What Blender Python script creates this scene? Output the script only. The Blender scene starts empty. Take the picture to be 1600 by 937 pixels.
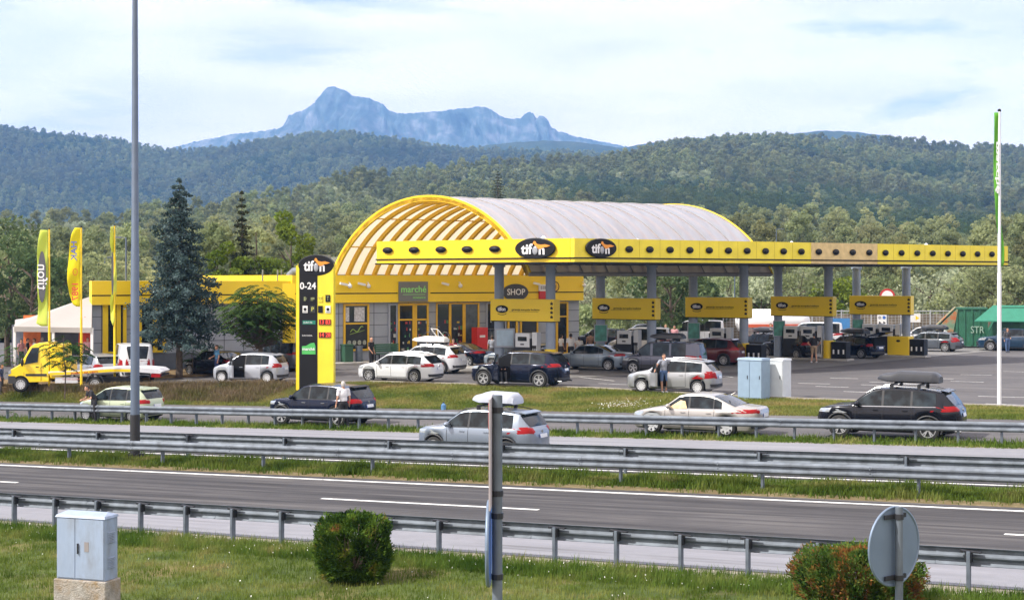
import bpy, bmesh, math, random
import numpy as np
from mathutils import Vector, Matrix
from mathutils.bvhtree import BVHTree
R = math.radians
random.seed(7); rng = np.random.default_rng(7)
scene = bpy.context.scene
COL = scene.collection
# ------------------------------------------------------------------ camera, sky, sun, exposure
F = 2380.0; CX = 800.0; HY = 435.0; EYE = 5.3
cam_d = bpy.data.cameras.new('camera'); cam = bpy.data.objects.new('camera', cam_d); COL.objects.link(cam)
cam.location = (0, 0, EYE); cam.rotation_euler = (R(90), 0, 0)
cam_d.sensor_width = 36; cam_d.lens = F / 1600 * 36
cam_d.shift_y = -(468.5 - HY) / 1600
cam_d.clip_start = 0.5; cam_d.clip_end = 40000
scene.camera = cam
SUN_EL = R(47); SUN_H = Vector((-0.93, -0.37)).normalized()
sd = Vector((SUN_H.x * math.cos(SUN_EL), SUN_H.y * math.cos(SUN_EL), math.sin(SUN_EL)))
sl = bpy.data.lights.new('sun', 'SUN'); sl.energy = 5.0; sl.angle = R(0.5); sl.color = (1.0, 0.95, 0.87)
so = bpy.data.objects.new('sun', sl); COL.objects.link(so); so.location = (-60, -30, 60)
so.rotation_euler = sd.to_track_quat('Z', 'Y').to_euler()
world = bpy.data.worlds.new('World'); scene.world = world; world.use_nodes = True
wn = world.node_tree; wn.nodes.clear()
def wnode(t, **k):
    n = wn.nodes.new(t)
    for a, b in k.items(): setattr(n, a, b)
    return n
w_out = wnode('ShaderNodeOutputWorld')
sky = wnode('ShaderNodeTexSky', sky_type='NISHITA'); sky.sun_disc = False
sky.sun_elevation = SUN_EL; sky.sun_rotation = math.atan2(SUN_H.x, SUN_H.y)
bg1 = wnode('ShaderNodeBackground'); bg1.inputs[1].default_value = 0.15
wn.links.new(sky.outputs[0], bg1.inputs[0])
bg2 = wnode('ShaderNodeBackground'); bg2.inputs[1].default_value = 1.75
tc = wnode('ShaderNodeTexCoord'); mp = wnode('ShaderNodeMapping'); mp.inputs['Scale'].default_value = (1, 1, 5.0)
wn.links.new(tc.outputs['Generated'], mp.inputs[0])
n1 = wnode('ShaderNodeTexNoise'); n1.inputs['Scale'].default_value = 2.6; n1.inputs['Detail'].default_value = 9; n1.inputs['Roughness'].default_value = 0.55
n1.inputs['Distortion'].default_value = 0.3
wn.links.new(mp.outputs[0], n1.inputs[0])
cr = wnode('ShaderNodeValToRGB'); cr.color_ramp.elements[0].position = 0.35; cr.color_ramp.elements[1].position = 0.47
wn.links.new(n1.outputs[0], cr.inputs[0])
n2 = wnode('ShaderNodeTexNoise'); n2.inputs['Scale'].default_value = 5.0; n2.inputs['Detail'].default_value = 8
wn.links.new(mp.outputs[0], n2.inputs[0])
cr2 = wnode('ShaderNodeValToRGB'); cr2.color_ramp.elements[0].position = 0.34; cr2.color_ramp.elements[0].color = (0.76, 0.69, 0.69, 1)
cr2.color_ramp.elements[1].position = 0.6; cr2.color_ramp.elements[1].color = (1.0, 0.88, 0.82, 1)
wn.links.new(n2.outputs[0], cr2.inputs[0]); wn.links.new(cr2.outputs[0], bg2.inputs[0])
mx = wnode('ShaderNodeMixShader'); wn.links.new(cr.outputs[0], mx.inputs[0]); wn.links.new(bg1.outputs[0], mx.inputs[1]); wn.links.new(bg2.outputs[0], mx.inputs[2])
wn.links.new(mx.outputs[0], w_out.inputs[0])
scene.view_settings.view_transform = 'Standard'; scene.view_settings.look = 'None'
scene.view_settings.gamma = 1; scene.view_settings.exposure = 0.33
try: scene.view_settings.use_curve_mapping = False
except Exception: pass
scene.render.engine = 'CYCLES'
try:
    scene.cycles.max_bounces = 6; scene.cycles.transparent_max_bounces = 6; scene.cycles.volume_bounces = 0
except Exception: pass
# ------------------------------------------------------------------ helpers
def tag(o, label=None, cat=None, group=None, kind=None):
    if label: o['label'] = label
    if cat: o['category'] = cat
    if group: o['group'] = group
    if kind: o['kind'] = kind
    return o
def empty(name, loc=(0, 0, 0), rz=0.0):
    o = bpy.data.objects.new(name, None); COL.objects.link(o); o.location = loc; o.rotation_euler = (0, 0, rz); o.empty_display_size = 0.3
    return o
def thing(name, label, cat, loc=(0, 0, 0), rz=0.0, group=None): return tag(empty(name, loc, rz), label, cat, group)
def children(o): return [c for c in bpy.data.objects if c.parent == o]
def copy_tree(o, parent=None):
    c = o.copy(); COL.objects.link(c); c.parent = parent
    for ch in children(o): copy_tree(ch, c)
    return c
_M = {}
def mat(name, col, rough=0.6, metal=0.0, var=0.10, scale=3.0, spec=0.5, bump=0.0, bscale=40, coat=0.0, emit=None, es=1.0):
    if name in _M: return _M[name]
    m = bpy.data.materials.new(name); m.use_nodes = True; nt = m.node_tree; p = nt.nodes['Principled BSDF']
    p.inputs['Roughness'].default_value = rough; p.inputs['Metallic'].default_value = metal
    p.inputs['Specular IOR Level'].default_value = spec; p.inputs['Coat Weight'].default_value = coat; p.inputs['Coat Roughness'].default_value = 0.06
    c = (*col, 1)
    if var > 0:
        t = nt.nodes.new('ShaderNodeTexCoord'); n = nt.nodes.new('ShaderNodeTexNoise'); n.inputs['Scale'].default_value = scale; n.inputs['Detail'].default_value = 6
        nt.links.new(t.outputs['Object'], n.inputs[0])
        r = nt.nodes.new('ShaderNodeValToRGB'); r.color_ramp.elements[0].position = 0.3; r.color_ramp.elements[1].position = 0.7
        r.color_ramp.elements[0].color = (*[v * (1 - var) for v in col], 1); r.color_ramp.elements[1].color = (*[min(1, v * (1 + var)) for v in col], 1)
        nt.links.new(n.outputs[0], r.inputs[0]); nt.links.new(r.outputs[0], p.inputs['Base Color'])
    else: p.inputs['Base Color'].default_value = c
    if bump > 0:
        t = nt.nodes.new('ShaderNodeTexCoord'); n = nt.nodes.new('ShaderNodeTexNoise'); n.inputs['Scale'].default_value = bscale; n.inputs['Detail'].default_value = 4
        b = nt.nodes.new('ShaderNodeBump'); b.inputs['Strength'].default_value = bump; b.inputs['Distance'].default_value = 0.02
        nt.links.new(t.outputs['Object'], n.inputs[0]); nt.links.new(n.outputs[0], b.inputs['Height']); nt.links.new(b.outputs[0], p.inputs['Normal'])
    if emit: p.inputs['Emission Color'].default_value = (*emit, 1); p.inputs['Emission Strength'].default_value = es
    _M[name] = m; return m
def ramp_mat(name, stops, scale, rough=0.9, detail=8, stops2=None, scale2=0.3, mixf=(0.4, 0.6), bump=0.3, bscale=8.0, stretch=(1, 1, 1), spec=0.2, along=None):
    """two noise colour layers mixed by a third noise; world-size coordinates"""
    if name in _M: return _M[name]
    m = bpy.data.materials.new(name); m.use_nodes = True; nt = m.node_tree; p = nt.nodes['Principled BSDF']; p.inputs['Roughness'].default_value = rough
    p.inputs['Specular IOR Level'].default_value = spec
    g = nt.nodes.new('ShaderNodeNewGeometry'); mpn = nt.nodes.new('ShaderNodeMapping'); mpn.inputs['Scale'].default_value = stretch
    nt.links.new(g.outputs['Position'], mpn.inputs[0])
    if along:
        m0 = nt.nodes.new('ShaderNodeMapping'); m0.inputs['Rotation'].default_value = (0, 0, R(28)); m1 = nt.nodes.new('ShaderNodeMapping'); m1.inputs['Scale'].default_value = along; nt.links.new(g.outputs['Position'], m0.inputs[0]); nt.links.new(m0.outputs[0], m1.inputs[0])
    def lay(st, sc, alt=False):
        n = nt.nodes.new('ShaderNodeTexNoise'); n.inputs['Scale'].default_value = sc; n.inputs['Detail'].default_value = detail; n.inputs['Roughness'].default_value = 0.65
        nt.links.new((m1 if alt and along else mpn).outputs[0], n.inputs[0]); r = nt.nodes.new('ShaderNodeValToRGB'); nt.links.new(n.outputs[0], r.inputs[0])
        el = r.color_ramp.elements; el[0].position = st[0][0]; el[0].color = (*st[0][1], 1); el[1].position = st[-1][0]; el[1].color = (*st[-1][1], 1)
        for q, c in st[1:-1]: e = el.new(q); e.color = (*c, 1)
        return r.outputs[0]
    out = lay(stops, scale)
    if stops2:
        o2 = lay(stops2, scale * (1 if along else 1.7), True); n = nt.nodes.new('ShaderNodeTexNoise'); n.inputs['Scale'].default_value = scale2; n.inputs['Detail'].default_value = 4
        nt.links.new(mpn.outputs[0], n.inputs[0]); mr = nt.nodes.new('ShaderNodeMapRange'); mr.inputs[1].default_value = mixf[0]; mr.inputs[2].default_value = mixf[1]
        nt.links.new(n.outputs[0], mr.inputs[0]); mixn = nt.nodes.new('ShaderNodeMix'); mixn.data_type = 'RGBA'
        nt.links.new(mr.outputs[0], mixn.inputs[0]); nt.links.new(out, mixn.inputs[6]); nt.links.new(o2, mixn.inputs[7]); out = mixn.outputs[2]
    nt.links.new(out, p.inputs['Base Color'])
    if bump:
        n = nt.nodes.new('ShaderNodeTexNoise'); n.inputs['Scale'].default_value = bscale; n.inputs['Detail'].default_value = 6; nt.links.new(mpn.outputs[0], n.inputs[0])
        b = nt.nodes.new('ShaderNodeBump'); b.inputs['Strength'].default_value = bump; b.inputs['Distance'].default_value = 0.05
        nt.links.new(n.outputs[0], b.inputs['Height']); nt.links.new(b.outputs[0], p.inputs['Normal'])
    _M[name] = m; return m
def leaf_mat(name, stops, scale=0.5, trans=0.3, rnd=0.25, patch=None, pscale=0.004):
    if name in _M: return _M[name]
    m = bpy.data.materials.new(name); m.use_nodes = True; nt = m.node_tree; nt.nodes.clear()
    o = nt.nodes.new('ShaderNodeOutputMaterial'); d = nt.nodes.new('ShaderNodeBsdfDiffuse'); t = nt.nodes.new('ShaderNodeBsdfTranslucent'); x = nt.nodes.new('ShaderNodeMixShader')
    x.inputs[0].default_value = trans; nt.links.new(d.outputs[0], x.inputs[1]); nt.links.new(t.outputs[0], x.inputs[2]); nt.links.new(x.outputs[0], o.inputs[0])
    g = nt.nodes.new('ShaderNodeNewGeometry'); n = nt.nodes.new('ShaderNodeTexNoise'); n.inputs['Scale'].default_value = scale; n.inputs['Detail'].default_value = 5
    nt.links.new(g.outputs['Position'], n.inputs[0]); r = nt.nodes.new('ShaderNodeValToRGB'); el = r.color_ramp.elements
    el[0].position = stops[0][0]; el[0].color = (*stops[0][1], 1); el[1].position = stops[-1][0]; el[1].color = (*stops[-1][1], 1)
    for q, c in stops[1:-1]: e = el.new(q); e.color = (*c, 1)
    nt.links.new(n.outputs[0], r.inputs[0]); out = r.outputs[0]
    oi = nt.nodes.new('ShaderNodeObjectInfo'); hs = nt.nodes.new('ShaderNodeHueSaturation')
    mr = nt.nodes.new('ShaderNodeMapRange'); mr.inputs[3].default_value = 1 - rnd; mr.inputs[4].default_value = 1 + rnd; nt.links.new(oi.outputs['Random'], mr.inputs[0])
    nt.links.new(mr.outputs[0], hs.inputs['Value'])
    mr2 = nt.nodes.new('ShaderNodeMapRange'); mr2.inputs[3].default_value = 0.478; mr2.inputs[4].default_value = 0.515
    wnz = nt.nodes.new('ShaderNodeTexWhiteNoise'); wnz.noise_dimensions = '1D'; nt.links.new(oi.outputs['Random'], wnz.inputs['W']); nt.links.new(wnz.outputs['Value'], mr2.inputs[0]); nt.links.new(mr2.outputs[0], hs.inputs['Hue'])
    if patch:
        n3 = nt.nodes.new('ShaderNodeTexNoise'); n3.inputs['Scale'].default_value = pscale; n3.inputs['Detail'].default_value = 4; nt.links.new(g.outputs['Position'], n3.inputs[0])
        m3 = nt.nodes.new('ShaderNodeMapRange'); m3.inputs[1].default_value = 0.45; m3.inputs[2].default_value = 0.58; nt.links.new(n3.outputs[0], m3.inputs[0])
        mc = nt.nodes.new('ShaderNodeMix'); mc.data_type = 'RGBA'; nt.links.new(m3.outputs[0], mc.inputs[0]); nt.links.new(out, mc.inputs[6]); mc.inputs[7].default_value = (*patch, 1); out = mc.outputs[2]
    nt.links.new(out, hs.inputs['Color']); nt.links.new(hs.outputs[0], d.inputs[0]); nt.links.new(hs.outputs[0], t.inputs[0])
    _M[name] = m; return m
def V(*a): return Vector(a)
class MB:
    def __init__(s): s.v = []; s.f = []; s.m = []
    def add(s, vs, fs, m=0):
        o = len(s.v); s.v += [tuple(a) for a in vs]; s.f += [tuple(i + o for i in f) for f in fs]; s.m += [m] * len(fs); return s
    def box(s, c, d, rz=0.0, m=0, taper=1.0, ry=0.0, rx=0.0):
        hx, hy, hz = d[0] / 2, d[1] / 2, d[2] / 2
        M_ = Matrix.Translation(c) @ Matrix.Rotation(rz, 4, 'Z') @ Matrix.Rotation(ry, 4, 'Y') @ Matrix.Rotation(rx, 4, 'X')
        vs = [M_ @ V(x * hx * (taper if z > 0 else 1), y * hy * (taper if z > 0 else 1), z * hz) for z in (-1, 1) for x, y in ((-1, -1), (1, -1), (1, 1), (-1, 1))]
        return s.add(vs, [(3, 2, 1, 0), (4, 5, 6, 7), (0, 1, 5, 4), (1, 2, 6, 5), (2, 3, 7, 6), (3, 0, 4, 7)], m)
    def b2(s, a, b, m=0): return s.box([(a[i] + b[i]) / 2 for i in range(3)], [abs(b[i] - a[i]) for i in range(3)], 0, m)
    def tube(s, pts, rad, n=8, m=0, cap=True):
        pts = [V(*p) for p in pts]; rr = rad if isinstance(rad, (list, tuple)) else [rad] * len(pts)
        vs = []; fs = []; prev = None
        for i, p in enumerate(pts):
            d = (pts[min(i + 1, len(pts) - 1)] - pts[max(i - 1, 0)])
            if d.length < 1e-9: d = V(0, 0, 1)
            d.normalize()
            if prev is None:
                a = V(0, 0, 1) if abs(d.z) < .9 else V(1, 0, 0); e1 = d.cross(a).normalized()
            else: e1 = (prev - d * prev.dot(d)); e1 = e1.normalized() if e1.length > 1e-6 else d.orthogonal().normalized()
            prev = e1; e2 = d.cross(e1)
            for k in range(n):
                t = 2 * math.pi * k / n; vs.append(p + (e1 * math.cos(t) + e2 * math.sin(t)) * rr[i])
        for i in range(len(pts) - 1):
            for k in range(n): fs.append((i * n + k, i * n + (k + 1) % n, (i + 1) * n + (k + 1) % n, (i + 1) * n + k))
        if cap: fs.append(tuple(range(n - 1, -1, -1))); fs.append(tuple((len(pts) - 1) * n + k for k in range(n)))
        return s.add(vs, fs, m)
    def ell(s, c, r, nu=10, nv=7, m=0, rot=None):
        vs = []; fs = []; c = V(*c)
        for j in range(nv + 1):
            ph = math.pi * j / nv
            for i in range(nu):
                th = 2 * math.pi * i / nu; q = V(r[0] * math.sin(ph) * math.cos(th), r[1] * math.sin(ph) * math.sin(th), r[2] * math.cos(ph))
                if rot is not None: q = rot @ q
                vs.append(c + q)
        for j in range(nv):
            for i in range(nu): fs.append((j * nu + i, (j + 1) * nu + i, (j + 1) * nu + (i + 1) % nu, j * nu + (i + 1) % nu))
        return s.add(vs, fs, m)
    def prism(s, poly, d, m=0):
        """poly: list of 3-D points (planar), extruded by vector d"""
        n = len(poly); d = V(*d); a = [V(*p) for p in poly]; vs = a + [p + d for p in a]
        return s.add(vs, [tuple(range(n - 1, -1, -1)), tuple(range(n, 2 * n))] + [(i, (i + 1) % n, n + (i + 1) % n, n + i) for i in range(n)], m)
    def disc(s, c, nrm, rx, rz_, th, n=28, m=0, up=(0, 0, 1)):
        nrm = V(*nrm).normalized(); up = V(*up); e1 = up.cross(nrm).normalized(); e2 = nrm.cross(e1)
        poly = [V(*c) + e1 * math.cos(2 * math.pi * k / n) * rx + e2 * math.sin(2 * math.pi * k / n) * rz_ for k in range(n)]
        return s.prism(poly, nrm * th, m)
    def build(s, name, mats, parent=None, smooth=None):
        me = bpy.data.meshes.new(name); me.from_pydata(s.v, [], s.f)
        ms = mats if isinstance(mats, (list, tuple)) else [mats]
        for q in ms: me.materials.append(q)
        if len(ms) > 1: me.polygons.foreach_set('material_index', s.m)
        bm = bmesh.new(); bm.from_mesh(me); bmesh.ops.recalc_face_normals(bm, faces=bm.faces); bm.to_mesh(me); bm.free()
        if smooth is not None:
            me.polygons.foreach_set('use_smooth', [True] * len(me.polygons)); me.set_sharp_from_angle(angle=R(smooth))
        me.update(); o = bpy.data.objects.new(name, me); COL.objects.link(o); o.parent = parent; return o
def bevel(o, w=0.02, seg=2, ang=35):
    b = o.modifiers.new('bevel', 'BEVEL'); b.width = w; b.segments = seg; b.limit_method = 'ANGLE'; b.angle_limit = R(ang); return o
def fast_mesh(name, verts, faces4, mats, parent=None, midx=None):
    """verts Nx3 array, faces Mx4 (or Mx3)"""
    me = bpy.data.meshes.new(name); k = faces4.shape[1]; nf = len(faces4)
    me.vertices.add(len(verts)); me.vertices.foreach_set('co', np.ascontiguousarray(verts, dtype=np.float32).ravel())
    me.loops.add(nf * k); me.loops.foreach_set('vertex_index', np.ascontiguousarray(faces4, dtype=np.int32).ravel())
    me.polygons.add(nf); me.polygons.foreach_set('loop_start', np.arange(0, nf * k, k, dtype=np.int32))
    for q in (mats if isinstance(mats, (list, tuple)) else [mats]): me.materials.append(q)
    if midx is not None: me.polygons.foreach_set('material_index', midx)
    me.update(calc_edges=True); me.validate()
    o = bpy.data.objects.new(name, me); COL.objects.link(o); o.parent = parent; return o
def quads(centers, size, aspect=1.0, up=None, jit=0.35):
    """random oriented leaf quads around centres -> verts, faces. up: optional preferred direction array"""
    n = len(centers); a = rng.normal(size=(n, 3)); a /= np.linalg.norm(a, axis=1)[:, None]
    b = rng.normal(size=(n, 3))
    if up is not None: a = up + rng.normal(size=(n, 3)) * jit; a /= np.linalg.norm(a, axis=1)[:, None]
    b -= (a * b).sum(1)[:, None] * a; b /= np.linalg.norm(b, axis=1)[:, None]
    sz = (size * rng.uniform(.6, 1.4, n))[:, None] if np.isscalar(size) else size[:, None]
    A = a * sz * aspect; B = b * sz
    v = np.stack([centers - A, centers + B * .6, centers + A, centers - B * .6], 1).reshape(-1, 3)
    return v, np.arange(n * 4).reshape(-1, 4)
def textmesh(body, size, depth=0.01, bold=0.0, align='CENTER'):
    c = bpy.data.curves.new('txt', 'FONT'); c.body = body; c.size = size; c.extrude = depth; c.offset = bold; c.align_x = align; c.align_y = 'CENTER'; c.resolution_u = 3
    o = bpy.data.objects.new('txt', c); COL.objects.link(o)
    dg = bpy.context.evaluated_depsgraph_get(); me = bpy.data.meshes.new_from_object(o.evaluated_get(dg))
    bpy.data.objects.remove(o); return me
def text(name, body, size, m, parent, loc, rot=(R(90), 0, 0), sx=1.0, bold=0.0, depth=0.01, label=None):
    """text lying in local XZ facing -Y by default"""
    me = textmesh(body, size, depth, bold); me.materials.clear(); me.materials.append(m)
    o = bpy.data.objects.new(name, me); COL.objects.link(o); o.parent = parent; o.location = loc; o.rotation_euler = rot; o.scale = (sx, 1, 1)
    if label: o['label'] = label
    return o
# ------------------------------------------------------------------ ground
PSI = R(28); DX, DY = math.cos(PSI), -math.sin(PSI); NX, NY = math.sin(PSI), math.cos(PSI)   # along road / across
def TW(t, w): return (DX * t + NX * w, DY * t + NY * w)
def tw(X, Y): return (DX * X + DY * Y, NX * X + NY * Y)
def zm(X): return -0.35 + 0.028 * np.clip(X, -60, 60)
ET = [-200, -56, -45.5, -42.9, -30.4, -23, -11.9, 200]; EW = [58, 58.7, 61.9, 65.5, 66.5, 64.8, 65, 66]
WB = 57.5
def zs(X): return np.where(X < -10, 0.03 * (np.clip(X, -45, 0) + 10), 0.0)
def gz(X, Y):
    X = np.asarray(X, float); Y = np.asarray(Y, float)
    t = DX * X + DY * Y; w = NX * X + NY * Y; we = np.interp(t, ET, EW)
    k = np.clip((w - WB) / np.maximum(we - WB, .3), 0, 1); k = k * k * (3 - 2 * k)
    z = zm(X) * (1 - k) + zs(X) * k
    near = np.clip(24 - Y, 0, 21) * 0.135 * np.clip((28 - w) / 3, 0, 1)
    return z + near
def gzf(X, Y): return float(gz(X, Y))
def ground_px(x, y, dz=0.0):
    D = 70.0
    for _ in range(40):
        X = (x - CX) / F * D; z = gzf(X, D) + dz; Dn = (EYE - z) / ((y - HY) / F); D = .5 * D + .5 * Dn
    X = (x - CX) / F * D
    return V(X, D, gzf(X, D) + dz)
def at(x, y, D): return V((x - CX) / F * D, D, EYE - (y - HY) / F * D)
def grid_mesh(name, tvals, wfun, m, dz=0.0, kind='structure'):
    """tvals: list of t; wfun(t)-> array of w values (same length)"""
    rows = [wfun(t) for t in tvals]; nw = len(rows[0]); T = np.repeat(np.array(tvals), nw); W = np.concatenate(rows)
    X = DX * T + NX * W; Y = DY * T + NY * W; Z = gz(X, Y) + dz
    v = np.stack([X, Y, Z], 1); nt = len(tvals); i, j = np.meshgrid(np.arange(nt - 1), np.arange(nw - 1), indexing='ij'); a = (i * nw + j).ravel()
    f = np.stack([a, a + nw, a + nw + 1, a + 1], 1); o = fast_mesh(name, v, f, m)
    if kind: o['kind'] = kind
    return o
def grass_m(): return ramp_mat('grass_ground', [(0.3, (0.030, 0.048, 0.010)), (0.5, (0.065, 0.092, 0.020)), (0.72, (0.11, 0.13, 0.035))], 1.4, stops2=[(0.3, (0.08, 0.085, 0.028)), (0.5, (0.14, 0.12, 0.045)), (0.7, (0.20, 0.16, 0.07))], scale2=0.45, mixf=(0.50, 0.66), bump=0.8, bscale=14)
wg = np.concatenate([np.arange(-30, 26, 2), np.arange(26, 57, 1.0), np.arange(57, 70, .5), np.arange(70, 200, 5)])
grid_mesh('ground', list(np.arange(-260, 200, 2.0)), lambda t: wg, grass_m())
m_asph = ramp_mat('asphalt_road', [(0.3, (0.046, 0.045, 0.049)), (0.7, (0.064, 0.062, 0.066))], 3.0, rough=0.85, bump=0.3, bscale=60, stops2=[(0.36, (0.030, 0.029, 0.031)), (0.5, (0.058, 0.056, 0.059)), (0.62, (0.105, 0.10, 0.10))], scale2=0.45, mixf=(.2, .55), along=(.02, .9, 1))
m_asph2 = ramp_mat('asphalt_forecourt', [(0.3, (0.078, 0.075, 0.078)), (0.7, (0.115, 0.11, 0.113))], 1.5, rough=0.85, bump=0.3, bscale=50, stops2=[(0.30, (0.055, 0.052, 0.054)), (0.45, (0.10, 0.095, 0.097)), (0.70, (0.155, 0.148, 0.148))], scale2=0.25, mixf=(.35, .65), along=(.06, .5, 1))
m_conc = ramp_mat('shoulder_concrete', [(0.3, (0.185, 0.188, 0.21)), (0.7, (0.235, 0.238, 0.262))], 2.0, rough=0.85, bump=0.25, bscale=50, stops2=[(0.32, (0.12, 0.122, 0.13)), (0.45, (0.205, 0.207, 0.23)), (0.7, (0.27, 0.272, 0.30))], scale2=0.3, mixf=(.35, .65), along=(.02, 1.1, 1))
m_dust = ramp_mat('gravel_dust', [(0.3, (0.20, 0.17, 0.13)), (0.7, (0.34, 0.31, 0.26))], 6.0, bump=0.6, bscale=30)
m_white = ramp_mat('road_paint', [(0.32, (0.30, 0.30, 0.29)), (0.46, (0.66, 0.66, 0.64)), (0.7, (0.80, 0.80, 0.78))], 7.0, rough=0.6, bump=0)
tr = list(np.arange(-130, 70, 4.0))
def strip(name, w0, w1, m, dz, t0=None, t1=None):
    ts = tr if t0 is None else list(np.linspace(t0, t1, 3))
    return grid_mesh(name, ts, lambda t: np.array([w0, (w0 + w1) / 2, w1]), m, dz)
strip('gravel_verge', 26.7, 27.5, m_dust, .004)
strip('road_shoulder', 27.45, 29.9, m_conc, .012)
strip('road', 29.85, 36.75, m_asph, .008)
strip('road_line', 29.78, 29.93, m_white, .017)
strip('road_line', 36.15, 36.33, m_white, .013)
strip('gravel_verge', 36.7, 37.5, ramp_mat('dry_soil', [(0.3, (0.17, 0.10, 0.055)), (0.5, (0.13, 0.11, 0.05)), (0.7, (0.26, 0.19, 0.12))], 4.0, bump=.6), .004)
P0 = ground_px(497, 780); P1 = ground_px(840, 797); P2 = ground_px(1572, 832)
t0, w0 = tw(P0.x, P0.y); t1, w1 = tw(P1.x, P1.y); t2, w2 = tw(P2.x, P2.y); wd = (w0 + w1 + w2) / 3
per = t2 - t0
for k in range(-5, 3): strip('road_line', wd - .08, wd + .08, m_white, .0125, t0 + k * per, t0 + k * per + (t1 - t0))
strip('road', 40.0, 46.2, m_asph, .008)
strip('road_line', 40.25, 40.4, m_white, .013)
strip('road_line', 45.75, 45.93, m_white, .0165)
strip('road_shoulder', 45.85, 48.4, m_conc, .012)
strip('gravel_verge', 48.3, 48.9, m_dust, .004)
strip('slip_road', 49.7, WB + .1, m_asph2, .008)
grid_mesh('forecourt', list(np.arange(-120, 60, 1.0)), lambda t: np.interp(t, ET, EW) + np.concatenate([np.arange(0, 30, 1.0), np.arange(30, 75, 3.0)]) - .0, m_asph2, .02)
# low kerb along the forecourt edge
kb = MB()
kt = np.arange(-110, 55, 1.0)
kv = []
for t in kt:
    w = float(np.interp(t, ET, EW)); X, Y = TW(t, w); z = gzf(X, Y); X2, Y2 = TW(t, w - .15)
    kv.append([(X2, Y2, z - .1), (X2, Y2, z + .10), (X, Y, z + .10), (X, Y, z - .1)])
vv = [p for q in kv for p in q]
ff = [(4 * i + j, 4 * i + (j + 1) % 4, 4 * i + 4 + (j + 1) % 4, 4 * i + 4 + j) for i in range(len(kt) - 1) for j in range(3)]
kb.add(vv, ff); ko = kb.build('kerb', mat('kerb_stone', (0.33, 0.30, 0.25), .9, bump=.4)); ko['kind'] = 'structure'
def px_sheet(name, pts, m, dz):
    mb = MB(); q = [ground_px(*p, dz) for p in pts]; mb.add(q, [tuple(range(len(q)))]); o = mb.build(name, m); o['kind'] = 'structure'; return o
m_apron = ramp_mat('apron_concrete', [(0.3, (0.15, 0.145, 0.14)), (0.7, (0.22, 0.215, 0.21))], 1.0, rough=.8, bump=.2)
px_sheet('forecourt_apron', [(560, 577), (720, 583), (880, 590), (1238, 578), (1500, 553), (1570, 546), (1560, 530), (900, 540), (620, 556)], m_apron, .035)
def bay(x0, y0, x1, y1, wd_=.12):
    a = ground_px(x0, y0); b = ground_px(x1, y1); n_ = V(-(b - a).y, (b - a).x, 0).normalized() * wd_ / 2
    mb = MB(); q = [a - n_, b - n_, b + n_, a + n_]
    mb.add([(p.x, p.y, gzf(p.x, p.y) + .042) for p in q], [(0, 1, 2, 3)]); o = mb.build('bay_line', m_white); o['kind'] = 'structure'
for a in [(1274, 604.5, 1326, 606), (1358, 597.5, 1399, 599), (1501, 586, 1550, 587), (1567, 581, 1600, 582), (1297, 591.5, 1341, 592.5), (1318, 612.5, 1358, 614), (1528, 620, 1600, 622), (1247, 599.8, 1297, 600.8), (1485, 596.5, 1537, 598), (905, 590, 960, 596), (935, 600, 985, 602), (1345, 602, 1390, 603.2), (1440, 592, 1490, 593), (1100, 586, 1145, 590), (240, 596, 300, 594), (1540, 632, 1600, 634)]: bay(*a)
# ------------------------------------------------------------------ terrain: hills, far ridge, mountain
A_SIL = [(-900, 330), (0, 341), (120, 330), (250, 322), (350, 314), (450, 290), (562, 262), (620, 266), (700, 256), (780, 252), (850, 247), (960, 244), (1000, 236), (1030, 230), (1100, 222), (1200, 215), (1300, 216), (1400, 219), (1480, 226), (1600, 234), (2500, 250)]
A_R = [(-900, 520), (0, 560), (400, 680), (600, 1000), (800, 1200), (1000, 1500), (1200, 1750), (1600, 1700), (2500, 1500)]
B_SIL = [(-900, 190), (0, 201), (50, 204), (100, 209), (170, 214), (210, 225), (265, 236), (300, 234), (400, 222), (480, 212), (530, 210), (600, 216), (680, 231), (730, 236), (850, 238), (1000, 246), (1600, 262), (2500, 270)]
B_R = 2700.0
def hillh(X, Y):
    px = CX + X / Y * F; R_ = np.hypot(X, Y) * .15 + Y * .85
    ra = np.interp(px, *zip(*A_R)); za = EYE + (HY - np.interp(px, *zip(*A_SIL))) / F * ra - 8
    zb_ = EYE + (HY - np.interp(px, *zip(*B_SIL))) / F * B_R - 8
    mid = (ra + B_R) / 2; zmid = np.minimum(za, zb_) * .62
    def sm(a, b, k): k = np.clip(k, 0, 1); k = k * k * (3 - 2 * k); return a + (b - a) * k
    def sm2(a, b, k): k = np.clip(k, 0, 1); k = .55 * k + .45 * k * k * (3 - 2 * k); return a + (b - a) * k
    h = np.where(Y < ra, sm2(-.5, za, (Y - 165) / (ra - 165)), np.where(Y < mid, sm(za, zmid, (Y - ra) / (mid - ra)), np.where(Y < B_R, sm(zmid, zb_, (Y - mid) / (B_R - mid)), sm(zb_, zb_ * .4, (Y - B_R) / 900))))
    amp = np.clip((Y - 220) / 900, 0, 1) * np.clip(np.abs(Y - ra) / 160, .12, 1) * np.clip(np.abs(Y - B_R) / 250, .12, 1)
    rel = np.sin(X / 83 + Y / 140 + 1.3) * np.sin(Y / 97 - X / 160) * 9 + np.sin(X / 190 - Y / 230 + .7) * 15 + np.sin(X / 37 + 2) * np.sin(Y / 53 + X / 71) * 3.5
    return h + amp * (rel - 26) * .85
ys_ = np.concatenate([np.arange(150, 700, 14), np.arange(700, 3700, 30)]); as_ = np.linspace(-.62, .62, 170)
A_, Y_ = np.meshgrid(as_, ys_, indexing='ij'); X_ = A_ * Y_; Z_ = hillh(X_, Y_); nw = len(ys_)
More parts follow.
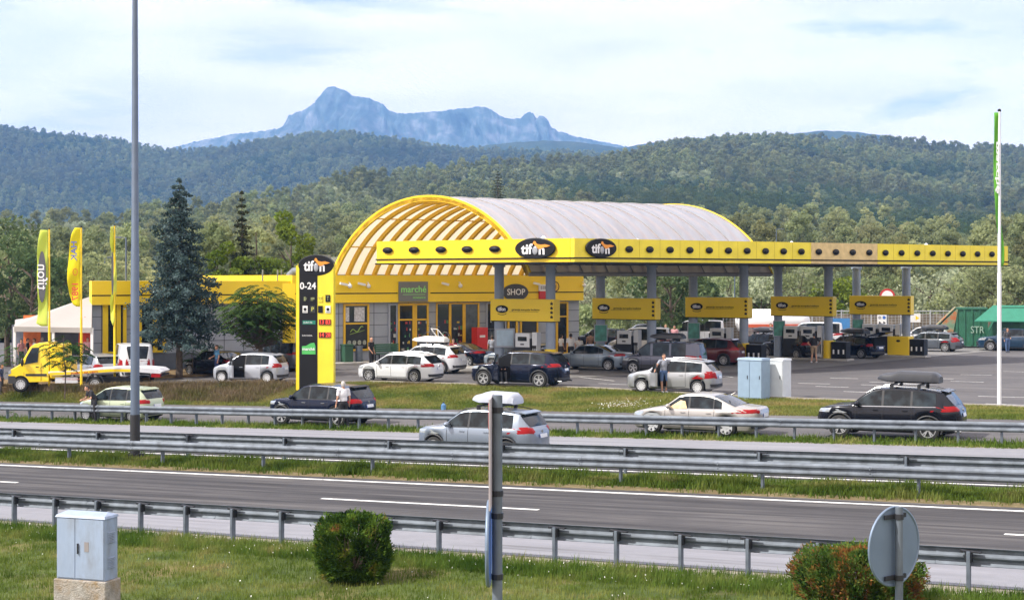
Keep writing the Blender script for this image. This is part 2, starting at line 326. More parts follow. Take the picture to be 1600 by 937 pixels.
i, j = np.meshgrid(np.arange(len(as_) - 1), np.arange(nw - 1), indexing='ij'); a = (i * nw + j).ravel(); HF = np.stack([a, a + nw, a + nw + 1, a + 1], 1)
m_floor = ramp_mat('forest_floor', [(0.3, (0.018, 0.028, 0.010)), (0.7, (0.045, 0.06, 0.02))], 0.05, bump=0)
hl = fast_mesh('hills', np.stack([X_.ravel(), Y_.ravel(), Z_.ravel()], 1), HF, m_floor); hl['kind'] = 'structure'
def ridge(name, R0, sil, m, nz, seed, depth, px0, px1, npx=260, power=.55):
    r = np.random.default_rng(seed); pxs = np.linspace(px0, px1, npx); sy = np.interp(pxs, *zip(*sil)); rows = 34
    k = np.linspace(0, 1.25, rows); K, PX = np.meshgrid(k, pxs, indexing='ij'); TOP = (HY - np.interp(PX, *zip(*sil))) / F * R0 + EYE
    front = np.clip(K, 0, 1); Yv = R0 - depth * (1 - front) + np.clip(K - 1, 0, 1) * depth * 1.2
    Zv = TOP * front ** (1 / power * .6) * np.where(K > 1, 1 - (K - 1) * 2.2, 1)
    n_ = np.zeros_like(Zv)
    for q in range(5):
        f1 = 2 ** q; ph = r.uniform(0, 7, 4); n_ += (np.sin(PX / 31 * f1 + ph[0] + 2 * np.sin(K * 3 * f1 + ph[1])) * np.sin(K * 5 * f1 + ph[2] + PX / 47 * f1)) / f1 ** .9
    mask = np.sin(np.clip(K, 0, 1) * math.pi) ** .6
    Yv = Yv + n_ * nz * mask; Xv = (PX - CX) / F * R0 * (1 + (Yv - R0) / R0 * .25) + n_ * nz * .3 * mask
    nw_ = npx; i, j = np.meshgrid(np.arange(rows - 1), np.arange(nw_ - 1), indexing='ij'); a = (i * nw_ + j).ravel()
    o = fast_mesh(name, np.stack([Xv.ravel(), Yv.ravel(), Zv.ravel()], 1), np.stack([a, a + 1, a + nw_ + 1, a + nw_], 1), m); o['kind'] = 'structure'
    o.data.polygons.foreach_set('use_smooth', [True] * len(o.data.polygons)); return o
m_ridge = ramp_mat('ridge_forest', [(0.3, (0.02, 0.035, 0.02)), (0.7, (0.06, 0.08, 0.035))], 0.012, bump=1.0, bscale=.02)
rg = random.Random(3)
FS = [(300, 250), (640, 250), (700, 240), (730, 233), (765, 224), (800, 220), (850, 217), (900, 219), (940, 224), (975, 229), (1000, 223), (1050, 216), (1100, 213), (1150, 209), (1200, 209), (1240, 206), (1290, 201), (1330, 203), (1370, 208), (1420, 216), (1500, 235), (1800, 270)]
FS2 = []
for q in range(300, 1800, 6): FS2.append((q, float(np.interp(q, *zip(*FS))) + rg.uniform(-.7, .7)))
ridge('hills', 3900, FS2, m_ridge, 60, 3, 900, 300, 1800, 400)
MS = [(100, 262), (200, 245), (265, 232), (285, 226), (330, 214), (370, 207), (410, 203), (437, 199), (445, 190), (450, 178), (462, 173), (480, 168), (492, 160), (503, 153), (506, 142), (514, 134), (524, 132), (531, 136), (541, 138), (550, 146), (565, 149), (577, 150), (588, 156), (600, 160), (611, 171), (622, 175), (640, 174), (665, 172), (690, 169), (710, 167), (735, 165), (757, 164), (770, 170), (783, 180), (797, 183), (812, 182), (818, 175), (826, 172), (834, 175), (839, 184), (843, 180), (850, 179), (857, 184), (862, 196), (875, 204), (900, 211), (940, 219), (1000, 232), (1150, 262)]
MS2 = []
for q in range(100, 1150, 2): MS2.append((q, float(np.interp(q, *zip(*MS))) + rg.uniform(-1.3, 1.3)))
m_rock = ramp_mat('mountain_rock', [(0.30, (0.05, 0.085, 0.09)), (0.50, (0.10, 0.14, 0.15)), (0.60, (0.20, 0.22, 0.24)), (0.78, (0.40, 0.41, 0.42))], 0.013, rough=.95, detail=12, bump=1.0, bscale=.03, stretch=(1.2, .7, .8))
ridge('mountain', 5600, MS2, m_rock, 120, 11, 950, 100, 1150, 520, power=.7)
# ------------------------------------------------------------------ foliage builders
LM = {'light': leaf_mat('leaf_light', [(0.3, (0.20, 0.24, 0.11)), (0.7, (0.40, 0.43, 0.22))], .4, trans=.45, patch=(0.24, 0.26, 0.13)),
      'mid': leaf_mat('leaf_mid', [(0.3, (0.14, 0.18, 0.08)), (0.7, (0.28, 0.32, 0.155))], .4, trans=.45, patch=(0.18, 0.19, 0.095)),
      'dark': leaf_mat('leaf_dark', [(0.3, (0.055, 0.09, 0.042)), (0.7, (0.115, 0.16, 0.07))], .4, patch=(0.11, 0.14, 0.065)),
      'silver': leaf_mat('leaf_silver', [(0.3, (0.28, 0.33, 0.19)), (0.7, (0.56, 0.60, 0.42))], .4, trans=.45, patch=(0.32, 0.37, 0.20)),
      'fresh': leaf_mat('leaf_fresh', [(0.3, (0.10, 0.17, 0.02)), (0.7, (0.20, 0.28, 0.05))], .6),
      'sumac': leaf_mat('leaf_sumac', [(0.3, (0.035, 0.075, 0.02)), (0.7, (0.09, 0.16, 0.045))], .6)}
m_bark = mat('bark', (0.10, 0.075, 0.055), .95, var=.3, scale=8, bump=.6, bscale=25)
def crown_pts(h0, h1, rad, nclump, per, seed, narrow=1.0, crad=.24):
    r = np.random.default_rng(seed); C = []
    H = h1 - h0; cz = h0 + H * .52
    for k in range(nclump):
        d = r.normal(size=3); d /= np.linalg.norm(d); q = r.uniform(.45, 1.0) ** .5
        taper = 1 - .35 * max(0, d[2]) * (1 if narrow < 1 else .5)
        c = np.array([d[0] * rad * q * taper, d[1] * rad * q * taper, cz + d[2] * H * .5 * q])
        cr_ = rad * r.uniform(crad * .7, crad * 1.5); n = int(per * (cr_ / (rad * crad)) ** 1.5)
        e = r.normal(size=(n, 3)); e /= np.linalg.norm(e, axis=1)[:, None]; e *= (r.uniform(.55, 1.0, n) ** .5)[:, None] * cr_
        e[:, 2] *= .8; C.append(c + e)
    return np.concatenate(C)
def tree(x, ytop, D, rad, kind, label, group=None, leaves=2600, lsize=.17, name='broadleaf_tree', seed=0, h0f=.22, narrow=1.0, base=None, H=None):
    X = (x - CX) / F * D; zb_ = max(gzf(X, D), float(hillh(np.array([X]), np.array([D]))[0]) if D > 165 else -9) if base is None else base
    h = (EYE + (HY - ytop) / F * D - zb_) if H is None else H
    root = thing(name, label, 'tree', (X, D, zb_ - .05), rng.uniform(0, 6.28), group)
    P = crown_pts(h * h0f, h, rad, 34, leaves // 34, seed + 5, narrow)
    v, f = quads(P, lsize); cr_ = fast_mesh('crown', v, f, LM[kind], root)
    mb = MB(); r_ = random.Random(seed); tr_ = .035 * h * .55 + .05
    mb.tube([(0, 0, -.3), (.05, 0, h * .2), (r_.uniform(-.2, .2), r_.uniform(-.2, .2), h * .5), (0, 0, h * .86)], [tr_, tr_ * .8, tr_ * .5, tr_ * .12], 8)
    for k in range(9):
        z = h * r_.uniform(.25, .7); an = r_.uniform(0, 6.28); l = rad * r_.uniform(.5, .85)
        mb.tube([(0, 0, z), (math.cos(an) * l * .5, math.sin(an) * l * .5, z + l * .35), (math.cos(an) * l, math.sin(an) * l, z + l * .8)], [tr_ * .4, tr_ * .25, tr_ * .08], 5)
    mb.build('trunk', m_bark, root, 40)
    return root, cr_
protos = []
specs = [(12, 352, 104, 4.2, 'dark', 'tall dark tree at the far left edge, left of the white tent'),
         (900, 436, 134, 3.6, 'silver', 'pale silvery-green tree just right of the yellow shop corner'),
         (1010, 408, 126, 3.4, 'mid', 'bushy green tree seen between the second pair of canopy columns'),
         (335, 352, 112, 2.3, 'light', 'pale yellow-green tree directly behind the blue spruce')]
for q, s in enumerate(specs): protos.append(tree(*s, seed=q * 3 + 1)[1])
more = [(52, 372, 100, 3.4, 'dark', 'dark rounded tree behind the leftmost flag'), (95, 425, 112, 3.2, 'mid', 'green tree rising behind the white tent roof, left part'),
        (135, 398, 122, 3.2, 'mid', 'green tree behind the middle yellow flag'), (205, 405, 125, 3.6, 'light', 'light tree behind the low yellow wing and lamp post'),
        (455, 336, 116, 2.0, 'fresh', 'bright green slender tree above the flat yellow roof'), (425, 402, 112, 2.2, 'fresh', 'low bright green tree below the bare-topped one'),
        (360, 382, 110, 2.0, 'fresh', 'small bright tree right of the blue spruce crown'), (400, 330, 113, 1.7, 'light', 'thin half-bare tree right of the dark conifer'),
        (935, 466, 128, 2.6, 'light', 'low light bush-like tree left of the second island'), (1048, 405, 120, 3.4, 'dark', 'darkest large tree behind the third canopy column'),
        (1085, 432, 127, 2.8, 'dark', 'dark tree right beside the darkest large one'), (1135, 432, 138, 3.6, 'mid', 'green tree between the third and fourth sign boards'),
        (1192, 430, 136, 3.2, 'silver', 'pale tree just behind the fourth column pair'), (1248, 428, 134, 3.4, 'mid', 'green tree behind the board of the fourth island'),
        (1310, 440, 132, 2.8, 'fresh', 'bright bush between the fourth and fifth column pairs'), (1375, 432, 138, 3.4, 'mid', 'green tree above the red-rimmed round sign'),
        (1455, 425, 137, 3.8, 'silver', 'pale tree right of the last canopy column'), (1512, 432, 134, 3.4, 'light', 'light green tree above the rusty container'),
        (1560, 424, 131, 3.6, 'mid', 'green tree behind the white flag pole'), (1610, 420, 128, 3.4, 'light', 'light tree at the far right edge behind the green container'),
        (1165, 425, 150, 3.6, 'mid', 'farther green tree behind the vault end'), (980, 440, 140, 3.4, 'silver', 'pale far tree left of the darkest large tree'), (-30, 350, 108, 4.2, 'mid', 'green tree cut by the left picture edge'),
        (300, 412, 126, 3.0, 'mid', 'green tree between the blue spruce and the yellow roof')]
for q, s in enumerate(more):
    tree(*s, seed=20 + q * 3, group='trees behind the station', leaves=2600, h0f=.06 if s[1] > 420 else .2)
# conifers
def conifer(x, ytop, ybase, D, wid, label, m, name='spruce', tiers=34, dens=1.0, z0=.8, seed=2, base=None, ir=.25):
    X = (x - CX) / F * D; s_ = F / D; h = (ybase - ytop) / s_; zb_ = EYE - (ybase - HY) / s_ if base is None else base
    root = thing(name, label, 'tree', (X, D, zb_)); r_ = np.random.default_rng(seed); cs = []; sz = []; br = MB()
    for k in range(tiers):
        f = k / (tiers - 1); zt_ = z0 + (h - z0) * f ** .95; z = zt_; rad = wid / 2 * (1 - f) ** .78 * r_.uniform(.82, 1.1) + .12
        if f < .12: rad *= .75 + f * 2
        nb = int(7 + 7 * (1 - f))
        for b in range(nb):
            an = 6.283 * b / nb + r_.uniform(-.3, .3) + k * .7; L_ = rad * r_.uniform(.95 - ir, 1.02 + ir * .45); z = zt_ + r_.uniform(-.28, .28) * (ir > .3) * (1.2 - f); n = int(42 * L_ * dens) + 6
            u = r_.uniform(.12, 1, n) ** .75; dr = L_ * .30 * u ** 1.3 - .12 * np.maximum(0, u - .75) * L_ * 2
            wv = (.10 + .20 * (1 - u)) * L_ * .8 + .05; off = r_.normal(size=(n, 3)) * wv[:, None] * np.array([.5, .5, .32])
            p = np.stack([np.cos(an) * L_ * u, np.sin(an) * L_ * u, z - dr], 1) + off - np.array([0, 0, .10]) * r_.uniform(0, 1.2, n)[:, None]
            cs.append(p)
            if L_ > .5: br.tube([(0, 0, z), (math.cos(an) * L_ * .9, math.sin(an) * L_ * .9, z - L_ * .28)], [.03, .008], 4, cap=False)
    P = np.concatenate(cs); v, f = quads(P, .105, aspect=.5); v = np.asarray(v); fast_mesh('crown', v, f, m, root)
    tb = MB(); tb.v = br.v; tb.f = br.f; tb.m = br.m; tb.tube([(0, 0, -.4), (0, 0, h * .4), (0, 0, h * .99)], [.19 * h / 10, .12 * h / 10, .012], 9); tb.build('trunk', m_bark, root, 40); return root
M_SPR = leaf_mat('needles_blue', [(0.3, (0.035, 0.060, 0.060)), (0.55, (0.075, 0.115, 0.115)), (0.75, (0.19, 0.245, 0.255))], 1.6, trans=.1)
M_CON = leaf_mat('needles_dark', [(0.3, (0.025, 0.035, 0.018)), (0.7, (0.06, 0.07, 0.035))], 1.0, trans=.1)
conifer(280, 280, 578, 85, 5.7, 'tall blue-grey spruce standing in front of the low yellow wing', M_SPR, z0=2.1, dens=2.0, tiers=25, ir=.5)
conifer(378, 300, 560, 112, 2.9, 'dark narrow conifer behind the flat yellow roof', M_CON, dens=1.6, seed=5, tiers=24, ir=.5)
conifer(778, 268, 360, 260, 5.5, 'lone dark conifer tip showing just above the vaulted roof', M_CON, dens=.35, seed=6, tiers=20)
# forest on the hills: one mass, crowns instanced over scattered points
N0 = 190000
Yr = np.sqrt(rng.uniform(168 ** 2, 2950 ** 2, N0)); Ar = rng.uniform(-.43, .43, N0); Xr = Ar * Yr
Zr = hillh(Xr, Yr)
ang = (Zr + 9 - EYE) / Yr; ab = ((Ar + .43) / .86 * 300).astype(int); order = np.argsort(Yr); mxa = np.full(301, -9.0); keep = np.zeros(N0, bool)
for q in order:
    b_ = ab[q]
    if ang[q] > mxa[b_] - 14 / Yr[q]: keep[q] = True
    if ang[q] - 3 / Yr[q] > mxa[b_]: mxa[b_] = ang[q] - 3 / Yr[q]
Xr, Yr, Zr = Xr[keep], Yr[keep], Zr[keep]
sel = rng.uniform(0, 1, len(Xr)) < np.interp(Yr, [168, 800, 2950], [.95, .78, .55]); Xr, Yr, Zr = Xr[sel], Yr[sel], Zr[sel]
NP_ = len(Xr); print('forest trees', NP_)
fm = bpy.data.meshes.new('forest'); fm.vertices.add(NP_); fm.vertices.foreach_set('co', np.stack([Xr, Yr, Zr - 1.0], 1).astype(np.float32).ravel())
at1 = fm.attributes.new('sc', 'FLOAT', 'POINT'); at1.data.foreach_set('value', ((.45 + 1.1 * rng.uniform(0, 1, NP_) ** 1.5) * np.interp(Yr, [168, 900, 2950], [.95, 1.0, 1.45])).astype(np.float32))
at2 = fm.attributes.new('kd', 'INT', 'POINT')
pat = np.sin(Xr / 61 + 1.7) * np.sin(Yr / 90 + Xr / 130) + .6 * np.sin(Xr / 23 - Yr / 31) + rng.normal(size=NP_) * .75
# cloud shadow across the right slope put into crown kinds: darker inside, paler outside
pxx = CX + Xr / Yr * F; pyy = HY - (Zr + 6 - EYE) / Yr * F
cloud_shadow = (np.clip((pxx - 820) / 120, 0, 1) * np.clip((pyy - np.interp(pxx, [800, 1000, 1200, 1400, 1600], [270, 268, 275, 288, 300])) / 14, 0, 1) * np.clip((np.interp(pxx, [800, 950, 1100, 1250, 1400, 1600], [300, 345, 352, 352, 362, 376]) - pyy) / 14, 0, 1))
pat = pat - 1.7 * cloud_shadow + np.where((Yr < 1300) & (cloud_shadow < .3), .7, 0)
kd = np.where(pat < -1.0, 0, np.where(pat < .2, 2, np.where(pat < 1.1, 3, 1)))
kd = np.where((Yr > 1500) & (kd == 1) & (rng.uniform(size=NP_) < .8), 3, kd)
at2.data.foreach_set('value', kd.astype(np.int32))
fo = bpy.data.objects.new('forest', fm); COL.objects.link(fo); tag(fo, 'dense mixed green woodland covering the hills behind the station', 'forest', kind='stuff')
ng = bpy.data.node_groups.new('scatter', 'GeometryNodeTree'); ng.interface.new_socket('Geometry', in_out='INPUT', socket_type='NodeSocketGeometry'); ng.interface.new_socket('Geometry', in_out='OUTPUT', socket_type='NodeSocketGeometry')
gi = ng.nodes.new('NodeGroupInput'); go_ = ng.nodes.new('NodeGroupOutput'); jn = ng.nodes.new('GeometryNodeJoinGeometry'); ng.links.new(jn.outputs[0], go_.inputs[0])
def nattr(n, t):
    a = ng.nodes.new('GeometryNodeInputNamedAttribute'); a.data_type = t; a.inputs[0].default_value = n; return a
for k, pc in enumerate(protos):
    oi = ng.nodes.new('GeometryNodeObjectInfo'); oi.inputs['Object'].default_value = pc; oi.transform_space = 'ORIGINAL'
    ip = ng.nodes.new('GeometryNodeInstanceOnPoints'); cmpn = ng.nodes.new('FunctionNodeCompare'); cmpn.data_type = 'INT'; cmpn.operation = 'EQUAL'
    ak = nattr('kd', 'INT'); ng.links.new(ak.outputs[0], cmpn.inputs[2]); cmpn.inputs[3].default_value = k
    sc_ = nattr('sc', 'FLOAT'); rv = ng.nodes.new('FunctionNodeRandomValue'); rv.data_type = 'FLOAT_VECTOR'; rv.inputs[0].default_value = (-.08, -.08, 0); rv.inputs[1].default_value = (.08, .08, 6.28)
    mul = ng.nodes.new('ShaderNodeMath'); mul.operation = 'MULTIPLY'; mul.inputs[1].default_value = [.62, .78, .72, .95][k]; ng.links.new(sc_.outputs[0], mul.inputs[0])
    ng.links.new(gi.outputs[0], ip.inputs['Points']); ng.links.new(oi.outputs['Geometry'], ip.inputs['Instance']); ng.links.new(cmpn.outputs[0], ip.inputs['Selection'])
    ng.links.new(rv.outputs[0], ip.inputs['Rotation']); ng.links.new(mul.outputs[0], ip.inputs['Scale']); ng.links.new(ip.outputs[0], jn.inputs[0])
md = fo.modifiers.new('scatter', 'NODES'); md.node_group = ng
# haze: a closed box of thin blue air
hb = MB(); hb.b2((-9000, -80, -12), (9000, 6800, 1100)); ho = hb.build('haze', mat('haze_dummy', (1, 1, 1), var=0)); ho['kind'] = 'stuff'; tag(ho, 'thin blue summer haze over the far hills', 'haze')
hm = bpy.data.materials.new('haze_air'); hm.use_nodes = True; hn = hm.node_tree; hn.nodes.clear(); hno = hn.nodes.new('ShaderNodeOutputMaterial'); pv = hn.nodes.new('ShaderNodeVolumePrincipled')
pv.inputs['Color'].default_value = (0.21, 0.47, 1.0, 1); pv.inputs['Density'].default_value = 1.55e-4; pv.inputs['Anisotropy'].default_value = 0.0
hn.links.new(pv.outputs[0], hno.inputs['Volume']); ho.data.materials.clear(); ho.data.materials.append(hm)
# ------------------------------------------------------------------ grass, weeds
def tufts(name, X, Y, hgt, nb, m, label=None, spread=.06, wid=.006, kind='stuff', cat='grass'):
    n = len(X); Z = gz(X, Y); c = np.stack([X, Y, Z], 1); c = np.repeat(c, nb, 0); N = len(c); c[:, :2] += rng.normal(size=(N, 2)) * spread
    h = np.repeat(hgt, nb) * rng.uniform(.5, 1.2, N); an = rng.uniform(0, 6.28, N); le = rng.uniform(.1, .7, N) * h; d = np.stack([np.cos(an), np.sin(an), np.zeros(N)], 1)
    sd_ = np.stack([-np.sin(an), np.cos(an), np.zeros(N)], 1) * wid; b0 = c - sd_; b1 = c + sd_; mid = c + d * le[:, None] * .35; mid[:, 2] += h * .6
    tip = c + d * le[:, None]; tip[:, 2] += h; v = np.stack([b0, b1, mid + sd_ * .7, mid - sd_ * .7, tip], 1).reshape(-1, 3)
    o = np.arange(N)[:, None] * 5; f = np.concatenate([o + np.array([[0, 1, 2, 3]]), o + np.array([[3, 2, 4, 4]])], 0)
    me = bpy.data.meshes.new(name); tri = np.concatenate([o + np.array([[0, 1, 2]]), o + np.array([[0, 2, 3]]), o + np.array([[3, 2, 4]])], 0)
    ob = fast_mesh(name, v, tri, m); tag(ob, label, cat, kind=kind); return ob
GM = leaf_mat('grass_blades', [(0.30, (0.045, 0.085, 0.013)), (0.50, (0.105, 0.160, 0.028)), (0.62, (0.18, 0.21, 0.055)), (0.74, (0.30, 0.25, 0.11))], .8, trans=.35)
GMD = leaf_mat('dry_blades', [(0.34, (0.09, 0.135, 0.028)), (0.52, (0.18, 0.20, 0.055)), (0.70, (0.31, 0.25, 0.10))], .35, trans=.3)
n = 42000; W_ = rng.uniform(9, 26.75, n) ; T_ = rng.uniform(-33, 5, n); X, Y = TW(T_, W_); ok = (Y > 22) & (Y < 42) & (np.abs(X / Y) < .36); X, Y = X[ok], Y[ok]
tufts('grass', X, Y, np.full(len(X), .10), 7, GM, 'mown green and straw coloured grass on the near verge', spread=.09)
n = 9000; W_ = rng.uniform(25.6, 27.0, n); T_ = rng.uniform(-34, 4, n); X, Y = TW(T_, W_)
tufts('grass', X, Y, rng.uniform(.08, .22, n), 6, GM, 'longer grass along the foot of the nearest guardrail')
n = 9500; W_ = np.clip(rng.normal(38.3, .55, n), 36.95, 39.7); T_ = rng.uniform(-52, 2, n); X, Y = TW(T_, W_); cl = .5 + .5 * np.sin(T_ * 1.9) * np.sin(T_ * .7 + 1)
tufts('weeds', X, Y, .12 + .26 * cl * rng.uniform(.2, 1, n), 8, GM, 'tall ragged weeds growing between the two central guardrails', spread=.1, wid=.012, cat='weeds')
n = 9000; W_ = rng.uniform(48.5, 50.0, n); T_ = rng.uniform(-62, -2, n); X, Y = TW(T_, W_)
tufts('weeds', X, Y, .06 + .2 * rng.uniform(0, 1, n) ** 3, 6, GM, 'low weeds at the foot of the far guardrail', spread=.1, wid=.012, cat='weeds')
n = 60000; T_ = rng.uniform(-66, 0, n); we_ = np.interp(T_, ET, EW); W_ = WB + rng.uniform(0, 1, n) * (we_ - .2 - WB); X, Y = TW(T_, W_)
tufts('grass', X, Y, rng.uniform(.05, .13, n), 6, GMD, 'half dry grass on the low bank in front of the forecourt', spread=.12, wid=.012)
n = 9000; T_ = rng.uniform(-66, -45, n); W_ = rng.uniform(58.2, 62.5, n); X, Y = TW(T_, np.minimum(W_, np.interp(T_, ET, EW) - .3)); tufts('weeds', X, Y, rng.uniform(.12, .42, n), 6, leaf_mat('weed_dry', [(0.34, (0.13, 0.12, 0.05)), (0.5, (0.22, 0.17, 0.10)), (0.66, (0.30, 0.22, 0.15))], .8), 'tall dry weeds round the feet of the flag poles', spread=.12, wid=.014, cat='weeds')
# daisies
n = 420; W_ = np.concatenate([rng.normal(26, .5, 260), rng.uniform(18, 26, 160)]); T_ = rng.uniform(-31, 2, n); X, Y = TW(T_, np.minimum(W_, 26.8)); Z = gz(X, Y) + .11
v, f = quads(np.stack([X, Y, Z], 1), .016, up=np.array([0, 0, 1.])); tag(fast_mesh('daisies', v, f, mat('petal', (.8, .8, .76), var=0)), 'tiny white daisies scattered through the near grass', 'flowers', kind='stuff')
n = 230; X = rng.normal(4.6, .6, n); Y = rng.normal(64.5, .5, n); Z = gz(X, Y) + rng.uniform(.1, .3, n)
v, f = quads(np.stack([X, Y, Z], 1), .022); tag(fast_mesh('white_flowers', v, f, mat('petal', (.8, .8, .76), var=0)), 'patch of small white flowers on the bank above the silver saloon', 'flowers', kind='stuff')
# ------------------------------------------------------------------ guardrails
m_galv = mat('galvanised', (0.145, 0.168, 0.198), .65, .15, var=.30, scale=3.5, bump=.05); m_galv2 = mat('galvanised_post', (0.13, 0.155, 0.19), .6, .3, var=.2, scale=5)
m_blk = mat('black_plastic', (0.018, 0.018, 0.02), .5, var=.1); m_dark = mat('dark_steel', (0.04, 0.042, 0.05), .5, .5)
PROF = [(0, .755), (.03, .75), (.085, .705), (.085, .665), (.012, .61), (.012, .585), (.085, .53), (.085, .495), (.03, .445), (0, .44)]
def guardrail(label, anchor, sp, tA, tB, side, w_off, group='guardrails along the motorway'):
    p = ground_px(*anchor); ta, w = tw(p.x, p.y); tc_ = (tA + tB) / 2; X0, Y0 = TW(tc_, w); z0 = gzf(X0, Y0); root = thing('guardrail', label, 'guardrail', (X0, Y0, z0), -PSI, group)
    def zl(t): X, Y = TW(t, w); return float(zm(X)) - z0
    seg = 4.0; mb = MB(); t = tA; q = 0
    outer = [(side * (y + .10), z) for y, z in PROF]; inner = [(side * (y + .088), z - .002) for y, z in PROF]
    while t < tB:
        e = .012 if q % 2 else 0; t2 = t + seg + .15; ring = outer + inner[::-1]; n_ = len(ring); vs = []
        for tt in (t, t2): vs += [(tt - tc_, y + side * e, z + zl(tt) + (.0 if q % 2 else .002)) for y, z in ring]
        mb.add(vs, [(a, (a + 1) % n_, n_ + (a + 1) % n_, n_ + a) for a in range(n_)] + [tuple(range(n_)), tuple(range(2 * n_ - 1, n_ - 1, -1))])
        for bz in (.50, .56, .65, .71): mb.ell((t - tc_ + .08, side * .19, bz + zl(t)), (.018, .018, .018), 6, 4)
        t += seg; q += 1
    mb.build('rail', m_galv, root)
    pb = MB(); pb.box((0, 0, .2), (.055, .11, 1.02)); pb.box((.028, 0, .2), (.012, .13, 1.0)); first = pb.build('post', m_galv2, root)
    bb = MB(); bb.box((0, side * .03, .60), (.12, .11, .16)); bb.box((.04, side * .035, .705), (.34, .10, .025), ry=R(3)); bb.box((-.13, side * .035, .70), (.05, .05, .05))
    fb = bb.build('bracket', [m_dark], first); k0 = math.ceil((tA - ta) / sp); t = ta + k0 * sp; i_ = 0
    while t < tB:
        if i_ == 0: o = first
        else:
            o = first.copy(); COL.objects.link(o); o.parent = root; c = fb.copy(); COL.objects.link(c); c.parent = o
        o.location = (t - tc_, 0, zl(t)); t += sp; i_ += 1
    return root
guardrail('nearest guardrail, seen from behind with its posts in front, beside the mown verge', (22, 820), 1.333, -38, 2, 1, 0)
guardrail('central guardrail nearer the camera, its rail facing the near carriageway', (108, 720), 4.0, -66, 8, -1, 0)
guardrail('central guardrail on the far side of the weeds, its rail facing away', (152, 707), 4.0, -70, 8, 1, 0)
guardrail('farthest guardrail, between the motorway and the cars in the slip lane', (46, 657), 1.333, -68, -2, -1, 0)
# ------------------------------------------------------------------ tall lamp post in the median
p = ground_px(211, 718); lp = thing('lamp_post', 'very tall grey lamp post with a black painted foot, standing in the median', 'lamp post', p)
m_pole = mat('pole_grey', (0.095, 0.125, 0.175), .5, .2, var=.08)
MB().tube([(0, 0, 0), (0, 0, 7), (0, 0, 7.02), (0, 0, 16.0)], [.155, .135, .125, .085], 20).build('pole', m_pole, lp, 40)
MB().tube([(0, 0, -.02), (0, 0, 1.5)], [.165, .16], 20).build('painted_foot', mat('black_paint', (.02, .02, .022), .7), lp, 40)
fb = MB(); fb.tube([(0, 0, -.05), (0, 0, .04)], .3, 16)
for k in range(6): fb.box((.22 * math.cos(k * 1.047), .22 * math.sin(k * 1.047), .10), (.16, .03, .2), k * 1.047)
fb.build('base_plate', m_dark, lp)
hd = MB(); hd.tube([(0, 0, 16), (.5, 0, 16.3), (1.6, 0, 16.4)], .05, 8); hd.box((2.0, 0, 16.4), (.9, .3, .14)); hd.build('lamp_head', m_pole, lp)
# ------------------------------------------------------------------ near objects
m_cab = ramp_mat('cabinet_paint', [(0.25, (.17, .20, .26)), (.36, (.25, .32, .44)), (.7, (.30, .37, .50))], 3.0, rough=.5, bump=.05, bscale=30, stops2=[(.3, (.22, .25, .30)), (.6, (.29, .36, .49))], scale2=1.2, stretch=(1, 1, .35), spec=.4)
q = at(132, 905, 26.6); g0 = gzf(q.x, q.y)
cb = thing('utility_cabinet', 'pale blue-grey two-door cabinet on a concrete block in the near grass', 'cabinet', (q.x, q.y + .15, g0), -R(19))
zb0 = q.z - g0
bevel(MB().b2((-.49, -.19, zb0), (.49, .21, zb0 + 1.08)).build('body', m_cab, cb), .012)
rf = MB(); rf.add([(-.51, -.215, zb0 + 1.08), (.51, -.215, zb0 + 1.08), (.51, .23, zb0 + 1.08), (-.51, .23, zb0 + 1.08), (-.49, -.19, zb0 + 1.12), (.49, -.19, zb0 + 1.12), (.40, .05, zb0 + 1.17), (-.42, .05, zb0 + 1.17), (.49, .21, zb0 + 1.12), (-.49, .21, zb0 + 1.12)], [(0, 1, 5, 4), (1, 2, 8, 5), (2, 3, 9, 8), (3, 0, 4, 9), (4, 5, 6, 7), (5, 8, 6), (8, 9, 7, 6), (9, 4, 7), (3, 2, 1, 0)])
rf.build('lid', m_cab, cb)
for x0, x1 in ((-.475, -.108), (-.098, .475)):
    d_ = MB().b2((x0, -.205, zb0 + .03), (x1, -.188, zb0 + 1.06)).build('door', m_cab, cb); bevel(d_, .004)
    if x0 > -.2:
        MB().b2((-.045, -.235, zb0 + .46), (-.028, -.203, zb0 + .64)).build('handle', m_dark, d_)
        MB().b2((.09, -.209, zb0 + .50), (.18, -.204, zb0 + .67)).build('label_plate', mat('worn_label', (.24, .22, .22), .7), d_)
for z in (.30, .74):
    v_ = MB(); v_.b2((.488, -.1, zb0 + z - .1), (.497, .12, zb0 + z + .1))
    for k in range(7): v_.box((.502, .01, zb0 + z - .085 + k * .028), (.012, .2, .010), ry=R(25))
    v_.build('vent', m_cab, cb)
bevel(MB().b2((-.53, -.23, -.3), (.53, .25, zb0)).build('concrete_base', ramp_mat('cast_concrete', [(0.3, (.20, .18, .15)), (.7, (.42, .40, .37))], 5, bump=.5, bscale=30, stops2=[(.3, (.24, .16, .07)), (.7, (.36, .34, .32))], scale2=2.0), cb), .02)
